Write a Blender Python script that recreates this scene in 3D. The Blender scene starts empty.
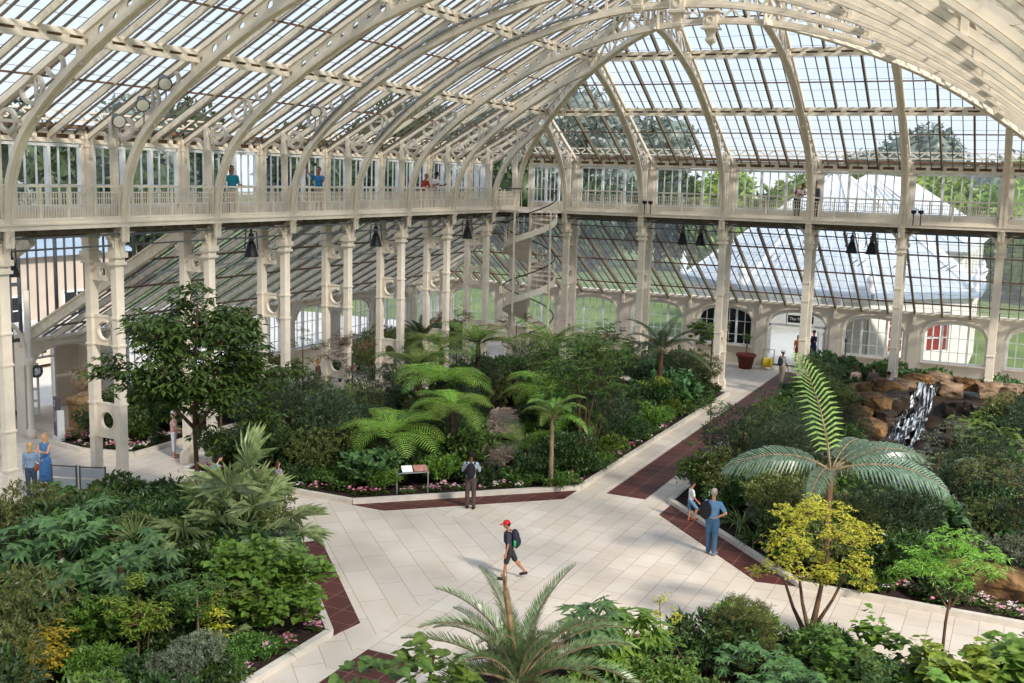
import bpy, bmesh, math, random
from math import sin, cos, pi, radians, sqrt, atan2
from mathutils import Vector, Matrix, noise
SC = bpy.context.scene
COL = SC.collection
# ---------------------------------------------------------------- camera
F_PX, YAW, PIT, ROL = 1086.544, -0.44564, 0.1502, 0.02645
CAMPOS = Vector((22.886, -18.910, 9.482))
fw = Vector((sin(YAW)*cos(PIT), cos(YAW)*cos(PIT), -sin(PIT)))
rt = Vector((cos(YAW), -sin(YAW), 0)); up = rt.cross(fw)
R_ = rt*cos(ROL)+up*sin(ROL); U_ = up*cos(ROL)-rt*sin(ROL)
cd = bpy.data.cameras.new('camera'); cam = bpy.data.objects.new('camera', cd); COL.objects.link(cam)
cd.sensor_width = 36; cd.lens = F_PX/1024*36; cd.clip_start = .05; cd.clip_end = 900
m = Matrix((R_, U_, -fw)).transposed().to_4x4(); m.translation = CAMPOS
cam.matrix_world = m; SC.camera = cam
# ---------------------------------------------------------------- sky, sun, exposure
w = bpy.data.worlds.new('sky'); SC.world = w; w.use_nodes = True
nt = w.node_tree; nt.nodes.clear()
out = nt.nodes.new('ShaderNodeOutputWorld'); bg = nt.nodes.new('ShaderNodeBackground')
tc = nt.nodes.new('ShaderNodeTexCoord'); sep = nt.nodes.new('ShaderNodeSeparateXYZ'); cr = nt.nodes.new('ShaderNodeValToRGB')
nt.links.new(tc.outputs['Generated'], sep.inputs[0]); nt.links.new(sep.outputs['Z'], cr.inputs[0])
e = cr.color_ramp.elements; e[0].position = 0.0; e[0].color = (.74, .79, .84, 1); e[1].position = .75; e[1].color = (.50, .66, .90, 1)
k = e.new(.14); k.color = (.68, .79, .94, 1)
nz = nt.nodes.new('ShaderNodeTexNoise'); nz.inputs['Scale'].default_value = 2.3; nz.inputs['Detail'].default_value = 6
mr = nt.nodes.new('ShaderNodeMapRange'); mr.inputs[1].default_value = .45; mr.inputs[2].default_value = .7
mx = nt.nodes.new('ShaderNodeMixRGB'); mx.inputs[2].default_value = (.80, .84, .90, 1)
nt.links.new(tc.outputs['Generated'], nz.inputs['Vector']); nt.links.new(nz.outputs['Fac'], mr.inputs[0])
nt.links.new(mr.outputs[0], mx.inputs[0]); nt.links.new(cr.outputs[0], mx.inputs[1])
nt.links.new(mx.outputs[0], bg.inputs[0]); bg.inputs[1].default_value = 1.08
nt.links.new(bg.outputs[0], out.inputs[0])
sd = bpy.data.lights.new('sun', 'SUN'); sd.energy = 4.0; sd.angle = radians(7); sd.color = (1, .93, .83)
sun = bpy.data.objects.new('sun', sd); COL.objects.link(sun)
sun.rotation_euler = Vector((-.72, .34, -.62)).to_track_quat('-Z', 'Y').to_euler()
sun.location = (30, -10, 40)
vs = SC.view_settings; vs.view_transform = 'Standard'; vs.look = 'None'; vs.gamma = 1; vs.use_curve_mapping = False
vs.exposure = 0.38
SC.cycles.max_bounces = 7; SC.cycles.transparent_max_bounces = 24; SC.cycles.diffuse_bounces = 4
SC.cycles.glossy_bounces = 2; SC.cycles.transmission_bounces = 4; SC.cycles.use_denoising = True
SC.cycles.caustics_reflective = False; SC.cycles.caustics_refractive = False
# ---------------------------------------------------------------- materials
def S(c): return tuple(((x/255)/12.92 if x/255 <= .04045 else ((x/255+.055)/1.055)**2.4) for x in c)
def mat(name, col, rough=.6, var=.0, scale=6.0, metal=0, spec=.3, bump=0, col2=None, detail=4, stretch=None):
    mt = bpy.data.materials.new(name); mt.use_nodes = True; t = mt.node_tree; b = t.nodes['Principled BSDF']
    c = S(col); b.inputs['Base Color'].default_value = (*c, 1); b.inputs['Roughness'].default_value = rough
    b.inputs['Metallic'].default_value = metal; b.inputs['Specular IOR Level'].default_value = spec
    if var or col2 or bump:
        co = t.nodes.new('ShaderNodeTexCoord'); n = t.nodes.new('ShaderNodeTexNoise'); n.inputs['Scale'].default_value = scale; n.inputs['Detail'].default_value = detail
        mp = t.nodes.new('ShaderNodeMapping'); t.links.new(co.outputs['Object'], mp.inputs[0]); t.links.new(mp.outputs[0], n.inputs['Vector'])
        if stretch: mp.inputs['Scale'].default_value = stretch
        r = t.nodes.new('ShaderNodeValToRGB'); t.links.new(n.outputs['Fac'], r.inputs[0])
        c2 = S(col2) if col2 else tuple(x*(1-var) for x in c)
        r.color_ramp.elements[0].position = .36; r.color_ramp.elements[1].position = .64
        r.color_ramp.elements[0].color = (*c2, 1); r.color_ramp.elements[1].color = (*c, 1)
        t.links.new(r.outputs[0], b.inputs['Base Color'])
        if bump:
            bp = t.nodes.new('ShaderNodeBump'); bp.inputs['Strength'].default_value = bump; bp.inputs['Distance'].default_value = .05
            t.links.new(n.outputs['Fac'], bp.inputs['Height']); t.links.new(bp.outputs[0], b.inputs['Normal'])
    return mt
def leafmat(name, col, col2=None, trans=.25, rough=.45, hue=.02, val=.25, scale=1.2):
    mt = bpy.data.materials.new(name); mt.use_nodes = True; t = mt.node_tree; b = t.nodes['Principled BSDF']
    c = tuple(x*1.15 for x in S(col)); c2 = tuple(x*1.1 for x in S(col2)) if col2 else tuple(x*.55 for x in c)
    b.inputs['Roughness'].default_value = rough*.85; b.inputs['Specular IOR Level'].default_value = .45
    co = t.nodes.new('ShaderNodeTexCoord'); n = t.nodes.new('ShaderNodeTexNoise'); n.inputs['Scale'].default_value = scale*8; n.inputs['Detail'].default_value = 3
    t.links.new(co.outputs['Object'], n.inputs['Vector'])
    r = t.nodes.new('ShaderNodeValToRGB'); t.links.new(n.outputs['Fac'], r.inputs[0])
    r.color_ramp.elements[0].position = .35; r.color_ramp.elements[1].position = .65
    r.color_ramp.elements[0].color = (*c2, 1); r.color_ramp.elements[1].color = (*c, 1)
    oi = t.nodes.new('ShaderNodeObjectInfo'); hs = t.nodes.new('ShaderNodeHueSaturation')
    a = t.nodes.new('ShaderNodeMapRange'); a.inputs[3].default_value = .5-hue; a.inputs[4].default_value = .5+hue*.6; t.links.new(oi.outputs['Random'], a.inputs[0]); t.links.new(a.outputs[0], hs.inputs['Hue'])
    v = t.nodes.new('ShaderNodeMapRange'); v.inputs[3].default_value = 1-val; v.inputs[4].default_value = 1+val; t.links.new(oi.outputs['Random'], v.inputs[0]); t.links.new(v.outputs[0], hs.inputs['Value'])
    t.links.new(r.outputs[0], hs.inputs['Color']); t.links.new(hs.outputs[0], b.inputs['Base Color'])
    tr = t.nodes.new('ShaderNodeBsdfTranslucent'); ms = t.nodes.new('ShaderNodeMixShader'); ms.inputs[0].default_value = trans
    t.links.new(hs.outputs[0], tr.inputs[0]); t.links.new(b.outputs[0], ms.inputs[1]); t.links.new(tr.outputs[0], ms.inputs[2])
    t.links.new(ms.outputs[0], t.nodes['Material Output'].inputs[0])
    return mt
def glassmat(name, tint, refl=.08):
    mt = bpy.data.materials.new(name); mt.use_nodes = True; t = mt.node_tree; t.nodes.remove(t.nodes['Principled BSDF'])
    tr = t.nodes.new('ShaderNodeBsdfTransparent'); tr.inputs[0].default_value = (*tint, 1)
    g = t.nodes.new('ShaderNodeBsdfGlossy'); g.inputs['Roughness'].default_value = .05
    lw = t.nodes.new('ShaderNodeLayerWeight'); lw.inputs[0].default_value = .35
    mm = t.nodes.new('ShaderNodeMath'); mm.operation = 'MULTIPLY_ADD'; mm.inputs[1].default_value = .35; mm.inputs[2].default_value = refl*.4
    t.links.new(lw.outputs['Fresnel'], mm.inputs[0])
    ms = t.nodes.new('ShaderNodeMixShader'); t.links.new(mm.outputs[0], ms.inputs[0]); t.links.new(tr.outputs[0], ms.inputs[1]); t.links.new(g.outputs[0], ms.inputs[2])
    t.links.new(ms.outputs[0], t.nodes['Material Output'].inputs[0]); return mt
def hazy(name, amt, col):
    mt = glassmat(name, (.92, .95, .97)); t = mt.node_tree; o = t.nodes['Material Output']; src = o.inputs[0].links[0].from_socket
    d = t.nodes.new('ShaderNodeBsdfDiffuse'); d.inputs[0].default_value = (*col, 1); tl = t.nodes.new('ShaderNodeBsdfTranslucent'); tl.inputs[0].default_value = (*col, 1)
    a = t.nodes.new('ShaderNodeAddShader'); ms = t.nodes.new('ShaderNodeMixShader'); nz_ = t.nodes.new('ShaderNodeTexNoise'); nz_.inputs['Scale'].default_value = 1.3; nz_.inputs['Detail'].default_value = 5
    mr_ = t.nodes.new('ShaderNodeMapRange'); mr_.inputs[3].default_value = amt*.5; mr_.inputs[4].default_value = amt*1.5; t.links.new(nz_.outputs['Fac'], mr_.inputs[0]); t.links.new(mr_.outputs[0], ms.inputs[0])
    t.links.new(d.outputs[0], a.inputs[0]); t.links.new(tl.outputs[0], a.inputs[1]); t.links.new(src, ms.inputs[1]); t.links.new(a.outputs[0], ms.inputs[2]); t.links.new(ms.outputs[0], o.inputs[0]); return mt
M = {}
M['iron'] = mat('cream painted iron', (236, 223, 204), .45, .1, 3)
M['iron2'] = mat('warm cream painted iron', (220, 208, 194), .5, .12, 3)
M['white'] = mat('white painted timber', (236, 236, 236), .45, .06, 4)
M['raft'] = mat('cream roof timber', (225, 212, 190), .55, .2, 5)
M['raftshade'] = mat('shade-toned roof timber', (118, 104, 82), .6, .25, 5)  # the cream roof timber again, colour darkened as shade on the unlit far slopes
M['bar'] = mat('backlit-toned brown glazing bar', (112, 98, 80), .6, .35, 9)  # brownish tone, darkened in the colour to look backlit against the sky
M['rust'] = mat('brown purlin', (128, 100, 78), .6, .3, 8)
M['wall'] = mat('cream painted masonry', (226, 214, 196), .8, .1, 2)
M['wallin'] = mat('pale render', (232, 226, 214), .8, .06, 2)
M['glass'] = glassmat('clear glass', (.93, .95, .96))
M['glassroof'] = glassmat('roof glass', (.90, .93, .95))
M['dusty'] = hazy('dusty roof glass', .14, (.42, .44, .46))  # clear glass with a small uneven white share mixed in
M['hazyglass'] = hazy('milky pale glass', .55, (.5, .55, .62))
M['black'] = mat('black metal', (38, 38, 42), .45)
M['dark'] = mat('dark grey metal', (88, 90, 92), .5)
M['steel'] = mat('grey steel', (160, 165, 168), .35, metal=.6)
M['soffit'] = mat('brown soffit', (120, 105, 88), .8, .3, 6)
M['curb'] = mat('pale stone kerb', (214, 204, 190), .8, .12, 4)
M['soil'] = mat('dark soil', (62, 45, 36), .95, 0, 9, col2=(34, 24, 20), bump=.6)
M['lawn'] = mat('lawn', (112, 128, 76), .9, 0, .25, col2=(92, 110, 64))
M['bark'] = mat('brown bark', (116, 88, 66), .9, 0, 8, col2=(70, 50, 38), bump=.5, stretch=(1, 1, .3))
M['barkdark'] = mat('dark bark', (66, 50, 40), .9, 0, 8, col2=(38, 28, 24), bump=.5)
M['barkpale'] = mat('pale bark', (150, 132, 104), .9, 0, 8, col2=(112, 92, 70), bump=.4, stretch=(1, 1, .3))
M['rock'] = mat('ochre sandstone', (134, 102, 66), .85, 0, 2.6, col2=(66, 48, 32), bump=1, detail=10)
M['rockpale'] = mat('pale sandstone', (160, 134, 108), .85, 0, 2.6, col2=(88, 68, 50), bump=1, detail=10)
M['rockdark'] = mat('wet dark stone', (58, 46, 34), .5, 0, 1.5, col2=(34, 27, 22), bump=.8, detail=9)
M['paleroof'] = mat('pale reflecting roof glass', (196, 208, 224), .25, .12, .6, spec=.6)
M['roofblue'] = mat('blue grey sheet roof', (150, 165, 182), .5, .12, 2)
M['terra'] = mat('terracotta', (112, 58, 44), .8, .15, 5)
M['urn'] = mat('buff stone', (178, 156, 130), .8, 0, 5, col2=(140, 112, 84), bump=.3)
M['buff'] = mat('buff brown stone', (168, 138, 96), .8, 0, 3, col2=(132, 102, 68), bump=.3)
M['yellow'] = mat('yellow plastic', (226, 196, 40), .4)
M['orange'] = mat('orange red cloth', (206, 96, 58), .8)
M['skinA'] = mat('light skin', (214, 160, 130), .55)
M['skinB'] = mat('tanned skin', (176, 118, 88), .55)
M['skinC'] = mat('brown skin', (112, 72, 54), .55)
def cloth(n, c, v=.18): return mat(n, c, .85, v, 7)
# ---------------------------------------------------------------- helpers
def tag(o, label=None, cat=None, group=None, kind=None):
    if label: o['label'] = label
    if cat: o['category'] = cat
    if group: o['group'] = group
    if kind: o['kind'] = kind
    return o
def empty(name, loc=(0, 0, 0), rz=0, parent=None, label=None, cat=None, group=None, kind=None):
    o = bpy.data.objects.new(name, None); COL.objects.link(o); o.location = loc; o.rotation_euler = (0, 0, rz)
    o.empty_display_size = .1
    if parent: o.parent = parent
    return tag(o, label, cat, group, kind)
class MB:
    def __init__(s): s.v = []; s.f = []; s.mi = []; s.sm = []
    def add(s, vs, fs, mi=0, sm=False):
        n = len(s.v); s.v += [tuple(v) for v in vs]; s.f += [tuple(i+n for i in f) for f in fs]; s.mi += [mi]*len(fs); s.sm += [sm]*len(fs)
    def box(s, c, d, rz=0, mi=0, M4=None):
        x, y, z = d[0]/2, d[1]/2, d[2]/2
        P = [Vector((a*x, b*y, q*z)) for q in (-1, 1) for a, b in ((-1, -1), (1, -1), (1, 1), (-1, 1))]
        if M4: P = [M4 @ p for p in P]
        elif rz:
            r = Matrix.Rotation(rz, 3, 'Z'); P = [r @ p for p in P]
        c = Vector(c); s.add([p+c for p in P], [(3, 2, 1, 0), (4, 5, 6, 7), (0, 1, 5, 4), (1, 2, 6, 5), (2, 3, 7, 6), (3, 0, 4, 7)], mi)
    def beam(s, p, q, w, h, upv=(0, 0, 1), mi=0, off=0):
        p = Vector(p); q = Vector(q); d = (q-p)
        if d.length < 1e-6: return
        d.normalize(); u = Vector(upv); x = d.cross(u)
        if x.length < 1e-4: x = d.cross(Vector((1, 0, 0)))
        x.normalize(); n = x.cross(d)
        p = p+n*off; q = q+n*off
        P = [o+x*a*w/2+n*b*h/2 for o in (p, q) for a, b in ((-1, -1), (1, -1), (1, 1), (-1, 1))]
        s.add(P, [(0, 1, 2, 3), (7, 6, 5, 4), (0, 4, 5, 1), (1, 5, 6, 2), (2, 6, 7, 3), (3, 7, 4, 0)], mi)
    def tube(s, pts, r, n=6, mi=0, cap=True, sm=True):
        pts = [Vector(p) for p in pts]; m_ = len(pts); rs = r if isinstance(r, (list, tuple)) else [r]*m_
        vs = []; ref = Vector((.31, .17, .93))
        for i, p in enumerate(pts):
            d = (pts[min(i+1, m_-1)]-pts[max(i-1, 0)]).normalized()
            a = d.cross(ref)
            if a.length < .05: a = d.cross(Vector((1, 0, 0)))
            a.normalize(); b = d.cross(a)
            vs += [p+(a*cos(2*pi*k/n)+b*sin(2*pi*k/n))*rs[i] for k in range(n)]
        fs = [(i*n+k, i*n+(k+1) % n, (i+1)*n+(k+1) % n, (i+1)*n+k) for i in range(m_-1) for k in range(n)]
        s.add(vs, fs, mi, sm)
        if cap:
            s.add(vs[:n], [tuple(range(n))[::-1]], mi); s.add(vs[-n:], [tuple(range(n))], mi)
    def lathe(s, prof, c=(0, 0, 0), n=16, mi=0, sm=True, sq=False):
        c = Vector(c); vs = []; k0 = pi/4 if sq else 0
        if sq: n = 4; sm = False
        for r, z in prof:
            rr = r*sqrt(2) if sq else r
            vs += [c+Vector((rr*cos(2*pi*k/n+k0), rr*sin(2*pi*k/n+k0), z)) for k in range(n)]
        m_ = len(prof)
        fs = [(i*n+k, i*n+(k+1) % n, (i+1)*n+(k+1) % n, (i+1)*n+k) for i in range(m_-1) for k in range(n)]
        fs += [tuple(range(n))[::-1], tuple((m_-1)*n+k for k in range(n))]
        s.add(vs, fs, mi, sm)
    def prism(s, poly, z0, z1, mi=0):
        n = len(poly); vs = [(x, y, z0) for x, y in poly]+[(x, y, z1) for x, y in poly]
        s.add(vs, [tuple(range(n))[::-1], tuple(range(n, 2*n))]+[(i, (i+1) % n, n+(i+1) % n, n+i) for i in range(n)], mi)
    def ring(s, c, ax, ay, r, t, nrm, th, n=16, mi=0):
        # flat annulus with thickness; ax, ay span its plane
        c = Vector(c); ax = Vector(ax); ay = Vector(ay); nm = Vector(nrm); vs = []
        for k in range(n):
            d = ax*cos(2*pi*k/n)+ay*sin(2*pi*k/n)
            for rr, h in ((r-t/2, -th/2), (r+t/2, -th/2), (r+t/2, th/2), (r-t/2, th/2)): vs.append(c+d*rr+nm*h)
        fs = []
        for k in range(n):
            a = 4*k; b = 4*((k+1) % n)
            for j in range(4): fs.append((a+j, b+j, b+(j+1) % 4, a+(j+1) % 4))
        s.add(vs, fs, mi)
    def build(s, name, mats, parent=None, loc=None, **tg):
        me = bpy.data.meshes.new(name); me.from_pydata(s.v, [], s.f)
        for mt in (mats if isinstance(mats, (list, tuple)) else [mats]): me.materials.append(mt)
        me.polygons.foreach_set('material_index', s.mi); me.polygons.foreach_set('use_smooth', s.sm); me.update()
        o = bpy.data.objects.new(name, me); COL.objects.link(o)
        if parent: o.parent = parent
        if loc: o.location = loc
        return tag(o, **tg)
def copy_tree(o, parent=None, loc=None, rz=None, sc=None):
    c = o.copy(); COL.objects.link(c); c.parent = parent
    if loc is not None: c.location = loc
    if rz is not None: c.rotation_euler = (0, 0, rz)
    if sc is not None: c.scale = sc if isinstance(sc, tuple) else (sc,)*3
    for ch in o.children: copy_tree(ch, c)
    return c
ORD = ['first', 'second', 'third', 'fourth', 'fifth', 'sixth', 'seventh', 'eighth', 'ninth', 'tenth', 'eleventh', 'twelfth', 'thirteenth', 'fourteenth', 'fifteenth', 'sixteenth', 'seventeenth']
# ================================================================ the building
BAY = 3.81; W = 24.18; YF = 29.06; X0 = 2.565; ZG = 7.85; ZR = 8.94
SL = .565; ZE = 11.13                    # glass plane z = ZE + SL*s
def zex(s): return ZE+SL*s
IN = [(0.02, 7.4), (.05, 8.1), (.13, 8.75), (.3, 9.35), (.72, 10.15), (1.5, 10.95), (2.5, 11.72), (3.8, 12.56), (5.2, 13.32), (6.8, 13.95), (8.6, 14.48), (10.4, 14.8), (12.09, 14.91)]
def _cr(P):
    o = []
    for i in range(len(P)-1):
        p0 = P[max(i-1, 0)]; p1 = P[i]; p2 = P[i+1]; p3 = P[min(i+2, len(P)-1)]
        for k_ in range(5):
            t = k_/5; o.append(tuple(.5*((2*p1[j])+(-p0[j]+p2[j])*t+(2*p0[j]-5*p1[j]+4*p2[j]-p3[j])*t*t+(-p0[j]+3*p1[j]-3*p2[j]+p3[j])*t**3) for j in (0, 1)))
    return o+[P[-1]]
IN = _cr(IN)
def zin(s):
    for (a, b), (c, d) in zip(IN, IN[1:]):
        if s <= c: return b+(d-b)*(s-a)/(c-a)
    return IN[-1][1]
def web_cell(mb, P, a, b, r, th, side):
    # P(s, t) -> point; cell s in a..b, t 0..1 with a round hole; both faces
    n = 12; hs = (a+b)/2
    for sg in (-1, 1):
        per = []; cir = []
        for k in range(n):
            t = 2*pi*k/n+pi/n; cx_, sy_ = cos(t), sin(t); mxx = max(abs(cx_), abs(sy_))
            per.append(P(hs+cx_/mxx*(b-a)/2, .5+sy_/mxx*.5)+side*sg*th/2)
            q = P(hs, .5); ds = (P(hs+.1, .5)-q).normalized(); dt = (P(hs, .6)-q).normalized()
            cir.append(q+ds*cx_*r+dt*sy_*r+side*sg*th/2)
        fs = [(k, (k+1) % n, n+(k+1) % n, n+k) for k in range(n)]
        mb.add(per+cir, fs)
def rib(base, d, smax, name='arch_rib', full=False, k=1.0, label=None, cat='arch rib', sstart=0.0):
    """base: 2D gallery-edge point, d: 2D inward direction (scaled by k for the diagonal)."""
    B = Vector((*base, 0)); D = Vector((*d, 0)); dn = D.normalized(); side = Vector((-dn.y, dn.x, 0))
    root = empty(name, (B.x, B.y, ZG), label=label, cat=cat)
    B = B-Vector((B.x, B.y, ZG))                     # local
    def G(s, z): return B+D*s*k+Vector((0, 0, z))
    halves = [(B, D)]
    mf = MB(); ml = MB()
    ss = [q[0] for q in IN if q[0] < smax]+[smax]
    # finer sampling
    fine = []; 
    for a, b in zip(ss, ss[1:]):
        m_ = 1; fine += [a+(b-a)*i/m_ for i in range(m_)]
    fine.append(ss[-1])
    segs = [lambda s, z: G(s, z)]
    if full: segs.append(lambda s, z: G(2*12.09-s, z))
    for g in segs:
        mw = MB(); mo = MB(); sg = 1 if g is segs[0] else -1
        pts = [g(s, zin(s)) for s in fine]
        # intrados flange: two lips with a groove
        for off, w_, h_, lat in ((0, .095, .07, .085), (0, .095, .07, -.085), (.035, .10, .05, 0), (.09, .12, .12, 0)):
            vs = []
            for i, p in enumerate(pts):
                t = (pts[min(i+1, len(pts)-1)]-pts[max(i-1, 0)]).normalized(); nr = side.cross(t)*sg
                if nr.z < 0 and i > 3: nr = -nr
                elif i <= 3: nr = -dn*sg if nr.dot(dn*sg) > 0 else nr
                c = p+nr*off+side*lat
                vs += [c+side*w_/2, c-side*w_/2, c-side*w_/2+nr*h_, c+side*w_/2+nr*h_]
            fs = [(4*i+j, 4*i+(j+1) % 4, 4*i+4+(j+1) % 4, 4*i+4+j) for i in range(len(pts)-1) for j in range(4)]
            mf.add(vs, fs+[(0, 1, 2, 3), tuple(len(vs)-4+j for j in range(4))])
        # rafter flange on top
        st = -1.3*1.0
        mf.beam(g(st, zex(st)-.12), g(smax, zex(smax)-.12), .15, .16)
        # perforated web from 2.35 to 6.1
        lo = 2.6; hi = min(6.2, smax)
        if hi > lo+.5:
            nC = max(1, round((hi-lo)/.47)); dc = (hi-lo)/nC
            P = lambda s, t: g(s, zin(s)+.1+(zex(s)-.18-zin(s)-.1)*t)
            for i in range(nC): web_cell(mw, P, lo+dc*i, lo+dc*(i+1), .105 if i % 2 else .075, .05, side)
            mw.beam(g(lo, zin(lo)), g(lo, zex(lo)-.15), .16, .12, upv=dn)
            if smax > 6.2: mw.beam(g(6.2, zin(6.2)), g(6.2, zex(6.2)-.15), .16, .12, upv=dn)
        if mw.v: mw.build('web', M['iron'], root)
        # open lattice in the crown
        if smax > 6.6:
            stp = 1.15; s_ = 6.2; i = 0
            while s_ < smax-.1:
                e_ = min(s_+stp, smax)
                top = min(zex(s_)-.2, 15.9+.0*s_); tope = min(zex(e_)-.2, 15.9)
                ml.beam(g(s_, zin(s_)), g(e_, tope), .07, .07, upv=dn); ml.beam(g(s_, top), g(e_, zin(e_)), .07, .07, upv=dn)
                ml.beam(g(e_, zin(e_)), g(e_, tope), .08, .08, upv=dn)
                if zex(e_)-.2 > 15.9: ml.beam(g(max(s_, (15.9+.2-ZE)/SL), 15.9), g(e_, 15.9), .14, .12)
                if e_ > 9 and i % 2 == 0: ml.beam(g(e_, 15.9), g(e_, zex(e_)-.15), .09, .09, upv=dn)
                s_ = e_; i += 1
        # ornamental rings and posts at the springing
        if smax > 2.0:
            for cs, cz, rr in ((1.78, 11.80, .27), (.98, 11.28, .36), (.12, 10.52, .27)):
                mo.ring(g(cs, cz), dn, (0, 0, 1), rr, .09, side, .09, 16)
            mo.beam(g(1.12, zin(1.12)), g(1.12, zex(1.12)-.15), .07, .07, upv=dn)
            mo.beam(g(1.2, 11.35), g(.4, 11.35), .06, .06)
            mo.beam(g(-.35, 10.55), g(.55, 10.5), .08, .08)
            mo.beam(g(-1.3, 10.52), g(-.35, 10.62), .08, .10)
            pa_ = [g(-.82-.38*cos(pi*t/8), 9.95+.45*sin(pi*t/8)) for t in range(9)]
            for p_, q2_ in zip([g(-1.2, 9.7)]+pa_, pa_+[g(-.44, 9.7)]): mo.beam(p_, q2_, .09, .07, upv=side)
            mo.build('spandrel_ring', M['iron2'], root)
    mf.build('flange', M['iron'], root)
    if ml.v: ml.build('crown_lattice', M['iron'], root)
    if full:
        c = G(12.09, 14.92)-Vector((0, 0, 0)); pd = MB()
        pd.lathe([(.34, .42), (.34, .36), (.24, .34), (.24, -.12), (.30, -.14), (.30, -.2), (.14, -.22), (.12, -.5), (.17, -.52), (.15, -.6), (.03, -.75)], c, sq=True)
        pd.ring(c+Vector((0, -.25, .1)), (1, 0, 0), (0, 0, 1), .12, .05, (0, 1, 0), .04, 12)
        pd.build('pendant', M['iron'], root)
    return root
# full arches across the nave
ys = [BAY*k_ for k_ in range(-3, 6)]
for y in ys:
    i = 5-round(y/BAY)
    rib((0, y), (1, 0), 12.09, full=True, label='full arch rib spanning the nave, %s from the far hipped end' % ORD[i])
rib((0, BAY*6), (1, 0), 6.27, label='short jack rib rising from the left gallery, meeting the corner hip rib halfway')
rib((0, BAY*7), (1, 0), 2.5, label='shortest left gallery rib, next to the spiral staircase corner')
rib((0, YF), (1, -1), 10.2, label='diagonal hip rib rising from the far left gallery corner above the staircase', name='hip_rib')
rib((W, YF), (-1, -1), 10.2, label='diagonal hip rib of the far right gallery corner', name='hip_rib')
xs = [X0+BAY*k_ for k_ in range(6)]
RL = ['beside the spiral staircase', 'one bay right of the staircase', 'just left of the dark window', 'in front of the signed doorway', 'above the waterfall rocks', 'at the far right']
for k_, x in enumerate(xs):
    sm = [2.5, 6.3, 10.1, 10.1, 6.3, 2.5][k_]
    rib((x, YF), (0, -1), sm, label='end gallery rib '+RL[k_])
# ---------------- roof slopes
def slope(name, P, a0, a1, smin, hi, tagl):
    """P(a, s, dz) point; a along the eave, hi(a) -> max s"""
    root = empty(name, P(a0, 0, 0), kind='structure'); o0 = Vector(P(a0, 0, 0))
    L = lambda a, s, dz=0: Vector(P(a, s, dz))-o0
    mr_ = MB(); mb = MB(); mg = MB(); mp = MB(); n = round((a1-a0)/.4233)
    for i in range(n+1):
        a = a0+i*(a1-a0)/n; h = hi(a)
        if h < smin+.3: continue
        if i % 3 == 0 and i % 9:
            mr_.beam(L(a, smin, -.11), L(a, h, -.11), .075, .16, mi=0); mb.beam(L(a, smin, -.0), L(a, h, -.0), .06, .05)
        else: mb.beam(L(a, smin, -.03), L(a, h, -.03), .032, .06)
        if i < n:
            b = a0+(i+1)*(a1-a0)/n; h2 = hi(b)
            mg.add([L(a, smin, .01), L(b, smin, .01), L(b, max(h2, smin), .01), L(a, max(h, smin), .01)], [(0, 1, 2, 3)])
    # lap joints of the panes
    s_ = smin+.6
    while s_ < 12:
        idx = [a0+i*(a1-a0)/n for i in range(n+1) if hi(a0+i*(a1-a0)/n) >= s_]
        if len(idx) > 1: mb.beam(L(idx[0], s_, .0), L(idx[-1], s_, .0), .012, .012)
        s_ += .62
    # purlins
    for s_, kind in ((1.1, 0), (2.72, 1), (4.3, 0), (6.15, 1), (7.9, 0), (9.8, 0)):
        idx = [a0+i*(a1-a0)/(n*4) for i in range(n*4+1) if hi(a0+i*(a1-a0)/(n*4)) >= s_]
        if len(idx) < 2: continue
        A, B_ = idx[0], idx[-1]
        if kind == 0: mp.beam(L(A, s_, -.16), L(B_, s_, -.16), .045, .05, mi=1)
        else:
            for dz in (-.18, -.38): mp.beam(L(A, s_, dz), L(B_, s_, dz), .08, .13)
            q = A
            while q < B_-.2:
                mp.beam(L(q, s_, -.28), L(min(q+.2, B_), s_, -.28), .06, .2); q += BAY/6
            mp.beam(L(A, s_-.06, -.28), L(B_, s_-.06, -.28), .015, .2, mi=1)
    mr_.build('rafter', M['raftshade' if name == 'ceiling.002' else 'raft'], root, kind='stuff'); mb.build('glazing_bar', M['bar'], root, kind='stuff')
    mg.build('glass_panes', M['glassroof'], root); mp.build('purlin', [M['iron'], M['rust']], root)
    return root
YN = -BAY*4
hipL = lambda y: min(12.09, (YF-y)) if y < YF+1.3 else -1.3
slope('ceiling', lambda a, s, dz: (s, a, zex(s)+dz), YN, YF+1.26, -1.35, lambda y: min(12.09, YF-y), '')
slope('ceiling.001', lambda a, s, dz: (W-s, a, zex(s)+dz), YN, YF+1.26, -1.35, lambda y: min(12.09, YF-y), '')
slope('ceiling.002', lambda a, s, dz: (a, YF-s, zex(s)+dz), X0-BAY, X0+BAY*6, -1.35, lambda x: min(x, W-x), '')
rg = MB(); rg.beam((W/2, YN, zex(12.09)), (W/2, YF-12.09, zex(12.09)), .3, .25)
for sx in (0, W): rg.beam((sx+(1.3 if sx else -1.3), YF+1.3, zex(-1.3)), (W/2, YF-12.09, zex(12.09)), .16, .2)
rg.build('trim_1', M['raft'], kind='structure')
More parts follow.
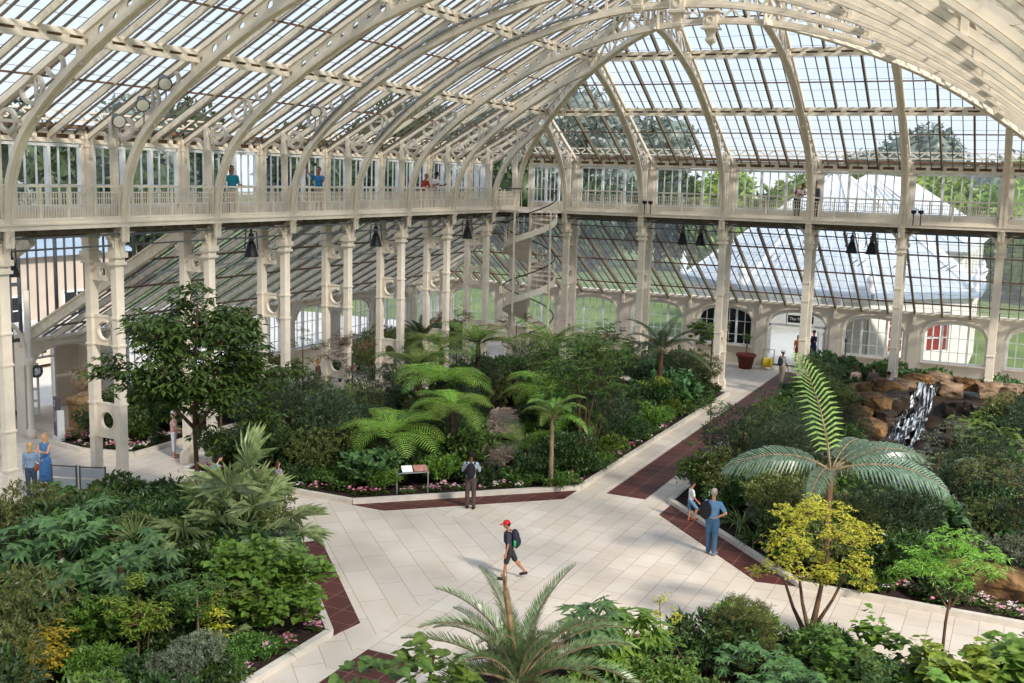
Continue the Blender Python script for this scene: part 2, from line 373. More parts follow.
# ---------------- gallery deck, fascia, railings, clerestory windows, columns (per side)
DECK = 7.95
def LTW(side):
    # side frames: local a (along), s (inward +) -> world
    if side == 'left': return lambda a, s, z: Vector((s, a, z))
    if side == 'right': return lambda a, s, z: Vector((W-s, a, z))
    return lambda a, s, z: Vector((a, YF-s, z))
BEAMSTUFF = {}
def railing(side, a, b, label):
    T = LTW(side); root = empty('gallery_railing', T((a+b)/2, -.06, DECK), label=label, cat='railing', group='gallery railings'); o0 = root.location.copy()
    L = lambda q, s, z: T(q, s, z)-o0
    r = MB(); p = MB(); ms = MB(); i_ = MB()
    r.beam(L(a, -.06, ZR), L(b, -.06, ZR), .07, .055); r.beam(L(a, -.06, 8.1), L(b, -.06, 8.1), .05, .05)
    ms.beam(L(a, -.06, 8.78), L(b, -.06, 8.78), .03, .03); ms.beam(L(a, -.06, 8.45), L(b, -.06, 8.45), .03, .03); ms.beam(L(a, -.06, 8.62), L(b, -.06, 8.62), .012, .02)
    n = round((b-a)/.95)
    for i in range(n+1):
        q = a+(b-a)*i/n; p = MB(); p.beam(L(q, -.06, 7.95), L(q, -.06, ZR+.02), .06, .06, upv=(1, 0, 0)); p.build('post', M['iron'], root)
    nb = round((b-a)/.085)
    for i in range(nb):
        q = a+(b-a)*(i+.5)/nb; i_.beam(L(q, -.06, 8.1), L(q, -.06, 8.78), .022, .022, upv=(1, 0, 0))
    r.build('handrail', M['iron'], root); ms.build('middle_rail', M['iron'], root); i_.build('baluster', M['iron'], root, kind='stuff')
def window_bay(side, a, b, idx):
    T = LTW(side); root = empty('window_%d' % idx, T((a+b)/2, -1.4, 8.1), kind='structure'); o0 = root.location.copy()
    L = lambda q, s, z: T(q, s, z)-o0
    f = MB(); g = MB(); h = MB(); S_ = -1.4
    c, d = a+.24, b-.24
    h.beam(L(a, S_, 8.12), L(b, S_, 8.12), .16, .34); 
    f.beam(L(c, S_, 10.03), L(d, S_, 10.03), .12, .09); f.beam(L(c, S_, 8.32), L(d, S_, 8.32), .12, .10)
    # slotted header
    for z in (10.15, 10.39): h.beam(L(a, S_+.06, z), L(b, S_+.06, z), .08, .12)
    q = a
    while q < b-.1: h.beam(L(q, S_+.06, 10.275), L(min(q+.17, b), S_+.06, 10.275), .07, .2); q += BAY/6
    h.beam(L(a, S_-.02, 10.29), L(b, S_-.02, 10.29), .02, .3, mi=1)
    h.beam(L(a, S_+.1, 10.53), L(b, S_+.1, 10.53), .1, .13, mi=1)
    # eave lattice
    for z in (10.68, 10.93): h.beam(L(a, -.95, z), L(b, -.95, z), .07, .05)
    nn = 12
    for i in range(nn):
        q = a+(b-a)*i/nn; e2 = a+(b-a)*(i+1)/nn; zz = (10.68, 10.93) if i % 2 else (10.93, 10.68)
        h.beam(L(q, -.95, zz[0]), L(e2, -.95, zz[1]), .05, .05)
    for i in range(4):
        q = c+(d-c)*i/3; f.beam(L(q, S_, 8.3), L(q, S_, 10.05), .15 if 0 < i < 3 else .12, .1, upv=(1, 0, 0) if side == 'far' else (0, 1, 0))
        if i < 3:
            for j in (1, 2):
                q2 = q+(d-c)/3*j/3; f.beam(L(q2, S_, 8.35), L(q2, S_, 10.0), .035, .05, upv=(1, 0, 0))
    f.beam(L(c, S_, 8.95), L(d, S_, 8.95), .05, .03)
    g.add([L(c, S_, 8.3), L(d, S_, 8.3), L(d, S_, 10.05), L(c, S_, 10.05)], [(0, 1, 2, 3)])
    for q in (a+.11, b-.11): h.beam(L(q, S_, 8.1), L(q, S_, 10.5), .22, .14, upv=((0, 1, 0) if side == 'far' else (1, 0, 0)))
    f.build('window_frame', M['white'], root); g.build('glass', M['glass'], root); h.build('header_beam', [M['iron'], M['rust']], root)
def col_pair(side, a, label, single=False):
    T = LTW(side); root = empty('column_pair', T(a, -.85, 0), label=label, cat='column'); o0 = root.location.copy()
    L = lambda q, s, z: T(q, s, z)-o0
    fr = side == 'far'
    for s_ in (-.35, -1.35):
        c = MB(); p = L(a, s_, 0)
        wx, wy = (.29, .2) if fr else (.2, .29)
        def bx(z0, z1, g_=0, w2=0): c.box((p.x, p.y, (z0+z1)/2), (wx+g_*2+w2*(not fr), wy+g_*2+w2*fr, z1-z0))
        bx(0, .35, .07); bx(.35, .42, .04); bx(.42, 6.75)
        for z in (1.7, 2.72, 4.44, 5.24): bx(z-.03, z+.03, .025)
        bx(6.75, 6.83, .07); bx(6.83, 6.95, .03); bx(6.95, 7.1, .09); bx(7.1, 7.85, .04); bx(7.45, 7.55, .07)
        bx(7.85, 10.55 if s_ < -1 else 10.78, 0 if s_ < -1 else -.04); bx(10.0, 10.08, .03 if s_ < -1 else 0)
        c.build('column', M['iron'], root)
    if not single:
        for z0, z1 in ((1.72, 2.7), (4.44, 5.24), (6.3, 6.75)):
            pn = MB(); m_ = MB()
            P = lambda u, t: L(a, u, z0+(z1-z0)*t)
            side_v = (L(a+1, 0, 0)-L(a, 0, 0)).normalized()
            web_cell(pn, P, -1.25, -.45, .26 if z1-z0 > .6 else .14, .07, side_v)
            pn.ring(L(a, -.85, (z0+z1)/2), L(a, 1, 0)-L(a, 0, 0), (0, 0, 1), .28 if z1-z0 > .6 else .15, .05, side_v, .12, 16)
            pn.beam(L(a, -1.3, z0), L(a, -.4, z0), .1, .06); pn.beam(L(a, -1.3, z1), L(a, -.4, z1), .1, .06)
            pn.build('ring_panel', M['iron'], root)
    # arched brackets along the gallery beam and towards the nave
    br = MB()
    for sg in (-1, 1):
        pts = [L(a+sg*(.12+.62*(1-cos(t))), -.3, 7.0+.72*sin(t)) for t in [pi/2*i/6 for i in range(7)]]
        for p, q in zip(pts, pts[1:]): br.beam(p, q, .09, .09, upv=(0, 0, 1) if False else (T(0, 1, 0)-T(0, 0, 0)))
    pts = [L(a, -.2+.28*(t/6), 6.95+.9*(t/6)**.6) for t in range(7)]
    for p, q in zip(pts, pts[1:]): br.beam(p, q, .12, .1)
    br.build('bracket', M['iron'], root)
    return root
def deck(name, side, a0, a1, label):
    T = LTW(side); root = empty(name, T((a0+a1)/2, -.7, ZG), label=label, cat='gallery walkway'); o0 = root.location.copy()
    L = lambda q, s, z: T(q, s, z)-o0
    d = MB(); f = MB(); u = MB()
    d.beam(L(a0, -.7, 7.9), L(a1, -.7, 7.9), 1.4, .06)
    f.beam(L(a0, 0, 7.9), L(a1, 0, 7.9), .14, .14); f.beam(L(a0, .02, 7.97), L(a1, .02, 7.97), .16, .04)
    f.beam(L(a0, -.02, 8.02), L(a1, -.02, 8.02), .03, .1)
    u.beam(L(a0, -.3, 7.74), L(a1, -.3, 7.74), .1, .14); u.beam(L(a0, -1.35, 7.7), L(a1, -1.35, 7.7), .12, .3)
    u.beam(L(a0, -.3, 7.3), L(a1, -.3, 7.3), .04, .05, mi=1); u.beam(L(a0, -.1, 7.62), L(a1, -.1, 7.62), .05, .05, mi=1); u.beam(L(a0, -.9, 7.55), L(a1, -.9, 7.55), .05, .05, mi=1)
    q = a0+.3
    while q < a1: u.beam(L(q, -.05, 7.8), L(q, -1.35, 7.8), .08, .12); q += .635
    d.build('deck', M['soffit'], root); f.build('fascia', M['iron'], root); u.build('joist', [M['soffit'], M['dark']], root)
deck('gallery_walkway', 'left', YN, YF+.0, 'long raised walkway on the left side of the nave')
deck('gallery_walkway', 'right', BAY*4, YF, 'long raised walkway on the right side of the nave')
deck('gallery_walkway', 'far', -1.4, W+1.4, 'raised walkway across the far end of the nave, by the staircase')
LY = [BAY*k_ for k_ in range(-3, 8)]+[YF]
wi = 1
for k_, (a, b) in enumerate(zip(LY, LY[1:])):
    railing('left', a+.12, b-.12, 'cream gallery railing of the left walkway, %s panel from the staircase corner' % ORD[len(LY)-2-k_])
    window_bay('left', a, b, wi); wi += 1
for k_, y in enumerate(LY[:-1]):
    col_pair('left', y, 'cream iron column pair with ring panels under the left gallery, %s from the staircase corner' % ORD[len(LY)-2-k_])
FX = [0]+xs+[W]
for k_, (a, b) in enumerate(zip(FX, FX[1:])):
    if k_ > 0: railing('far', a+.12, b-.12, 'cream gallery railing of the end walkway, %s panel from the staircase corner' % ORD[k_])
    window_bay('far', a, b, wi); wi += 1
for k_, x in enumerate(xs):
    col_pair('far', x, 'cream iron column pair carrying the end gallery '+RL[k_])
cc = empty('corner_column', (-.2, YF+.2, 0), label='single cream column in the gallery corner behind the spiral staircase', cat='column')
q_ = MB(); q_.box((0, 0, 3.9), (.26, .26, 7.8)); q_.box((0, 0, .18), (.4, .4, .36)); q_.box((0, 0, 6.95), (.42, .42, .2)); q_.box((0, 0, 9.2), (.2, .2, 2.8)); q_.build('column_shaft', M['iron'], cc)
RY = [BAY*k_ for k_ in range(4, 8)]+[YF]
for k_, (a, b) in enumerate(zip(RY, RY[1:])):
    window_bay('right', a, b, wi); wi += 1
# ---------------- lower aisle roofs, walls with arched windows
XL = -8.85; YW = 37.95; ZW = 3.38
def zai(d): return ZW+.57*d            # d = distance in from outer wall
def aisle(name, P, a0, a1, dmax, hi):
    root = empty(name, P(a0, 0, 0), kind='structure'); o0 = Vector(P(a0, 0, 0)); L = lambda a, s, dz=0: Vector(P(a, s, dz))-o0
    r = MB(); b = MB(); g = MB(); p = MB(); n = round((a1-a0)/.4233)
    for i in range(n+1):
        a = a0+i*(a1-a0)/n; h = min(dmax, hi(a))
        if i < n:
            q = a0+(i+1)*(a1-a0)/n; h2 = max(0, min(dmax, hi(q)))
            g.add([L(a, 0, .01), L(q, 0, .01), L(q, h2, .01), L(a, max(h, 0), .01)], [(0, 1, 2, 3)])
        if h < .2: continue
        if i % 3 == 0:
            r.beam(L(a, 0, -.10), L(a, h, -.10), .085, .17); b.beam(L(a, 0, .02), L(a, h, .02), .07, .05)
        else: b.beam(L(a, 0, -.02), L(a, h, -.02), .035, .06)
    def span(s_, st=1):
        idx = [a0+i*(a1-a0)/(st*n) for i in range(st*n+1) if min(dmax, hi(a0+i*(a1-a0)/(st*n))) >= s_]
        return (idx[0], idx[-1]) if len(idx) > 1 else None
    for s_ in (1.4, 3.9, 5.9):
        k_ = span(s_, 4)
        if k_: p.beam(L(k_[0], s_, -.2), L(k_[1], s_, -.2), .06, .07, mi=1)
    p.beam(L(a0, .0, -.02), L(a1, 0, -.02), .3, .12)
    s_ = .5
    while s_ < dmax:
        k_ = span(s_)
        if k_: b.beam(L(k_[0], s_, 0), L(k_[1], s_, 0), .012, .012)
        s_ += .75
    a = a0+1.2
    while a < a1-1.2:
        if hi(a) > 6.2:
            for q in (0, .35): p.beam(L(a+q, 4.6, -.15), L(a+q+.5, 6.0, -.6), .03, .04, mi=2)
        a += BAY/2
    r.build('rafter', M['raftshade' if name == 'ceiling.005' else 'raft'], root, kind='stuff'); b.build('glazing_bar', M['bar'], root, kind='stuff'); g.build('glass_panes', M['dusty'], root); p.build('purlin', [M['wall'], M['rust'], M['steel']], root)
    return root
TY0, TY1 = 1.9, 7.62
aisle('ceiling.003', lambda a, d, dz: (XL+d, a, zai(d)+dz), TY1, YW, 7.35, lambda y: YW-y)
aisle('ceiling.004', lambda a, d, dz: (XL+d, a, zai(d)+dz), 1.9-12.7, TY0, 7.35, lambda y: 9)
aisle('ceiling.005', lambda a, d, dz: (a, YW-d, zai(d)+dz), XL, W-XL, 7.35, lambda x: min(x-XL, W-XL-x))
tr = MB()
for y in (TY1, TY0):
    tr.beam((XL-.1, y, zai(-.1)-.05), (-1.5, y, zai(7.3)-.05), .2, .34); tr.beam((XL-.1, y, zai(-.1)+.12), (-1.5, y, zai(7.3)+.12), .3, .06)
tr.beam((XL, YW, zai(0)-.1), (-1.45, YW-7.4, zai(7.4)-.1), .16, .24)
tr.build('trim_2', M['raft'], kind='structure')
# glazed lantern over the side entrance
ln = empty('window_40', (XL, (TY0+TY1)/2, 3.4), kind='structure'); f = MB(); g = MB(); q = TY0-(TY0+TY1)/2; h_ = (TY1-TY0)/2
for i in range(17):
    yy = -h_+2*h_*i/16; f.beam((0, yy, 0), (0, yy, 3.9), .12 if i % 4 == 0 else .045, .06, upv=(1, 0, 0))
for z in (0, 1.95, 3.9): f.beam((0, -h_, z), (0, h_, z), .1, .12)
g.add([(0, -h_, 0), (0, h_, 0), (0, h_, 3.9), (0, -h_, 3.9)], [(0, 1, 2, 3)])
rf = MB()
for i in range(9):
    yy = -h_+2*h_*i/8; rf.beam((0, yy, 3.95), (7.3, yy, 4.25), .06, .1)
g.add([(0, -h_, 4), (0, h_, 4), (7.3, h_, 4.3), (7.3, -h_, 4.3)], [(0, 1, 2, 3)])
for s_ in (-1, 1):                                   # cheeks above the aisle roofs
    for i in range(1, 17):
        xx = 7.6*i/17; f.beam((xx, s_*h_, .57*xx), (xx, s_*h_, 3.95+.4*xx/7.6), .12 if i % 4 == 0 else .045, .06, upv=(1, 0, 0))
    g.add([(0, s_*h_, 0), (7, s_*h_, 4.0), (0, s_*h_, 4)], [(0, 1, 2)])
f.build('mullion', M['dark'], ln, kind='stuff'); g.build('glass', M['glass'], ln); rf.build('roof_bar', M['raft'], ln, kind='stuff')
# ---------------- masonry wall bays with segmental windows
def wall_bay(num, T, a, b, kind):
    """T(a, depth, z): depth + = outwards.  kind: window | dark | door | arch"""
    o0 = T((a+b)/2, 0, 0); L = lambda q, s, z: T(q, s, z)-o0
    wl = MB(); TH = .38; pa, pb = a+.42, b-.42; zs, zc, zt = 2.3, 2.98, ZW+.02; sill = .9 if kind in ('window', 'dark') else 0
    def quadbox(q0, q1, z0, z1, s0=0, s1=TH):
        P = [L(q, s, z) for s in (s0, s1) for q, z in ((q0, z0), (q1, z0), (q1, z1), (q0, z1))]
        wl.add(P, [(0, 1, 2, 3), (7, 6, 5, 4), (0, 4, 5, 1), (1, 5, 6, 2), (2, 6, 7, 3), (3, 7, 4, 0)])
    quadbox(a, pa, 0, zt); quadbox(pb, b, 0, zt); quadbox(a, a+.22, 0, zs+.5, -.06, 0); quadbox(b-.22, b, 0, zs+.5, -.06, 0)
    n = 14; arc = []
    for i in range(n+1):
        u = -1+2*i/n; arc.append((pa+(pb-pa)*i/n, zs+(zc-zs)*sqrt(max(0, 1-abs(u)**2.3))))
    for (q0, z0), (q1, z1) in zip(arc, arc[1:]):
        P = [L(q0, 0, z0), L(q1, 0, z1), L(q1, 0, zt), L(q0, 0, zt), L(q0, TH, z0), L(q1, TH, z1), L(q1, TH, zt), L(q0, TH, zt)]
        wl.add(P, [(0, 1, 2, 3), (7, 6, 5, 4), (0, 4, 5, 1)])
        wl.beam(L(q0, -.03, z0+.13), L(q1, -.03, z1+.13), .08, .07)
    for q0, q1 in ((a, b),): wl.beam(L(q0, -.05, zt-.06), L(q1, -.05, zt-.06), .14, .12)
    for q0 in (a,): wl.beam(L(q0, -.12, 2.75), L(q0, -.12, 3.3), .09, .14); wl.beam(L(q0, -.1, 2.5), L(q0, -.1, 2.62), .12, .12)
    if sill: quadbox(pa, pb, 0, sill, .1, TH-.02); wl.beam(L(pa, .0, sill+.02), L(pb, 0, sill+.02), .26, .06)
    root = wl.build('wall_%s' % num[0], M['wall'], loc=o0, kind='structure')
    if kind == 'arch': return root
    wn = empty('%s_%d' % ('door' if kind == 'door' else 'window', num[1]), o0, kind='structure'); f = MB(); g = MB(); d_ = .22
    def zar(q): u = (q-pa)/(pb-pa)*2-1; return zs+(zc-zs)*sqrt(max(0, 1-abs(u)**2.3))
    for (q0, z0), (q1, z1) in zip(arc, arc[1:]): f.beam(L(q0, d_, z0-.05), L(q1, d_, z1-.05), .08, .1)
    thirds = [pa+(pb-pa)*t for t in (0.0, .3, .7, 1.0)]
    for i, q in enumerate(thirds):
        e_ = .05 if i == 0 else -.05 if i == 3 else 0
        if kind != 'door' or i in (0, 3) or True: f.beam(L(q+e_, d_, sill if kind != 'door' else (2.28 if i in (1, 2) and False else 0)), L(q+e_, d_, zar(min(max(q, pa+.02), pb-.02))), .13, .1, upv=(T(1, 0, 0)-T(0, 0, 0)))
    zt2 = 2.2
    if kind == 'door':
        f = MB()
        for (q0, z0), (q1, z1) in zip(arc, arc[1:]): f.beam(L(q0, d_, z0-.05), L(q1, d_, z1-.05), .08, .1)
        f.beam(L(pa, d_, 2.2), L(pb, d_, 2.2), .1, .1)
        for q in (pa+.05, pb-.05): f.beam(L(q, d_, 0), L(q, d_, 2.4), .1, .1, upv=(T(1, 0, 0)-T(0, 0, 0)))
        for q in thirds[1:3]: f.beam(L(q, d_, 2.2), L(q, d_, 2.9), .06, .06, upv=(T(1, 0, 0)-T(0, 0, 0)))
        g.add([L(pa, d_, 2.25), L(pb, d_, 2.25)]+[L(q0, d_, z0) for q0, z0 in arc[::-1]], [tuple(range(2+len(arc)))])
        for sg, q in ((1, pa+.1), (-1, pb-.1)):      # open leaves swung inwards into the aisle
            lf = MB(); lg = MB(); ex = L(q+sg*.12, -.85, 0)-L(q, 0.1, 0)
            A = L(q, .1, 0); B_ = A+ex
            for z0 in (.12, 2.08): lf.beam(A+Vector((0, 0, z0)), B_+Vector((0, 0, z0)), .05, .16)
            lf.beam(A+Vector((0, 0, .4)), B_+Vector((0, 0, .4)), .04, .5)
            for P in (A, B_): lf.beam(P, P+Vector((0, 0, 2.16)), .1, .05, upv=ex)
            for z0 in (1.0, 1.5): lf.beam(A+Vector((0, 0, z0)), B_+Vector((0, 0, z0)), .03, .04)
            lg.add([A+Vector((0, 0, .6)), B_+Vector((0, 0, .6)), B_+Vector((0, 0, 2.1)), A+Vector((0, 0, 2.1))], [(0, 1, 2, 3)])
            o_ = lf.build('door_leaf', M['white'], wn); lg.build('pane', M['glass'], o_)
    else:
        f.beam(L(pa, d_, sill+.06), L(pb, d_, sill+.06), .1, .12)
        for q0, q1 in zip(thirds, thirds[1:]):
            for t in ((.5,) if q1-q0 < 1 else (.33, .66)):
                q = q0+(q1-q0)*t; f.beam(L(q, d_, sill), L(q, d_, zar(q)), .03, .04, upv=(T(1, 0, 0)-T(0, 0, 0)))
            for z in (1.5, 2.2): f.beam(L(q0, d_, z), L(q1, d_, z), .04, .03)
        g.add([L(pa, d_, sill), L(pb, d_, sill)]+[L(q0, d_, z0) for q0, z0 in arc[::-1]], [tuple(range(2+len(arc)))])
        if kind == 'dark':
            bl = MB(); bl.beam(L(pa, .36, sill), L(pb, .36, sill), .02, .02); s0 = [L(pa, .36, sill), L(pb, .36, sill)]+[L(q0, .36, z0) for q0, z0 in arc[::-1]]
            bl.add(s0, [tuple(range(len(s0)))]); bl.build('dark_interior_sheet', M['black'], wn)  # black sheet stands for the unlit interior behind the glass
    f.build('window_frame', M['white'], wn); g.build('glass', M['glass'], wn)
    return root
LT = lambda a, s, z: Vector((XL-s, a, z))
FT = lambda a, s, z: Vector((a, YW+s, z))
RT = lambda a, s, z: Vector((W-XL+s, a, z))
wn_ = 50
yb = [7.62+BAY*i for i in range(9)]; yb[-1] = YW
for i, (a, b) in enumerate(zip(yb, yb[1:])):
    wall_bay(('left' if i == 0 else 'left.%03d' % i, wn_), LT, a, b, 'arch' if i == 0 else 'window'); wn_ += 1
xb = [X0+BAY*i for i in range(-3, 9)]; xb[0] = XL; xb[-1] = W-XL
for i, (a, b) in enumerate(zip(xb, xb[1:])):
    wall_bay(('back' if i == 0 else 'back.%03d' % i, wn_), FT, a, b, {4: 'dark', 5: 'door'}.get(i, 'window')); wn_ += 1
# side entrance lobby on the left
lb = MB()
def wq(mb, x0, x1, y0, y1, z0, z1): mb.box(((x0+x1)/2, (y0+y1)/2, (z0+z1)/2), (x1-x0, y1-y0, z1-z0))
wq(lb, -11.9, -11.6, 7.6, 9.7, 0, 3.4); wq(lb, -11.9, -11.6, 11.5, 13, 0, 3.4); wq(lb, -11.9, -11.6, 9.7, 11.5, 2.55, 3.4); wq(lb, -11.9, -9.3, 12.6, 12.9, 0, 3.4); wq(lb, -11.9, -9.3, 7.5, 13, 3.4, 3.5)
wq(lb, -11.9, -11.6, -3, 7.6, 0, .75); wq(lb, -11.9, -11.6, -3, 7.6, 2.9, 3.5); wq(lb, -12.0, -11.56, -3, 7.7, .75, .85)
for y in (7.55, 5.2, 2.8, .4): wq(lb, -11.9, -11.6, y-.25, y+.1, .75, 2.9)
lb.build('wall_lobby', M['wall'], kind='structure')
lw = empty('window_80', (-11.7, 4, 0), kind='structure'); f = MB(); g = MB()
for i in range(25): f.beam((0, -6.6+.42*i, .85), (0, -6.6+.42*i, 2.9), .09 if i % 3 == 0 else .04, .06, upv=(1, 0, 0))
for z in (.9, 2.2, 2.85): f.beam((0, -6.9, z), (0, 3.4, z), .06, .08)
g.add([(0, -6.9, .85), (0, 3.4, .85), (0, 3.4, 2.9), (0, -6.9, 2.9)], [(0, 1, 2, 3)]); f.build('window_frame', M['white'], lw); g.build('glass', M['glass'], lw)
sk = MB(); wq(sk, -11.6, -11.56, -3, 9.7, 0, .16); sk.build('baseboard_left', M['rust'], kind='structure')
dr = empty('door_81', (-11.65, 10.6, 0), kind='structure'); f = MB(); g = MB()
for y in (-.88, .88): f.beam((0, y, 0), (0, y, 2.55), .12, .1, upv=(1, 0, 0))
f.beam((0, -.9, 2.5), (0, .9, 2.5), .1, .1); f.beam((0, -.9, 2.05), (0, .9, 2.05), .08, .08)
for i in range(3): f.beam((0, -.3+.3*i, 2.05), (0, -.3+.3*i, 2.5), .04, .04, upv=(1, 0, 0))
g.add([(0, -.85, 2.1), (0, .85, 2.1), (0, .85, 2.5), (0, -.85, 2.5)], [(0, 1, 2, 3)])
f.build('door_frame', M['white'], dr); g.build('glass', M['glass'], dr)
lf = MB(); lf.beam((.05, -.82, 0), (.05, -.82, 2.02), .08, .05, upv=(1, 0, 0)); lf.beam((.75, -.6, 0), (.75, -.6, 2.02), .08, .05, upv=(1, 0, 0))
for z in (.15, .55, 1.0, 1.5, 1.98): lf.beam((.05, -.82, z), (.75, -.6, z), .04, .1 if z != .15 else .3)
lf.build('door_leaf', M['white'], dr)
pst = MB(); pst.lathe([(.17, 0), (.17, .3), (.1, .34), (.085, 2.5), (.1, 2.55), (.19, 2.75), (.19, 2.85), (.1, 2.85), (.1, 5.2)], (0, 0, 0), n=10)
for t in range(6):
    a0_, a1_ = pi/2*t/6, pi/2*(t+1)/6
    pst.beam((0, -.1-1.1*(1-cos(a0_)), 2.9+1.4*sin(a0_)), (0, -.1-1.1*(1-cos(a1_)), 2.9+1.4*sin(a1_)), .1, .1)
pst.build('entrance_post', M['iron'], loc=(-8.15, 7.3, 0), label='slender cream post with arched bracket in the side entrance at the left edge', cat='post')
# ---------------- floor and paving
def polyobj(name, poly, z, m_, kind='structure', **k_):
    b_ = MB(); b_.add([(x, y, z) for x, y in poly], [tuple(range(len(poly)))]); return b_.build(name, m_, kind=kind, **k_)
fm = mat('pale stone paving', (214, 200, 182), .7); t = fm.node_tree; bs = t.nodes['Principled BSDF']
gm = t.nodes.new('ShaderNodeNewGeometry')
def brick(rot, wid, hgt):
    mp = t.nodes.new('ShaderNodeMapping'); mp.inputs['Rotation'].default_value = (0, 0, rot); t.links.new(gm.outputs['Position'], mp.inputs[0])
    b_ = t.nodes.new('ShaderNodeTexBrick'); t.links.new(mp.outputs[0], b_.inputs[0]); b_.inputs['Scale'].default_value = 1
    b_.inputs['Brick Width'].default_value = wid; b_.inputs['Row Height'].default_value = hgt; b_.inputs['Mortar Size'].default_value = .008; b_.inputs['Mortar Smooth'].default_value = .3
    b_.inputs['Color1'].default_value = (*S((204, 191, 176)), 1); b_.inputs['Color2'].default_value = (*S((214, 202, 187)), 1); b_.inputs['Mortar'].default_value = (*S((158, 138, 118)), 1); b_.inputs['Bias'].default_value = -.1
    return b_
b1 = brick(pi/2, .98, .5); b2 = brick(pi/4, 1.9, .62)
sp = t.nodes.new('ShaderNodeSeparateXYZ'); t.links.new(gm.outputs['Position'], sp.inputs[0])
sb = t.nodes.new('ShaderNodeMath'); sb.operation = 'LESS_THAN'; sb.inputs[1].default_value = 11.25; t.links.new(sp.outputs[0], sb.inputs[0])
lt = t.nodes.new('ShaderNodeMath'); lt.operation = 'LESS_THAN'; lt.inputs[1].default_value = 7.0; t.links.new(sp.outputs[1], lt.inputs[0])
gt = t.nodes.new('ShaderNodeMath'); gt.operation = 'GREATER_THAN'; gt.inputs[1].default_value = 5.0; t.links.new(sp.outputs[0], gt.inputs[0])
mu = t.nodes.new('ShaderNodeMath'); mu.operation = 'MULTIPLY'; t.links.new(sb.outputs[0], mu.inputs[0]); t.links.new(lt.outputs[0], mu.inputs[1])
mu2 = t.nodes.new('ShaderNodeMath'); mu2.operation = 'MULTIPLY'; t.links.new(mu.outputs[0], mu2.inputs[0]); t.links.new(gt.outputs[0], mu2.inputs[1])
mm = t.nodes.new('ShaderNodeMixRGB'); t.links.new(mu2.outputs[0], mm.inputs[0]); t.links.new(b1.outputs[0], mm.inputs[1]); t.links.new(b2.outputs[0], mm.inputs[2])
nn = t.nodes.new('ShaderNodeTexNoise'); nn.inputs['Scale'].default_value = .9; nn.inputs['Detail'].default_value = 8; t.links.new(gm.outputs['Position'], nn.inputs[0])
rr = t.nodes.new('ShaderNodeValToRGB'); rr.color_ramp.elements[0].position = .3; rr.color_ramp.elements[0].color = (.86, .83, .79, 1); rr.color_ramp.elements[1].position = .62; rr.color_ramp.elements[1].color = (1, 1, 1, 1); t.links.new(nn.outputs['Fac'], rr.inputs[0])
m3 = t.nodes.new('ShaderNodeMixRGB'); m3.blend_type = 'MULTIPLY'; m3.inputs[0].default_value = .8; t.links.new(mm.outputs[0], m3.inputs[1]); t.links.new(rr.outputs[0], m3.inputs[2]); t.links.new(m3.outputs[0], bs.inputs['Base Color'])
polyobj('floor', [(-12, -20), (34, -20), (34, YW+.4), (-12, YW+.4)], 0, fm)
gmt = mat('brown iron floor grating', (92, 50, 42), .6); t2 = gmt.node_tree; g2 = t2.nodes.new('ShaderNodeNewGeometry')
wv = t2.nodes.new('ShaderNodeTexBrick'); wv.inputs['Scale'].default_value = 1; wv.inputs['Mortar Size'].default_value = .012; wv.inputs['Brick Width'].default_value = .62; wv.inputs['Row Height'].default_value = .62; wv.offset = 0
wv.inputs['Color1'].default_value = (*S((98, 54, 45)), 1); wv.inputs['Color2'].default_value = (*S((82, 44, 38)), 1); wv.inputs['Mortar'].default_value = (*S((140, 100, 84)), 1)
mp2 = t2.nodes.new('ShaderNodeMapping'); t2.links.new(g2.outputs['Position'], mp2.inputs[0]); t2.links.new(mp2.outputs[0], wv.inputs[0])
wf = t2.nodes.new('ShaderNodeTexWave'); wf.inputs['Scale'].default_value = 9; t2.links.new(g2.outputs['Position'], wf.inputs[0])
mz = t2.nodes.new('ShaderNodeMixRGB'); mz.blend_type = 'MULTIPLY'; mz.inputs[0].default_value = .35; t2.links.new(wv.outputs[0], mz.inputs[1]); t2.links.new(wf.outputs[0], mz.inputs[2]); t2.links.new(mz.outputs[0], t2.nodes['Principled BSDF'].inputs['Base Color'])
def grate(poly, label):
    b_ = MB(); b_.prism(poly, .0, .012); b_.build('floor_grating', gmt, label=label, cat='floor grating')
grate([(5.75, 6.5), (6.86, 6.5), (10.85, 10.19), (10.85, 11.2)], 'brown diagonal floor grating along the kerb behind the man with a black backpack')
grate([(13.83, 10.16), (13.84, 11.25), (18.5, 6.45), (17.55, 6.27)], 'brown diagonal floor grating under the man in the blue shirt')
grate([(6.4, 2.95), (6.78, 3.57), (10.63, -.39), (10.5, -1.3)], 'brown diagonal floor grating beside the bright leafy bush at lower left')
grate([(13.6, -1.2), (13.5, -.35), (17.11, 2.95), (18.1, 3.05)], 'brown diagonal floor grating behind the foreground palm and shrubs')
grate([(11.75, 11.4), (12.98, 11.4), (12.98, 36.5), (11.75, 36.5)], 'long brown floor grating down the middle of the far path')
grate([(11.5, -12), (12.75, -12), (12.75, -1.42), (11.5, -1.42)], 'brown floor grating of the near path at the bottom edge')
def bed(name, poly, label, open_=()):
    root = empty(name, (*poly[0], 0), label=label, cat='planting bed'); x0, y0 = poly[0]
    P = [(x-x0, y-y0) for x, y in poly]
    b_ = MB(); n = len(P)
    for i in range(n):
        if i in open_: continue
        p, q = P[i], P[(i+1) % n]; b_.beam((*p, .07), (*q, .07), .16, .14)
    b_.build('kerb', M['curb'], root); s_ = MB(); s_.prism(P, .0, .09); s_.build('soil', M['soil'], root)
    return root
BA = [(-.75, 6.62), (5.7, 6.62), (10.88, 11.35), (10.95, 29.0), (-.75, 29.0)]
BB = [(13.8, 11.4), (18.55, 6.45), (24.8, 6.45), (24.8, 29.0), (13.8, 29.0)]
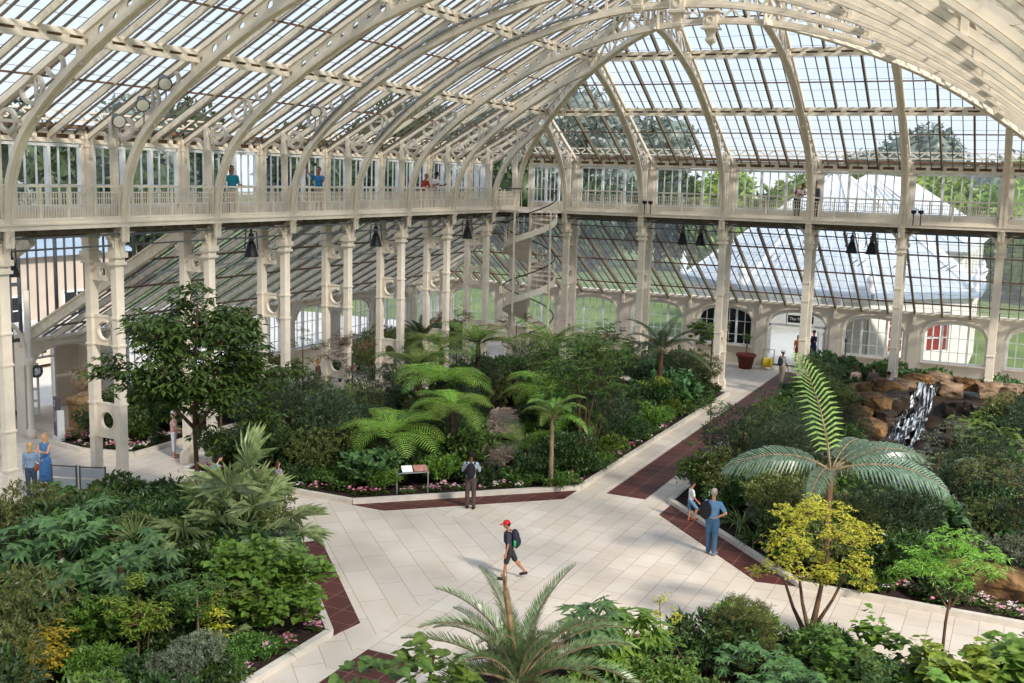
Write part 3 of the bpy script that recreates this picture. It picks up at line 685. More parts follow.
BD = [(.2, 3.0), (6.3, 3.0), (10.45, -1.25), (10.4, -14), (.2, -14)]
BC = [(13.6, -1.3), (18.1, 3.0), (24.8, 3.0), (24.8, -12), (13.6, -12)]
BE = [(-3.4, 7.3), (-5.3, 6.85), (-7.0, 7.1), (-7.2, 12.0), (-7.2, 17), (-3.4, 17)]
bed('planting_bed', BA, 'far left planting bed of tree ferns behind a pale kerb')
bed('planting_bed', BB, 'far right planting bed with rocks and waterfall behind a pale kerb')
bed('planting_bed', BD, 'near left planting bed of mixed shrubs and the big fan palm')
bed('planting_bed', BC, 'near right planting bed in the foreground')
bed('planting_bed', BE, 'small planting bed by the stone urn with pink flowers')
# ---------------- outside
polyobj('ground', [(-260, -120), (260, -120), (260, 330), (-260, 330)], -.25, M['lawn'])
gp = mat('grey gravel path', (206, 202, 194), .9, .1, 1)
polyobj('path', [(-33, -120), (-12.4, -120), (-12.4, 38.6), (5, 38.6), (5, 43), (-33, 43)], -.2, gp)
# octagonal pavilion and wing beyond the far wall
def window_part(root, P0, ax, wdt, z0, z1, nv=3, nh=3, blind=None):
    ax = Vector(ax).normalized(); f = MB(); g = MB(); P0 = Vector(P0); nrm = ax.cross(Vector((0, 0, 1)))
    for i in range(nv+1):
        p = P0+ax*(wdt*i/nv); f.beam(p+Vector((0, 0, z0)), p+Vector((0, 0, z1)), .1 if i in (0, nv) else .05, .1, upv=nrm)
    for j in range(nh+1):
        z = z0+(z1-z0)*j/nh; f.beam(P0+Vector((0, 0, z)), P0+ax*wdt+Vector((0, 0, z)), .1, .1 if j in (0, nh) else .05)
    g.add([P0+Vector((0, 0, z0)), P0+ax*wdt+Vector((0, 0, z0)), P0+ax*wdt+Vector((0, 0, z1)), P0+Vector((0, 0, z1))], [(0, 1, 2, 3)])
    o = f.build('window', M['white'], root); g.build('pane', blind or M['glass'], o)
pv = empty('pavilion', (12.3, 46.4, 0), label='pale octagonal pavilion with a pointed glass roof beyond the far wall', cat='building')
R8 = 8.3; V8 = [Vector((R8*cos(pi/8+pi/4*i), R8*sin(pi/8+pi/4*i), 0)) for i in range(8)]
wl = MB(); rf = MB(); gl = MB(); ev = MB(); red = mat('dark red blind', (140, 60, 54), .8, .2, 3)
for i in range(8):
    p, q = V8[i], V8[(i+1) % 8]; ax = (q-p).normalized(); ln_ = (q-p).length; up_ = Vector((0, 0, 1))
    op = i == 5                                            # the side that opens on the doorway
    if not op:
        for t0, t1 in ((0, .2), (.42, .58), (.8, 1)):
            a_, b_ = p+ax*ln_*t0, p+ax*ln_*t1; c = (a_+b_)/2
            wl.box((c.x, c.y, 1.9), ((b_-a_).length, .3, 3.8), rz=atan2(ax.y, ax.x))
        c = (p+q)/2; wl.box((c.x, c.y, .5), (ln_, .28, 1.0), rz=atan2(ax.y, ax.x)); wl.box((c.x, c.y, 3.5), (ln_, .28, .8), rz=atan2(ax.y, ax.x))
        for t0 in (.2, .58): window_part(pv, p+ax*ln_*t0, ax, ln_*.22, 1.0, 3.1, 3, 3, red if i in (6, 4) else None)
    else:
        for t0, t1 in ((0, .2), (.8, 1)):
            a_, b_ = p+ax*ln_*t0, p+ax*ln_*t1; c = (a_+b_)/2; wl.box((c.x, c.y, 1.9), ((b_-a_).length, .3, 3.8), rz=atan2(ax.y, ax.x))
    ev.beam(p*1.04+up_*3.98, q*1.04+up_*3.98, .5, .3); rf.beam(p*1.03+up_*4.1, V8[i]*.06+up_*10.1, .16, .16)
    gl.add([p*1.02+up_*4.15, q*1.02+up_*4.15, q*.05+up_*10.1, p*.05+up_*10.1], [(0, 1, 2, 3)])
    for t in range(1, 12):
        a_ = p+(q-p)*t/12; k_ = 1-abs(t/6-1)*.0; b_ = (p+(q-p)*t/12)*.06
        rf.beam(a_*1.02+up_*4.13, b_+up_*10.05, .03, .05)
    for zz in (5.6, 7.2, 8.6):
        fr_ = 1.02-(zz-4.15)/(10.1-4.15)*.97; rf.beam(p*fr_+up_*zz, q*fr_+up_*zz, .07, .05)
    fn = MB(); fn.lathe([(.2, 0), (.2, .25), (.12, .3), (.26, .6), (.28, .8), (.1, .95), (.14, 1.1), (.02, 1.35)], (0, 0, 0), n=10); o = fn.build('urn_finial', M['white'], pv); o.location = p*1.04+up_*4.1
rf.lathe([(.5, 9.9), (.5, 10.3), (.6, 10.4), (.1, 10.9), (.02, 11.4)], (0, 0, 0), n=8)
wl.build('wall', M['wallin'], pv); rf.build('roof_bar', M['white'], pv, kind='stuff'); gl.build('roof_glass', M['hazyglass'], pv); ev.build('eave', M['roofblue'], pv)
fl = MB(); fl.prism([(v.x, v.y) for v in V8], .0, .02); fl.build('inner_floor', M['wallin'], pv)
wg = empty('wing_building', (12.3, 70, 0), label='long pale glasshouse wing with a hipped glass roof behind the octagonal pavilion', cat='building')
b_ = MB(); b_.box((0, 0, 2.9), (13, 30, 5.8)); b_.build('wall', M['wallin'], wg); b_ = MB(); g = MB()
hw = 6.9
for s_ in (-1, 1):
    for t in range(0, 31): b_.beam((s_*hw, -15.5+t, 5.9), (0, max(-11.5, min(11.5, -15.5+t)), 10.3), .1, .1)
    g.add([(s_*hw, -15.5, 5.9), (s_*hw, 15.5, 5.9), (0, 11.5, 10.25), (0, -11.5, 10.25)], [(0, 1, 2, 3)])
for t in range(0, 15): b_.beam((-hw+t*hw/7, -15.5, 5.9), (0, -11.5, 10.3), .1, .1)
g.add([(-hw, -15.5, 5.9), (hw, -15.5, 5.9), (0, -11.5, 10.25)], [(0, 1, 2)])
b_.beam((-hw, -15.5, 5.85), (hw, -15.5, 5.85), .5, .5); b_.beam((hw, -15.5, 5.85), (hw, 15.5, 5.85), .5, .5)
b_.build('roof_bar', M['white'], wg, kind='stuff'); g.build('roof_glass', M['paleroof'], wg)
for i in range(4): window_part(wg, (-5.6+3*i, -15.05, 0), (1, 0, 0), 1.8, 3.2, 5.0, 3, 2, M['black'])
for i in range(6): window_part(wg, (6.55, -13+4.6*i, 0), (0, 1, 0), 1.8, 3.2, 5.0, 3, 2, M['black'])
ob = empty('outbuilding', (-23, 14, 0), label='low stone building with a blue grey roof outside the side entrance', cat='building')
b_ = MB(); b_.box((0, 0, 2.6), (7, 18, 5.2)); b_.build('wall', mat('pinkish stone', (206, 188, 172), .85, .15, 1), ob)
b_ = MB(); b_.add([(-3.9, -9.4, 5.2), (3.9, -9.4, 5.2), (3.9, 9.4, 5.2), (-3.9, 9.4, 5.2), (0, -9.4, 7.4), (0, 9.4, 7.4)], [(0, 1, 4), (3, 5, 2), (0, 4, 5, 3), (1, 2, 5, 4), (0, 3, 2, 1)]); b_.build('roof', M['roofblue'], ob)
for i in range(4): window_part(ob, (3.55, -7+4*i, 0), (0, 1, 0), 1.6, 1.4, 3.4, 2, 3, M['black'])
# spiral staircase
st = empty('spiral_staircase', (1.45, 27.65, 0), label='cream iron spiral staircase rising to the far left gallery corner', cat='staircase')
b_ = MB(); b_.lathe([(.2, 0), (.2, .15), (.09, .2), (.08, 8.9), (.12, 8.95), (.03, 9.15)], n=10); b_.build('newel_pole', M['iron'], st)
NS = 38; TOP = 7.95; tr0 = None; A0 = radians(38); DA = radians(-26.2); R1_ = 1.2
for i in range(NS):
    z = TOP-(i+1)*TOP/(NS+1); a = A0+DA*i*1.0
    if tr0 is None:
        t_ = MB(); w2 = abs(DA)*.6
        P = [Vector((.07*cos(0), .0, 0)), Vector((R1_*cos(-w2), R1_*sin(-w2), 0)), Vector((R1_, 0, 0)), Vector((R1_*cos(w2), R1_*sin(w2), 0))]
        t_.prism([(p.x, p.y) for p in P], -.04, 0); o = t_.build('tread', M['iron2'], st); tr0 = o
    else:
        o = tr0.copy(); COL.objects.link(o); o.parent = st
    o.location = (0, 0, z); o.rotation_euler = (0, 0, a)
so = MB(); hr = MB(); bl = MB(); sf = MB(); n_ = NS*2; pts = []; pv_ = None
for i in range(n_+1):
    a = A0+radians(13)+DA*i/2; z = TOP-TOP/(NS+1)*(i/2+.6); c_, s_ = cos(a), sin(a); pts.append(Vector((R1_*c_, R1_*s_, z+.98)))
    cur = [Vector((R1_*c_, R1_*s_, z-.16)), Vector((R1_*c_, R1_*s_, z+.12)), Vector(((R1_+.05)*c_, (R1_+.05)*s_, z+.12)), Vector(((R1_+.05)*c_, (R1_+.05)*s_, z-.16))]
    inn = [Vector((.1*c_, .1*s_, z-.12)), Vector((R1_*c_, R1_*s_, z-.12))]
    if pv_:
        so.add(pv_[0]+cur, [(j, (j+1) % 4, 4+(j+1) % 4, 4+j) for j in range(4)]); sf.add(pv_[1]+inn, [(0, 1, 3, 2)])
    pv_ = (cur, inn)
    bl.beam((R1_*c_, R1_*s_, z), (R1_*c_, R1_*s_, z+.97), .018, .018, upv=(1, 0, 0))
hr.tube(pts, .03, n=6)
so.build('stringer', M['iron'], st); sf.build('soffit', M['iron2'], st); bl.build('baluster', M['iron'], st, kind='stuff'); hr.build('handrail', M['black'], st)
pl = MB(); pl.prism([(-1.4, -.6), (-.2, -.9), (1.1, .6), (1.1, 1.4), (-1.4, 1.4)], 7.86, 7.95); pl.build('landing', M['iron2'], st)
b_ = MB(); b_.tube([(-1.3, -.55, 8.95), (-.1, -.85, 8.95), (-.05, -.8, 8.7), (-.35, -.4, 8.3)], .028); 
b_.build('landing_rail', M['black'], st)
b_ = MB(); b_.beam((-.1, -.85, 7.9), (-.1, -.85, 8.95), .03, .03, upv=(1, 0, 0)); b_.beam((-1.3, -.55, 7.9), (-1.3, -.55, 8.95), .03, .03, upv=(1, 0, 0))
for i in range(1, 11):
    q = Vector((-1.3, -.55, 0)).lerp(Vector((-.1, -.85, 0)), i/11); b_.beam((q.x, q.y, 7.9), (q.x, q.y, 8.95), .012, .012, upv=(1, 0, 0))
b_.build('landing_baluster', M['iron'], st, kind='stuff')
for a in (radians(-100), radians(-20)):
    b_ = MB(); b_.beam((1.3*cos(a), 1.3*sin(a), 0), (1.3*cos(a), 1.3*sin(a), 7.9), .07, .07, upv=(1, 0, 0)); b_.build('support_rod', M['iron'], st)
# bell lamps under the galleries
def bell(loc, label, r=.24):
    rt_ = empty('bell_lamp', loc, label=label, cat='lamp', group='black bell lamps under the galleries')
    a = MB(); a.lathe([(r, -.45), (r*.98, -.42), (r*.62, -.12), (r*.5, .0), (r*.34, .06)], n=14); a.build('lamp_shade', M['black'], rt_)
    a = MB(); a.lathe([(r*.36, .06), (r*.36, .3), (r*.2, .34), (.03, .36), (.03, .66)], n=10); a.build('lamp_housing', M['dark'], rt_)
    a = MB(); a.beam((-r*1.1, 0, -.2), (-r*.9, 0, .4), .03, .03); a.beam((r*1.1, 0, -.2), (r*.9, 0, .4), .03, .03); a.beam((-r*.9, 0, .4), (r*.9, 0, .4), .03, .03); a.build('yoke', M['dark'], rt_)
    a = MB(); a.lathe([(r*.6, -.4), (r*.3, -.36), (.02, -.34)], n=12); a.build('lens', M['white'], rt_)
for loc, lb_ in (((-.9, .7, 7.05), 'large black bell lamp at the left edge'), ((-.9, 10.32, 7.05), 'black bell lamp above the crown of the big tree'), ((-.9, 12.1, 7.05), 'small black bell lamp right of the tall tree, behind a column'), ((-.9, 18, 7.05), 'black bell lamp midway along the left gallery'), ((-.9, 19.9, 7.05), 'small black bell lamp beside a left gallery column'), ((-.9, 25.75, 7.05), 'black bell lamp nearest the spiral staircase'),
                 ((8.15, 29.96, 7.05), 'black bell lamp under the end gallery, left one of the pair above the feather palm'), ((9.0, 29.96, 7.05), 'black bell lamp under the end gallery, right one of the pair above the feather palm'), ((15.72, 29.96, 7.05), 'black bell lamp right of the doorway sign, left one of the pair'), ((16.54, 29.96, 7.05), 'black bell lamp right of the doorway sign, right one of the pair')):
    bell(loc, lb_, .2 if loc[1] in (12.1, 19.9) else .25)
# spotlights and cable pipes on the ribs
def spot(loc, d, label):
    r_ = empty('spotlight', loc, label=label, cat='spotlight'); q = Vector(d).to_track_quat('Z', 'Y').to_matrix()
    a = MB(); a.lathe([(.1, -.3), (.13, -.2), (.17, .1), (.19, .12), (.19, .16)], n=14); a.v = [tuple(q @ Vector(v)) for v in a.v]; a.build('lamp_housing', M['dark'], r_)
    a = MB(); a.lathe([(.16, .15), (.16, .165)], n=14, sm=False); a.v = [tuple(q @ Vector(v)) for v in a.v]; a.build('lens', M['wallin'], r_)
    a = MB(); a.beam((0, .05, -.1), (-.15, .2, -.7), .04, .05); a.build('bracket', M['steel'], r_)
spot((-.05, 3.7, 10.75), (.8, -.5, -.35), 'round dark spotlight on the post between the two left front ribs')
spot((.85, 3.7, 11.2), (.7, -.6, -.5), 'grey spotlight inside the ring bracket of a left rib')
spot((1.65, 3.7, 11.75), (.7, -.6, -.5), 'grey spotlight at the upper ring of a left rib')
spot((1.0, 11.3, 11.5), (.7, -.6, -.5), 'grey spotlight on a left rib above the man photographing')
for k_, n_ in ((3, 'above the man photographing from the gallery'), (4, 'fourth along from the left edge')):
    a = MB(); pts = [(s_, -.1+.02*sin(s_*3), zin(s_)+.3-ZG) for s_ in [.8+.5*i for i in range(18)]]; a.tube(pts, .045, n=6)
    a.build('cable_pipe', M['steel'], loc=(0, BAY*k_, ZG), label='grey cable pipe running up the arch rib '+n_, cat='pipe')
# small benches / loudspeakers on the end gallery rail: two-cup uplighters
for x, lb_ in ((6.8, 'twin-cup light on the end gallery, right of the staircase bay'), (18.4, 'twin-cup light on the end gallery above the waterfall rocks')):
    r_ = empty('twin_light', (x, 28.7, 7.95), label=lb_, cat='light')
    for dx in (-.14, .14):
        a = MB(); a.lathe([(.02, 0), (.02, .45), (.1, .5), (.12, .62)], (dx, 0, 0), n=10); a.build('cup', M['black'], r_)
# doorway sign + exit sign
def text_obj(name, body, size, loc, rot, m_, parent=None, ext=.004):
    c = bpy.data.curves.new(name, 'FONT'); c.body = body; c.size = size; c.extrude = ext; c.align_x = 'CENTER'; c.align_y = 'CENTER'; c.materials.append(m_)
    o = bpy.data.objects.new(name, c); COL.objects.link(o); o.location = loc; o.rotation_euler = rot
    if parent: o.parent = parent
    return o
ds = empty('doorway_sign', (12.3, 37.75, 2.6), label='black sign with white lettering above the far doorway', cat='sign')
a = MB(); a.box((0, 0, 0), (1.3, .06, .38)); a.build('board', M['black'], ds); text_obj('lettering', 'The Women', .22, (0, -.035, 0), (pi/2, 0, 0), M['white'], ds)
ex = empty('exit_sign', (12.65, 37.7, 2.93), label='small green emergency exit sign above the black doorway sign', cat='sign'); gr_ = mat('exit green', (30, 110, 90), .5)
a = MB(); a.box((0, 0, 0), (.5, .06, .22)); a.build('board', gr_, ex)
a = MB(); a.beam((-.12, -.035, -.06), (-.05, -.035, .02), .02, .03, upv=(0, 1, 0)); a.beam((-.05, -.035, .02), (-.1, -.035, .07), .02, .04, upv=(0, 1, 0)); a.box((.14, -.035, 0), (.08, .01, .15)); a.build('pictogram', M['white'], ex)
ex2 = empty('exit_sign', (-11.5, 10.7, 2.35), label='small green exit sign over the left side door', cat='sign')
a = MB(); a.box((0, 0, 0), (.05, .5, .22)); a.build('board', gr_, ex2); a = MB(); a.box((.03, .12, 0), (.01, .08, .15)); a.box((.03, -.1, 0), (.01, .16, .05)); a.build('pictogram', M['white'], ex2)
# stone urn on pedestal
ur = empty('stone_urn', (-6.75, 8.35, 0), label='large stone urn standing on a square pedestal at the left entrance', cat='urn')
a = MB(); a.lathe([(.56, 0), (.56, .42), (.5, .5), (.47, .52), (.47, 1.62), (.53, 1.66), (.55, 1.8), (.5, 1.86), (.36, 1.98)], sq=True); a.build('pedestal', M['buff'], ur)
a = MB(); a.lathe([(.27, 1.98), (.27, 2.06), (.14, 2.12), (.14, 2.2), (.3, 2.3), (.5, 2.55), (.53, 2.8), (.46, 2.98), (.34, 3.08), (.33, 3.16), (.42, 3.24), (.36, 3.26), (.28, 3.15)], n=24); a.build('vase', M['urn'], ur)
for s_ in (-1, 1):
    a = MB(); a.tube([(s_*(.48+.14*sin(t)), 0, 2.95+.14*(1-cos(t))-.1) for t in [pi*i/8 for i in range(9)]], .045, n=8); a.build('handle', M['urn'], ur)
ur.scale = (.77,)*3
sg_ = empty('information_sign', (-7.0, 7.45, 0), rz=radians(-25), label='upright grey and white information panel beside the stone urn', cat='sign')
a = MB(); a.box((0, 0, .12), (.74, .3, .24)); a.box((.3, 0, .75), (.16, .26, 1.3)); a.build('plinth', M['white'], sg_)
pg = mat('slate grey panel', (92, 90, 98), .5); a = MB(); a.box((-.06, -.02, 1.05), (.6, .12, 1.7)); a.build('panel', pg, sg_)
a = MB(); rnd = random.Random(3)
for i in range(11): a.box((-.2+rnd.uniform(-.02, .08), -.085, 1.75-.08*i-(.1 if i > 3 else 0)), (rnd.uniform(.1, .26), .005, .03))
a.build('printed_line', M['white'], sg_, kind='stuff')
sg_.scale = (.82,)*3
ws = empty('wall_lamp', (-8.95, 8.3, 2.15), label='round caged bulkhead lamp on the pier by the side entrance', cat='lamp')
a = MB(); a.ring((0, 0, 0), (0, 1, 0), (0, 0, 1), .2, .06, (1, 0, 0), .12, 16); a.beam((.05, -.2, 0), (.05, .2, 0), .03, .03); a.beam((.05, 0, -.2), (.05, 0, .2), .03, .03, upv=(1, 0, 0)); a.build('cage', M['dark'], ws)
a = MB(); a.lathe([(.18, -.02), (.14, .05), (.02, .08)], n=12); a.v = [(v[2], v[0], v[1]) for v in a.v]; a.build('lens', M['white'], ws)
# barrier boards by the near left path
for (x, y, rz, lb_) in ((-1.8, 3.0, .35, 'low two-panel barrier board behind two women, left one'), (-1.0, 3.3, .4, 'low barrier board beside the shrub, right one')):
    r_ = empty('barrier', (x, y, 0), rz=rz, label=lb_, cat='barrier'); r_.scale = (.68, .8, .9)
    for px_ in (-.55, .55):
        a = MB(); a.beam((px_, 0, 0), (px_, 0, 1.05), .05, .05, upv=(1, 0, 0)); a.box((px_, 0, .02), (.08, .5, .04)); a.build('post', M['dark'], r_)
    a = MB(); a.beam((-.55, 0, 1.0), (.55, 0, 1.0), .04, .04); a.beam((-.55, 0, .25), (.55, 0, .25), .04, .04); a.build('rail', M['dark'], r_)
    for z in (.44, .8):
        a = MB(); a.box((0, 0, z), (1.0, .02, .3)); a.build('panel', mat('pale grey panel', (178, 182, 188), .6), r_)
# plaque on a steel stand
pq = empty('plaque_stand', (6.8, 8.15, .09), rz=radians(43), label='low steel label stand with a white card among the tree ferns', cat='plaque')
for x in (-.47, .47):
    a = MB(); a.beam((x, 0, 0), (x, 0, .62), .035, .035, upv=(1, 0, 0)); a.build('leg', M['steel'], pq)
a = MB(); a.beam((-.5, 0, .62), (.5, 0, .62), .03, .03); a.beam((-.47, 0, .6), (-.47, .3, .75), .03, .03); a.beam((.47, 0, .6), (.47, .3, .75), .03, .03); a.build('frame', M['steel'], pq)
T_ = Matrix.Rotation(radians(28), 3, 'X')
a = MB(); a.box((-.14, .15, .71), (.32, .28, .015), M4=T_); a.build('card', M['white'], pq)
a = MB(); a.box((.26, .15, .71), (.4, .28, .012), M4=T_); a.build('picture_panel', mat('plaque picture', (150, 150, 140), .5, 0, 14, col2=(186, 84, 66)), pq)
# planter, hose reel, poles by the far wall
po = empty('potted_tree', (9.9, 36.4, 0), label='small round-topped tree in a terracotta pot under the dark window', cat='potted plant')
a = MB(); a.lathe([(.32, 0), (.45, .62), (.52, .64), (.52, .76), (.44, .76), (.42, .7)], n=18); a.build('pot', M['terra'], po)
a = MB(); a.tube([(0, 0, .68), (.02, 0, 1.2), (0, .02, 1.7)], [.035, .03, .02]); a.build('trunk', M['bark'], po)
hs_ = empty('hose_reel', (11.0, 36.6, 0), label='yellow hose reel on a steel frame right of the terracotta pot', cat='hose reel')
a = MB(); a.lathe([(.3, -.2), (.3, -.17), (.2, -.16), (.24, 0), (.2, .16), (.3, .17), (.3, .2)], n=18); a.v = [(v[2], v[0], v[1]+.38) for v in a.v]; a.build('drum', M['yellow'], hs_)
a = MB()
for x in (-.28, .28): a.tube([(x, -.3, 0), (x, -.1, .5), (x, .1, 1.05), (x, .05, .5), (x, .3, 0)], .02)
a.tube([(-.28, .1, 1.05), (.28, .1, 1.05)], .02); a.build('frame', M['steel'], hs_)
a = MB(); a.tube([(0, 0, 0), (0, 0, 1.75)], .03); a.lathe([(.08, 1.7), (.08, 1.85), (.03, 1.88)], n=8); a.build('floor_lamp_post', M['dark'], loc=(14.7, 37.3, 0), label='thin dark post with a small head against the pier right of the doorway', cat='post')
# white posts left of path: short iron pillar
a = MB(); a.lathe([(.22, 0), (.22, .3), (.16, .34), (.15, 1.9), (.2, 1.95), (.2, 2.02)], sq=True); a.lathe([(.15, 2.02), (.06, 2.1), (.12, 2.25), (.02, 2.4)], n=8)
# railing along the left aisle behind the columns + display boards
rl_ = empty('aisle_railing', (-2.9, 17.5, 0), label='dark railing between the left aisle and the beds', cat='railing')
a = MB(); a.beam((0, -6.5, 1.05), (0, 9, 1.05), .06, .08); a.beam((0, -6.5, .15), (0, 9, .15), .05, .05); a.build('handrail', M['bar'], rl_)
for i in range(9):
    a = MB(); a.beam((0, -6.5+15.5*i/8, 0), (0, -6.5+15.5*i/8, 1.05), .05, .05, upv=(1, 0, 0)); a.build('post', M['bar'], rl_)
for i in range(5):
    r_ = empty('display_board', (-2.75, 13.2+1.0*i*.95, 0), label='pale display board leaning on the aisle railing, %s from the front' % ORD[i], cat='board')
    a = MB(); a.box((0, 0, .95 if i % 2 else .6), (.04, .62, .5)); a.build('panel', M['roofblue'] if i % 2 == 0 else M['wallin'], r_)
    a = MB(); a.beam((0, 0, 0), (0, 0, .9), .04, .04, upv=(1, 0, 0)); a.build('stand', M['dark'], r_)
# ================================================================ plants
RN = random.Random(11)
G = {
 'deep': leafmat('deep green leaf', (72, 98, 46), (42, 62, 32)),
 'mid': leafmat('mid green leaf', (98, 130, 54), (58, 86, 38)),
 'bright': leafmat('bright green leaf', (120, 150, 62), (80, 112, 44), trans=.35),
 'lime': leafmat('lime green leaf', (152, 172, 70), (104, 130, 48), trans=.35),
 'yellow': leafmat('yellow green leaf', (206, 200, 74), (150, 156, 52), trans=.35, hue=.008, val=.1),
 'gold': leafmat('golden leaf', (206, 180, 60), (150, 140, 44), trans=.3, hue=.005, val=.1),
 'olive': leafmat('olive leaf', (120, 128, 68), (76, 86, 46)),
 'grey': leafmat('grey green leaf', (132, 142, 112), (88, 98, 76)),
 'blue': leafmat('dark dusky leaf', (80, 98, 66), (46, 60, 42)),
 'palm': leafmat('palm frond green', (122, 140, 92), (78, 98, 58), rough=.35),
 'silver': leafmat('silvery palm blade', (164, 176, 124), (116, 134, 84), rough=.35, trans=.35),
 'fern': leafmat('tree fern green', (160, 196, 84), (112, 156, 58), trans=.4, val=.15),
 'ferndark': leafmat('dark fern green', (136, 160, 76), (88, 116, 50), trans=.35, val=.2),
 'bronze': leafmat('bronze leaf', (140, 96, 74), (90, 66, 46)),
 'tetra': leafmat('large dull green leaf', (96, 130, 76), (58, 88, 50)),
 'dry': leafmat('dry straw leaf', (186, 160, 112), (140, 116, 76)),
}
def leaf(mb, p, d, nrm, L, W_, mi=0, fold=.15):
    s_ = d.cross(nrm)
    if s_.length < 1e-4: s_ = d.orthogonal()
    s_.normalize(); n = s_.cross(d).normalized(); mid = p+d*L*.45
    mb.add([p, mid+s_*W_/2+n*W_*fold, p+d*L-n*L*.12, mid-s_*W_/2+n*W_*fold], [(0, 1, 2), (0, 2, 3)], mi)
def rv(r): 
    while 1:
        v = Vector((r.uniform(-1, 1), r.uniform(-1, 1), r.uniform(-1, 1)))
        if .05 < v.length < 1: return v
def lobed(mb, p, d, nrm, R_, lobes=7, mi=0, depth=.45):
    s_ = d.cross(nrm).normalized(); n = s_.cross(d).normalized(); vs = [p]
    N_ = lobes*2+1
    for i in range(N_):
        a = -2.3+4.6*i/(N_-1); r_ = R_*(1 if i % 2 else depth)*(.8+.2*cos(a)); vs.append(p+(d*cos(a)+s_*sin(a))*r_-n*r_*r_*.25/R_)
    mb.add(vs, [(0, i, i+1) for i in range(1, N_)], mi)
def heart(mb, p, d, nrm, R_, mi=0):
    s_ = d.cross(nrm).normalized(); n = s_.cross(d).normalized()
    pts = [(0, 0), (-.25, .3), (-.1, .62), (.3, .66), (.75, .35), (1.15, 0)]
    L_ = [p+d*R_*x+s_*R_*y+n*R_*y*.18-n*R_*x*x*.15 for x, y in pts]; Rr = [p+d*R_*x-s_*R_*y+n*R_*y*.18-n*R_*x*x*.15 for x, y in pts[1:-1]]
    mb.add(L_+Rr, [(0, 1, 2), (0, 2, 3), (0, 3, 4), (0, 4, 5), (0, 6, 7)[::-1], (0, 7, 8)[::-1], (0, 8, 9)[::-1], (0, 9, 5)[::-1]], mi)
def shrub_mesh(seed, rx, h, tips, m_, L, W_, base=.25, shape='leaf', droop=0, zlow=.12, upb=.5, stems=5, sr=.018, flower=None):
    """returns (foliage MB, stem MB): twigs end in leaf clusters that fill a dome"""
    tips = int(tips*1.6); L *= .86; W_ *= .86; r = random.Random(seed); f = MB(); s_ = MB(); lump = [(rv(r).normalized(), r.uniform(.72, 1.12)) for _ in range(9)]
    for i in range(stems):
        a = 2*pi*i/stems+r.uniform(-.4, .4); q = Vector((cos(a)*rx*.5, sin(a)*rx*.5, h*r.uniform(.55, .8)))
        s_.tube([(cos(a)*.04, sin(a)*.04, -.05), q*.5+Vector((0, 0, h*.1)), q], [sr*1.5, sr, sr*.5], n=5)
    for i in range(tips):
        v = rv(r).normalized(); v.z = abs(v.z)*.95+.05 if r.random() < .8 else v.z
        k_ = 1
        for d_, w_ in lump: k_ *= 1+(w_-1)*max(0, v.dot(d_))**3
        rr = (r.random()**.35)*k_
        c = Vector((v.x*rx*rr, v.y*rx*rr, h*zlow+(h*(1-zlow))*(.5+.5*v.z)*rr if v.z > 0 else h*.45+v.z*h*.33*rr))
        out_ = Vector((v.x, v.y, max(v.z, .0)+upb)).normalized()
        for j in range(m_):
            d = (out_*.6+rv(r)*.9); d.z -= droop; d.normalize(); nrm = (Vector((0, 0, 1))+rv(r)*.6).normalized(); l_ = L*r.uniform(.65, 1.25)
            p = c+rv(r)*L*.5
            if p.z < .02: p.z = .02
            if shape == 'leaf': leaf(f, p, d, nrm, l_, W_*l_/L)
            elif shape == 'lobed': lobed(f, p, d, nrm, l_, 7)
            else: heart(f, p, d, nrm, l_)
        if flower and r.random() < flower[0]: 
            for _ in range(3): leaf(f, c+out_*L, rv(r).normalized(), out_, flower[1], flower[1], 1)
    return f, s_
def place(root, x, y, z=.08, rz=None, sc=1, **tg):
    root.location = (x, y, z); root.rotation_euler = (0, 0, RN.uniform(0, 6.28) if rz is None else rz); root.scale = sc if isinstance(sc, tuple) else (sc,)*3
    return tag(root, **tg)
def shrub(name, seed, fm_, sm_=None, cat='shrub', label=None, group=None, **k_):
    f, s_ = shrub_mesh(seed, **k_); root = empty(name, label=label, cat=cat, group=group)
    f.build('foliage', fm_ if isinstance(fm_, list) else [fm_], root, kind=None); 
    if s_.v: s_.build('stem', sm_ or M['barkdark'], root)
    return root
def again(src, x, y, z=.08, rz=None, sc=1, label=None, group=None):
    c = copy_tree(src); place(c, x, y, z, rz, sc)
    if label: c['label'] = label
    if group: c['group'] = group
    return c
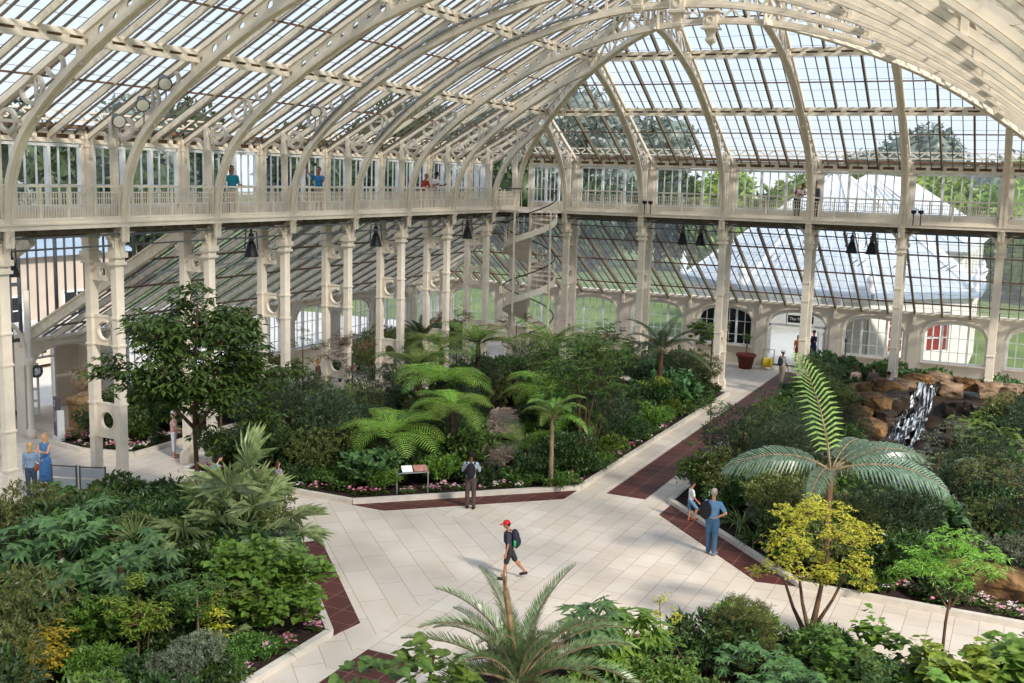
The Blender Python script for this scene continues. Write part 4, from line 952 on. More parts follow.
# ---- feather fronds
def frond(seed, L, n, ll, lw, e0, e1, ang=55, droopl=.25, vee=.35, taper=.5, stalk=.15, rr=.02):
    r = random.Random(seed); f = MB(); s_ = MB(); pts = []; p = Vector((0, 0, 0)); N_ = 18
    for i in range(N_+1):
        pts.append(p.copy()); e_ = radians(e0+(e1-e0)*(i/N_)**1.1); p = p+Vector((cos(e_), 0, sin(e_)))*L/N_
    s_.tube(pts, [rr*(1-.8*i/N_) for i in range(N_+1)], n=5)
    for i in range(n):
        t = stalk+(1-stalk)*(i+.5)/n; k_ = t*N_; j = min(int(k_), N_-1); q = pts[j].lerp(pts[j+1], k_-j); tg_ = (pts[j+1]-pts[j]).normalized()
        u_ = (t-stalk)/(1-stalk); l_ = ll*(sin(pi*min(1, (u_*.86+.12)))**.6)*(1-.25*u_)*r.uniform(.92, 1.06)
        nr = Vector((-tg_.z, 0, tg_.x)); a = radians(ang*(1-.45*u_))
        for sg in (-1, 1):
            sd = Vector((0, sg, 0)); d = (tg_*cos(a)+sd*sin(a)+nr*vee*r.uniform(.7, 1.2)).normalized(); m1 = q+d*l_*.5; tip = q+d*l_-Vector((0, 0, 1))*l_*droopl
            w = tg_*lw*.5
            f.add([q-w*.5, q+w*.5, m1+w, m1-w, tip], [(0, 1, 2, 3), (3, 2, 4)])
    return f, s_
def fern_frond(seed, L=1.7, n=21, pl=.47, e0=55, e1=-35):
    r = random.Random(seed); f = MB(); s_ = MB(); pts = []; p = Vector((0, 0, 0)); N_ = 16
    for i in range(N_+1):
        pts.append(p.copy()); e_ = radians(e0+(e1-e0)*(i/N_)); p = p+Vector((cos(e_), 0, sin(e_)))*L/N_
    s_.tube(pts, [.016*(1-.8*i/N_) for i in range(N_+1)], n=4)
    for i in range(n):
        t = .12+.88*(i+.5)/n; k_ = t*N_; j = min(int(k_), N_-1); q = pts[j].lerp(pts[j+1], k_-j); tg_ = (pts[j+1]-pts[j]).normalized(); nr = Vector((-tg_.z, 0, tg_.x))
        u_ = (t-.12)/.88; l_ = pl*(sin(pi*min(1, u_*.8+.2))**.7)*r.uniform(.9, 1.05)+.02
        for sg in (-1, 1):
            d = (tg_*.42+Vector((0, sg, 0))+nr*.12).normalized(); K = 7; w = .04*(.5+.5*l_/pl)
            for k2 in range(K):
                a = q+d*l_*k2/K; b = q+d*l_*(k2+1)/K; dr = Vector((0, 0, -1))*l_*.22
                a = a+dr*(k2/K)**2; b = b+dr*((k2+1)/K)**2; ww = w*(1-.8*k2/K)
                f.add([a, a+tg_*ww*1.0+d*l_/K*.7, b], [(0, 1, 2)]); f.add([a, a-tg_*ww*.9+d*l_/K*.7, b], [(0, 2, 1)])
    return f, s_
def proto_frond(fr, fmat, smat):
    f, s_ = fr; root = None
    mb = MB(); mb.add(s_.v, s_.f, 0, True); mb.add(f.v, f.f, 1)
    me = bpy.data.meshes.new('frond'); me.from_pydata(mb.v, [], mb.f); me.materials.append(smat); me.materials.append(fmat)
    me.polygons.foreach_set('material_index', mb.mi); me.update(); return me
def put_frond(me, parent, z, rz, tilt=0, sc=1, name='frond', roll=0, off=.03):
    o = bpy.data.objects.new(name, me); COL.objects.link(o); o.parent = parent
    o.matrix_local = Matrix.Translation((cos(rz)*off, sin(rz)*off, z)) @ Matrix.Rotation(rz, 4, 'Z') @ Matrix.Rotation(-tilt, 4, 'Y') @ Matrix.Rotation(roll, 4, 'X') @ Matrix.Scale(sc, 4)
    return o
def trunk(parent, h, r0, r1, m_, lean=(0, 0), ringed=False, name='trunk', n=10):
    t = MB(); N_ = max(8, int(h*8)) if ringed else 8
    pts = [(lean[0]*(i/N_)**1.5, lean[1]*(i/N_)**1.5, -.08+(h+.08)*i/N_) for i in range(N_+1)]
    rs = [r0+(r1-r0)*(i/N_)+(.012*(i % 2) if ringed else .01*sin(i*2.1)) for i in range(N_+1)]
    rs[0] *= 1.35
    t.tube(pts, rs, n=n); return t.build(name, m_, parent)
FF = [proto_frond(fern_frond(s_, 1.75, e1=e_), G['fern'], M['barkdark']) for s_, e_ in ((1, -55), (2, -38), (3, -68))]
FD = [proto_frond(fern_frond(s_, 1.75, e0=45, e1=e_), G['ferndark'], M['barkdark']) for s_, e_ in ((4, -38), (5, -25), (6, -50))]
def tree_fern(x, y, h, n, sc, label, dark=False, zz=.08):
    r = random.Random(int(x*100)); root = empty('tree_fern', (x, y, zz), label=label, cat='tree fern')
    if h > .2: trunk(root, h, .13, .10, M['barkdark'])
    for i in range(n):
        put_frond((FD if dark else FF)[i % 3], root, h, 2*pi*i/n+r.uniform(-.15, .15), radians(r.uniform(-22, 18)), sc*r.uniform(.85, 1.1))
    for i in range(3): put_frond((FD if dark else FF)[i], root, h, 2*pi*i/3+.4, radians(28), sc*.6)
    return root
tree_fern(5.5, 9.1, 1.35, 17, 1.12, 'bright green tree fern behind the label stand')
tree_fern(6.95, 10.3, 2.15, 15, .9, 'bright lime tree fern on a dark trunk, left of the man with the black backpack')
tree_fern(5.1, 12.9, 2.3, 18, 1.15, 'bright tree fern rising behind the two front tree ferns')
tree_fern(2.6, 15.6, 2.3, 15, 1.15, 'brownish green tree fern left of the tallest ferns', dark=True)
tree_fern(3.6, 18.4, 2.9, 15, 1.2, 'wide flat tree fern below the spiral staircase, left side', dark=True)
tree_fern(6.0, 20.0, 2.9, 14, 1.1, 'dark tree fern directly below the spiral staircase', dark=True)
tree_fern(1.4, 19.4, 2.4, 13, 1.0, 'dark tree fern behind the brownish fern, near the columns', dark=True)
tree_fern(7.7, 15.9, 1.9, 13, 1.05, 'arching tree fern at the edge of the pale gravel slope')
tree_fern(9.1, 14.6, 1.3, 12, .9, 'tree fern just behind the slender ringed palm')
tree_fern(7.2, 22.0, 2.6, 13, 1.1, 'dark tree fern behind the broad leafy tree', dark=True)
tree_fern(8.2, 12.6, .7, 11, .7, 'small dark fern beside the strap-leaved plants', dark=True)
# ---- feather palms
def palm(name, x, y, h, fr, n, label, r0=.1, r1=.07, bm_=None, ringed=True, tmin=-40, tmax=45, scl=(.85, 1.1), cat='palm', lean=(0, 0), seed=1, spec=None, zz=.08):
    r = random.Random(seed); root = empty(name, (x, y, zz), label=label, cat=cat)
    if h > .1: trunk(root, h, r0, r1, bm_ or M['barkpale'], ringed=ringed, lean=lean)
    if spec:
        for (a, t_, s_, *ro) in spec:
            put_frond(fr[r.randrange(len(fr))], root, h, radians(a), radians(t_), s_, roll=radians(ro[0]) if ro else 0).location.xy = (lean[0]+.03*cos(radians(a)), lean[1]+.03*sin(radians(a)))
        return root
    for i in range(n):
        t = i/n; o = put_frond(fr[i % len(fr)], root, h, i*2.399, radians(tmin+(tmax-tmin)*t+r.uniform(-6, 6)), r.uniform(*scl)); o.location.xy = (lean[0], lean[1])
    return root
PA = [proto_frond(frond(s_, 1.25, 26, .42, .05, 50, -48, droopl=.4), G['bright'], M['barkpale']) for s_ in (1, 2)]
palm('ringed_palm', 10.15, 10.75, 2.15, PA, 9, 'slender palm with a pale ringed trunk at the kerb corner of the fern bed', .075, .05, tmin=-15, tmax=40)
PB = [proto_frond(frond(s_, 2.2, 38, .5, .05, 42, -30, droopl=.25), G['blue'], M['barkpale']) for s_ in (3, 4)]
palm('feather_palm', 9.6, 22.9, 2.5, PB, 13, 'blue-green feather palm in front of the far wall, left of the dark window', .12, .1, M['bark'], tmin=-20, tmax=42)
BP = [proto_frond(frond(s_, 2.9, 30, .8, .075, e0_, e1_, ang=62, droopl=.4, vee=.1, rr=.035), leafmat('blue palm blade', (120, 142, 118), (82, 104, 84), rough=.35), M['barkpale']) for s_, e0_, e1_ in ((5, 40, -42),)]
BU = [proto_frond(frond(7, 2.9, 22, 1.0, .06, 82, 50, ang=78, droopl=.25, vee=.1, rr=.035), leafmat('fresh frond green', (140, 164, 84), (100, 128, 56)), M['barkpale'])]
bp = palm('large_feather_palm', 19.0, 6.9, 2.75, BP, 0, 'large feather palm with spreading blue-green fronds behind the yellow tree', .09, .07, M['bark'], spec=[(18, -10, 1.0, 30), (35, 4, .85, 20), (205, -4, .95, -25), (178, -16, .75, -10), (75, 5, .75), (265, -16, .7)])
o = put_frond(BU[0], bp, 2.75, radians(152), radians(-2), 1.0, roll=0)
o = put_frond(BP[0], bp, 2.75, radians(40), radians(10), .7)
PH = [proto_frond(frond(s_, 2.3, 62, .36, .03, 62, e1_, ang=48, droopl=.08, vee=.55, stalk=.08, rr=.028), G['palm'], M['barkpale']) for s_, e1_ in ((8, 5), (9, -12), (10, -30))]
palm('date_palm', 16.3, -4.6, 1.65, PH, 26, 'spiky grey-green date palm at the bottom centre foreground', .22, .2, M['barkdark'], tmin=-38, tmax=24, scl=(.8, 1.0))
b_ = MB(); b_.tube([(0, 0, 0), (-.12, .05, .7), (-.3, .12, 1.45)], [.035, .04, .05]); rr_ = random.Random(4)
for i in range(60):
    t = rr_.uniform(.3, 1.05); p = Vector((-.3*t, .12*t, 1.45*t)); leaf(b_, p, (Vector((-.2, .1, 1))+rv(rr_)*.25).normalized(), rv(rr_), .28, .03)
o = b_.build('dry_spear', G['dry'], bpy.data.objects['date_palm']); o.location = (0, 0, 1.65)
SC_ = [proto_frond(frond(s_, 1.3, 40, .3, .03, 70, 10, droopl=.1, vee=.3), G['deep'], M['barkdark']) for s_ in (12, 13)]
palm('cycad', .7, 10.6, .5, SC_, 20, 'dark spiky cycad at the left end of the fern bed', .15, .15, M['barkdark'], ringed=False, tmin=-35, tmax=20, cat='cycad', scl=(1.1, 1.4))
palm('cycad', .0, 8.9, .25, SC_, 16, 'lower dark cycad in front, beside the white column', .15, .15, M['barkdark'], ringed=False, tmin=-35, tmax=10, cat='cycad')
palm('cycad', -1.5, 22.8, 1.9, SC_, 16, 'dark stiff-leaved cycad standing between the left columns', .15, .15, M['barkdark'], ringed=False, tmin=-20, tmax=20, cat='cycad', scl=(1.0, 1.3))
DP = [proto_frond(frond(s_, 1.9, 36, .4, .035, 72, -10, droopl=.3, vee=.3), G['olive'], M['barkpale']) for s_ in (14, 15)]
palm('arching_palm', 15.3, 15.8, .5, DP, 15, 'olive arching young palm beside the far path, behind the boy in white', .12, .1, M['barkdark'], ringed=False, tmin=-25, tmax=15)
palm('arching_palm', 16.7, 24.6, .6, DP, 12, 'dark arching palm left of the waterfall ledge', .12, .1, M['barkdark'], ringed=False, tmin=-30, tmax=15, scl=(.7, .9))
# ---- fan palms
def fan_blade(seed, R_=.75, n=26, pet=1.0, m0=None):
    r = random.Random(seed); mb = MB(); pts = [(0, 0, 0), (pet*.5, 0, pet*.42), (pet*.95, 0, pet*.68)]
    mb.tube(pts, [.022, .018, .014], n=5); hub = Vector(pts[-1]); d0 = Vector((.85, 0, .35)).normalized(); nr = Vector((-.35, 0, .85)).normalized(); sd = Vector((0, 1, 0))
    for i in range(n):
        a = radians(-125+250*i/(n-1)); l_ = R_*(.75+.3*cos(a*.7))*r.uniform(.92, 1.05); d = d0*cos(a)+sd*sin(a)+nr*(.1+.12*(i % 2)); d.normalize(); s2 = (sd*cos(a)-d0*sin(a))*.5*R_*radians(250/(n-1))*.42
        m1 = hub+d*l_*.5; tip = hub+d*l_-Vector((0, 0, .22*l_*r.uniform(.4, 1.6)))
        mb.add([hub, m1-s2*.9, tip, m1+s2*.9+nr*.02], [(0, 1, 2), (0, 2, 3)], 1)
    me = bpy.data.meshes.new('fan_frond'); me.from_pydata(mb.v, [], mb.f); me.materials.append(G['silver']); me.materials.append(m0 or G['silver']); me.polygons.foreach_set('material_index', mb.mi); me.update(); return me
FB = [fan_blade(s_) for s_ in (1, 2, 3)]; FS = [fan_blade(s_, .4, 18, .5) for s_ in (4, 5)]
def fan_palm(x, y, h, n, sc, label, blades=FB, tmin=-50, tmax=45, seed=1):
    r = random.Random(seed); root = empty('fan_palm', (x, y, .08), label=label, cat='palm')
    if h > .1: trunk(root, h, .16, .14, M['bark'])
    for i in range(n): put_frond(blades[i % len(blades)], root, h, i*2.399+r.uniform(-.2, .2), radians(tmin+(tmax-tmin)*i/n), sc*r.uniform(.85, 1.1), 'fan_frond')
    return root
fan_palm(6.95, .15, .9, 17, 1.15, 'big silvery fan palm at the edge of the near left bed')
fp_ = bpy.data.objects['fan_palm']
put_frond(FB[0], fp_, 1.0, radians(60), radians(48), 1.5, 'fan_frond')
put_frond(FB[1], fp_, 1.0, radians(-70), radians(30), 1.35, 'fan_frond')
fan_palm(6.2, -2.2, .5, 10, .8, 'smaller fan palm with fine blades left of the big fan palm', seed=5)
fan_palm(8.2, -2.4, .2, 9, 1.0, 'low young fan palm with narrow blades beneath the big fan palm', FS, seed=6)
fan_palm(8.9, -2.9, .1, 7, .8, 'tiny pale fan palm between the citrus and the ivy-leaved bush', FS, seed=7)
# ---- strap-leaved clumps
def strap(seed, n, L, w_, e=70):
    r = random.Random(seed); f = MB()
    for i in range(n):
        a = r.uniform(0, 2*pi); e0 = radians(r.uniform(e-30, 88)); l_ = L*r.uniform(.6, 1.1); p = Vector((cos(a)*.06, sin(a)*.06, 0)); sd = Vector((-sin(a), cos(a), 0))*w_/2; K = 6; prev = None; e_ = e0
        for k_ in range(K+1):
            ww = sd*(1-(k_/K)**2*.95); cur = (p-ww, p+ww)
            if prev: f.add([prev[0], prev[1], cur[1], cur[0]], [(0, 1, 2, 3)])
            prev = cur; p = p+Vector((cos(a)*cos(e_), sin(a)*cos(e_), sin(e_)))*l_/K; e_ -= radians(r.uniform(12, 24))
    return f
def strap_plant(name, x, y, fm_, label, n=40, L=.9, w_=.035, seed=1, sc=1, group=None):
    root = strap(seed, n, L, w_).build(name, fm_, label=label, cat='strap-leaved plant', group=group); place(root, x, y, .08, 0, sc); return root
strap_plant('flax_plant', 16.25, 9.9, G['silver'], 'variegated cream-striped flax plant beside the man in the blue shirt', 60, 1.1, .05, 2)
strap_plant('flax_plant', 16.9, 8.8, G['mid'], 'lower green flax clump behind the diagonal kerb, right of the blue-shirted man', 50, .8, .045, 3)
strap_plant('lily_clump', 19.0, .9, G['lime'], 'lime green upright grassy clump right of the feathery bush in front', 36, .8, .03, 4)
sp1 = strap_plant('strap_leaf_clump', 8.6, 10.6, G['deep'], 'dark glossy strap-leaved clump right of the man with the black backpack', 50, .8, .04, 5, group='strap-leaved clumps in the fern bed')
for i, (x, y, s_, lb_) in enumerate(((9.3, 11.2, 1.0, 'strap-leaved clump left of the ringed palm trunk'), (8.0, 11.4, .9, 'strap-leaved clump under the gravel slope'), (9.0, 12.2, 1.0, 'strap-leaved clump behind the ringed palm'), (7.6, 10.2, .8, 'strap-leaved clump beside the dark fern trunk'))):
    c = sp1.copy(); COL.objects.link(c); place(c, x, y, .08, i, s_, label=lb_)
strap_plant('lily_clump', 10.1, -2.6, G['mid'], 'strap-leaved clump spilling over the kerb at the lower left corner', 40, .6, .035, 9)
# ---- trees
def leafy_tree(name, x, y, trunks, crowns, fm_, label, L=.14, W_=.06, per=9, dens=60, bark='bark', seed=1, shape='leaf', cat='tree', droop=.1, zz=.08, flat=.7, twig=.012):
    """trunks: list of point/radius chains; crowns: (x,y,z,r)"""
    if shape == 'leaf' and L < .2: dens = dens*1.35; L *= .9; W_ *= .95
    r = random.Random(seed); root = empty(name, (x, y, zz), label=label, cat=cat); t = MB()
    for ch in trunks: t.tube([q[:3] for q in ch], [q[3] for q in ch], n=8)
    f = MB()
    for (cx_, cy_, cz_, cr_) in crowns:
        n_ = int(dens*cr_*cr_)
        for i in range(n_):
            v = rv(r).normalized(); rr = r.random()**.4; c = Vector((cx_+v.x*cr_*rr, cy_+v.y*cr_*rr, cz_+v.z*cr_*rr*flat))
            if i % 6 == 0: t.tube([(cx_, cy_, cz_-cr_*.3), c], [twig, twig*.4], n=4, cap=False)
            for j in range(per):
                a = 2*pi*j/per+r.uniform(-.4, .4); d = Vector((cos(a), sin(a), r.uniform(-.35, .35)-droop)).normalized(); l_ = L*r.uniform(.7, 1.2)
                if shape == 'leaf': leaf(f, c+d*L*.12+rv(r)*L*.3, d, (Vector((0, 0, 1))+rv(r)*.4).normalized(), l_, W_*l_/L)
                elif shape == 'lobed': lobed(f, c+rv(r)*L, d, (Vector((0, 0, 1))+rv(r)*.3).normalized(), l_)
                else: heart(f, c+rv(r)*L, d, (Vector((0, 0, 1))+rv(r)*.4).normalized(), l_)
    t.build('trunk', M[bark], root); f.build('foliage', fm_, root); return root
def C_(seed, n, cx_, cy_, cz_, R_, rz, r0, r1):
    r = random.Random(seed); o_ = []
    for i in range(n):
        v = rv(r); v = v.normalized()*(v.length**.5); o_.append((cx_+v.x*R_, cy_+v.y*R_, cz_+v.z*rz, r.uniform(r0, r1)))
    return o_
leafy_tree('umbrella_tree', 4.75, 1.35, [[(0, 0, -.1, .085), (-.12, .05, 1.5, .07), (-.25, .1, 3.0, .055), (-.1, 0, 4.6, .04), (0, 0, 6.2, .02)], [(-.22, .1, 3.0, .05), (.8, .3, 4.4, .03), (1.5, .5, 5.2, .02)], [(-.2, .1, 3.0, .05), (-1.0, -.6, 4.2, .03), (-1.6, -.9, 4.6, .02)]],
           C_(5, 32, -.15, -.05, 4.7, 1.7, 1.4, .5, .8)+[(-.25, 0, 6.35, .6), (-1.9, -.8, 4.6, .5), (-2.35, -1.1, 4.45, .35), (1.5, .4, 3.6, .6), (1.9, .9, 4.5, .5), (1.3, .5, 3.0, .5), (.4, 0, 2.9, .5)], leafmat('glossy tree leaf', (92, 122, 54), (46, 68, 34), rough=.35), 'large dark green tree with hand-shaped leaves, tallest on the left', bark='bark', L=.23, W_=.10, per=8, dens=72, seed=3, droop=.35)
leafy_tree('golden_tree', 19.45, 2.55, [[(0, 0, -.1, .09), (.05, 0, .5, .075), (.15, .05, 1.3, .05), (.25, .1, 2.2, .03)], [(0, 0, .3, .06), (-.35, .05, .9, .035), (-.6, .1, 1.5, .025)], [(.02, 0, .4, .05), (-.15, -.1, 1.1, .035), (-.3, -.1, 1.9, .02)], [(.05, 0, .5, .05), (.4, .1, 1.2, .03), (.7, .2, 2.0, .02)]],
           C_(8, 34, .05, .1, 2.4, 1.1, .8, .16, .34)+[(-1.05, .1, 1.55, .25), (.95, .1, 1.7, .28)], G['yellow'], 'yellow-leaved small tree with several stems in front of the large palm', L=.10, W_=.045, per=7, dens=210, seed=6)
leafy_tree('broadleaf_tree', 10.0, 13.6, [[(0, 0, -.1, .06), (-.1, 0, 1.5, .05), (-.3, .2, 3.2, .03)], [(.1, .05, -.1, .05), (.2, 0, 1.6, .04), (.5, .1, 3.2, .02)], [(-.1, .1, -.1, .05), (0, .2, 1.6, .04), (.1, .3, 3.6, .02)], [(.25, 0, -.1, .03), (.55, -.1, .9, .025), (.8, -.2, 1.9, .015)], [(.2, .1, -.1, .03), (.35, .1, 1.0, .025), (.6, 0, 2.0, .015)]],
           C_(9, 24, -.1, .3, 3.4, 1.65, .95, .4, .7), G['mid'], 'broad multi-stemmed green tree in the middle of the far left bed', L=.16, W_=.07, per=8, dens=62, seed=7)
leafy_tree('broadleaf_tree', 9.7, 16.8, [[(0, 0, -.1, .06), (0, 0, 2, .04), (.2, 0, 3.4, .02)]], C_(19, 15, 0, 0, 3.4, 1.3, .8, .4, .65), G['deep'], 'darker green tree close behind the multi-stemmed one', L=.14, W_=.06, per=8, dens=60, seed=17)
leafy_tree('young_papaya', 9.55, 22.3, [[(0, 0, -.1, .11), (0, 0, .6, .07), (0, 0, 1.15, .05)]], [(0, 0, 1.35, .55), (.3, .2, 1.45, .35), (-.35, 0, 1.3, .35)], G['lime'], 'small pale trunked tree with drooping lime green leaves near the far path', L=.26, W_=.08, per=7, dens=60, seed=8, droop=.5, bark='barkpale')
leafy_tree('slim_tree', 15.9, 13.6, [[(0, 0, -.1, .04), (0, .05, 1.5, .03), (0, 0, 3.2, .015)]], [(0, 0, 3.0, .45), (.1, .1, 2.5, .55), (-.1, 0, 2.0, .6), (.2, 0, 1.5, .6), (-.1, .2, 1.1, .55), (0, 0, .7, .5)], G['deep'], 'slim dark evergreen tree left of the big feather palm', L=.10, W_=.04, per=7, dens=110, seed=9)
leafy_tree('sapling', 14.75, 11.7, [[(0, 0, -.1, .025), (.05, 0, 1.5, .02), (0, 0, 3.2, .012)]], [(0, 0, 3.15, .42), (.2, .1, 2.85, .38), (-.25, .1, 2.9, .3), (.05, 0, 2.35, .25), (-.5, -.1, 1.75, .28), (.15, 0, 1.6, .3), (-.15, .1, 1.25, .4), (.3, .1, 1.1, .35), (0, 0, .65, .4)], G['mid'], 'thin sapling at the tip of the far right bed, above the boy in white', L=.13, W_=.055, per=6, dens=80, seed=10)
leafy_tree('feathery_tree', 21.95, 2.55, [[(0, 0, -.1, .035), (.02, 0, 1.2, .03), (.1, .05, 2.2, .02)], [(.02, 0, 1.5, .02), (-.4, .1, 2.1, .012)], [(.02, 0, 1.4, .02), (.5, .2, 2.3, .012)]], [(.1, .1, 2.75, .5), (-.45, .15, 2.35, .5), (.6, .3, 2.45, .45), (0, .1, 2.2, .5), (-.8, .1, 2.1, .3)], G['fern'], 'feathery bright green tree with a thin trunk at the right foreground', L=.15, W_=.022, per=12, dens=150, seed=11, droop=.2)
leafy_tree('red_tinged_tree', .2, 14.6, [[(0, 0, -.1, .04), (.1, 0, 1.5, .03), (0, .1, 3.0, .015)]], C_(21, 12, 0, 0, 2.9, .8, .9, .2, .35), G['bronze'], 'thin tree with bronze-tinged leaves between the left columns', L=.12, W_=.05, per=6, dens=120, seed=12)
leafy_tree('open_tree', -1.9, 14.4, [[(0, 0, -.1, .04), (.1, 0, 1.5, .03), (0, .1, 3.0, .015)]], C_(22, 13, 0, 0, 2.7, 1.0, 1.0, .2, .4), G['olive'], 'open branched olive tree against the left aisle windows', L=.12, W_=.05, per=6, dens=100, seed=13)
leafy_tree('open_tree', -1.8, 26.6, [[(0, 0, -.1, .04), (0, 0, 1.5, .03), (0, .1, 2.8, .015)]], C_(23, 10, 0, 0, 2.9, .9, .7, .2, .35), G['bronze'], 'open bronze-leaved tree left of the spiral staircase', L=.12, W_=.05, per=6, dens=110, seed=14)
leafy_tree('red_tinged_tree', 1.8, 25.6, [[(0, 0, -.1, .04), (0, 0, 1.5, .03), (0, .1, 2.8, .015)]], C_(24, 8, 0, 0, 2.6, .8, .7, .2, .35), G['olive'], 'small open tree at the foot of the spiral staircase', L=.12, W_=.05, per=6, dens=110, seed=15)
for i, (x, y, lb_) in enumerate(((21.0, 17.3, 'airy grey-green shrub just right of the waterfall'), (22.4, 12.6, 'airy grey-green shrub in front of the big-leaved climber'), (20.9, 14.0, 'tall wispy grey-green shrub below the waterfall'), (23.2, 15.6, 'grey-green flowering shrub at the right edge'))):
    leafy_tree('airy_shrub', x, y, [[(0, 0, -.1, .03), (.05, 0, .8, .02), (0, 0, 1.8, .012)], [(0, 0, .2, .02), (.3, .1, 1.2, .012)], [(0, 0, .2, .02), (-.3, -.1, 1.2, .012)]], C_(30+i, 16, 0, 0, 1.35, .95, .85, .25, .45), G['grey'] if i != 1 else G['olive'], lb_, L=.11, W_=.03, per=8, dens=100, seed=20+i, cat='shrub')
leafy_tree('big_leaved_climber', 22.3, 18.6, [[(0, 0, -.1, .03), (0, 0, 1.4, .02)]], C_(40, 10, 0, 0, 1.4, 1.3, .5, .35, .6), G['bright'], 'bright big-leaved climber right of the waterfall', L=.2, per=4, dens=60, seed=30, shape='heart', cat='climber')
leafy_tree('tall_evergreen', 23.6, 10.2, [[(0, 0, -.1, .06), (0, 0, 2.6, .03)]], C_(41, 14, 0, 0, 1.9, .9, 1.1, .35, .6), G['blue'], 'dark blue-green evergreen at the right edge above the boulder', L=.12, W_=.045, per=7, dens=90, seed=31)
leafy_tree('big_shrub', 15.0, 27.9, [[(0, 0, -.1, .05), (0, 0, 1.6, .02)]], C_(42, 12, 0, 0, 1.5, 1.1, .7, .3, .5), G['deep'], 'dark shrub in front of the doorway, right of the far path', L=.16, W_=.06, per=7, dens=70, seed=32)
leafy_tree('big_shrub', 15.2, 25.3, [[(0, 0, -.1, .05), (0, 0, 1.9, .02)]], C_(43, 12, 0, 0, 1.7, .8, .9, .3, .5), G['mid'], 'rounded green shrub hiding the lower part of the doorway', L=.14, W_=.06, per=7, dens=80, seed=33)
# foreground
leafy_tree('rice_paper_plant', 5.2, -3.4, [[(0, 0, -.1, .05), (0, 0, 1.5, .04)]], C_(50, 9, 0, 0, 1.6, 1.3, .5, .3, .5), G['tetra'], 'rice-paper plant with huge lobed leaves at the left edge', L=.42, per=4, dens=17, seed=40, shape='lobed', cat='shrub', droop=.2)
leafy_tree('rice_paper_plant', 7.0, -3.5, [[(0, 0, -.1, .05), (0, 0, 1.5, .04)]], C_(51, 9, 0, 0, 1.5, 1.2, .5, .3, .5), G['tetra'], 'second rice-paper plant with huge lobed leaves, left of the lime bush', L=.40, per=4, dens=17, seed=41, shape='lobed', cat='shrub', droop=.2)
leafy_tree('rice_paper_plant', 17.0, -1.6, [[(0, 0, -.1, .05), (0, 0, 1.2, .04)]], C_(52, 6, 0, 0, 1.35, .5, .3, .25, .4), G['bright'], 'lobed-leaved plant behind the bottom grating, right of the date palm', L=.36, per=5, dens=30, seed=42, shape='lobed', cat='shrub', droop=.3)
leafy_tree('rice_paper_plant', 16.5, -2.2, [[(0, 0, -.1, .04), (0, 0, 1.7, .03)]], C_(53, 5, 0, 0, 1.85, .45, .25, .2, .3), G['tetra'], 'lobed-leaved plant leaning out above the paving beside the date palm', L=.33, per=5, dens=34, seed=43, shape='lobed', cat='shrub', droop=.3)
leafy_tree('ivy_leaved_bush', 9.1, -1.6, [[(0, 0, -.1, .04), (0, 0, .8, .02)]], C_(54, 26, -.1, -.1, .95, 1.15, .7, .35, .5), G['bright'], 'dense bright bush with ivy-shaped leaves by the lower left kerb', L=.14, per=4, dens=120, seed=44, shape='heart', cat='shrub')
leafy_tree('golden_bush', 7.25, -6.15, [[(0, 0, -.1, .03), (0, 0, .6, .02)]], C_(55, 20, 0, 0, .85, .8, .5, .2, .35), G['gold'], 'golden yellow bush in the bottom left corner', L=.13, W_=.06, per=7, dens=150, seed=45, cat='shrub')
leafy_tree('lime_bush', 8.1, -4.2, [[(0, 0, -.1, .03), (0, .05, 1.3, .02)], [(.2, 0, -.1, .02), (.3, .05, 1.1, .012)]], C_(56, 12, 0, 0, 1.25, .55, .6, .2, .38), G['lime'], 'lime green bush between the big lobed leaves and the citrus', L=.13, W_=.045, per=8, dens=130, seed=46, cat='shrub')
leafy_tree('citrus_tree', 8.95, -3.5, [[(0, 0, -.1, .03), (.02, 0, .8, .025), (0, 0, 1.4, .015)]], C_(57, 10, 0, 0, 1.35, .45, .4, .2, .32), G['mid'], 'small round citrus tree with a pale trunk in the near left bed', L=.11, W_=.05, per=7, dens=170, seed=47, bark='barkpale')
leafy_tree('yellowing_bush', 9.3, -3.2, [[(0, 0, -.1, .02), (0, 0, .9, .015)]], C_(58, 6, 0, 0, .9, .35, .35, .15, .25), G['yellow'], 'yellow leaved twiggy bush beside the citrus tree', L=.11, W_=.05, per=6, dens=200, seed=48, cat='shrub')
leafy_tree('twiggy_bush', 9.0, -2.5, [[(0, 0, -.1, .025), (-.1, 0, .9, .015), (-.1, 0, 1.4, .01)]], C_(59, 14, 0, 0, .95, .65, .55, .2, .3), G['olive'], 'twiggy small-leaved bush left of the ivy-shaped leaves', L=.075, W_=.04, per=7, dens=260, seed=49, cat='shrub')
leafy_tree('feathery_bush', 18.55, .9, [[(0, 0, -.1, .02), (0, 0, .8, .012)]], C_(60, 26, 0, 0, .85, .68, .7, .22, .36), G['olive'], 'feathery upright bush behind the bottom right grating', L=.13, W_=.012, per=14, dens=300, seed=50, cat='shrub', droop=-.8)
leafy_tree('twig_shrub', 17.1, .1, [[(0, 0, -.1, .015), (0, 0, .9, .01), (-.05, 0, 1.6, .006)]], [(0, 0, 1.6, .2), (.2, .05, 1.3, .2), (-.15, 0, 1.2, .18), (.05, 0, 1.0, .2), (-.2, .1, .9, .15)], G['yellow'], 'thin yellow-green sapling standing up against the pale paving, bottom centre', L=.09, W_=.045, per=6, dens=160, seed=51, cat='shrub')
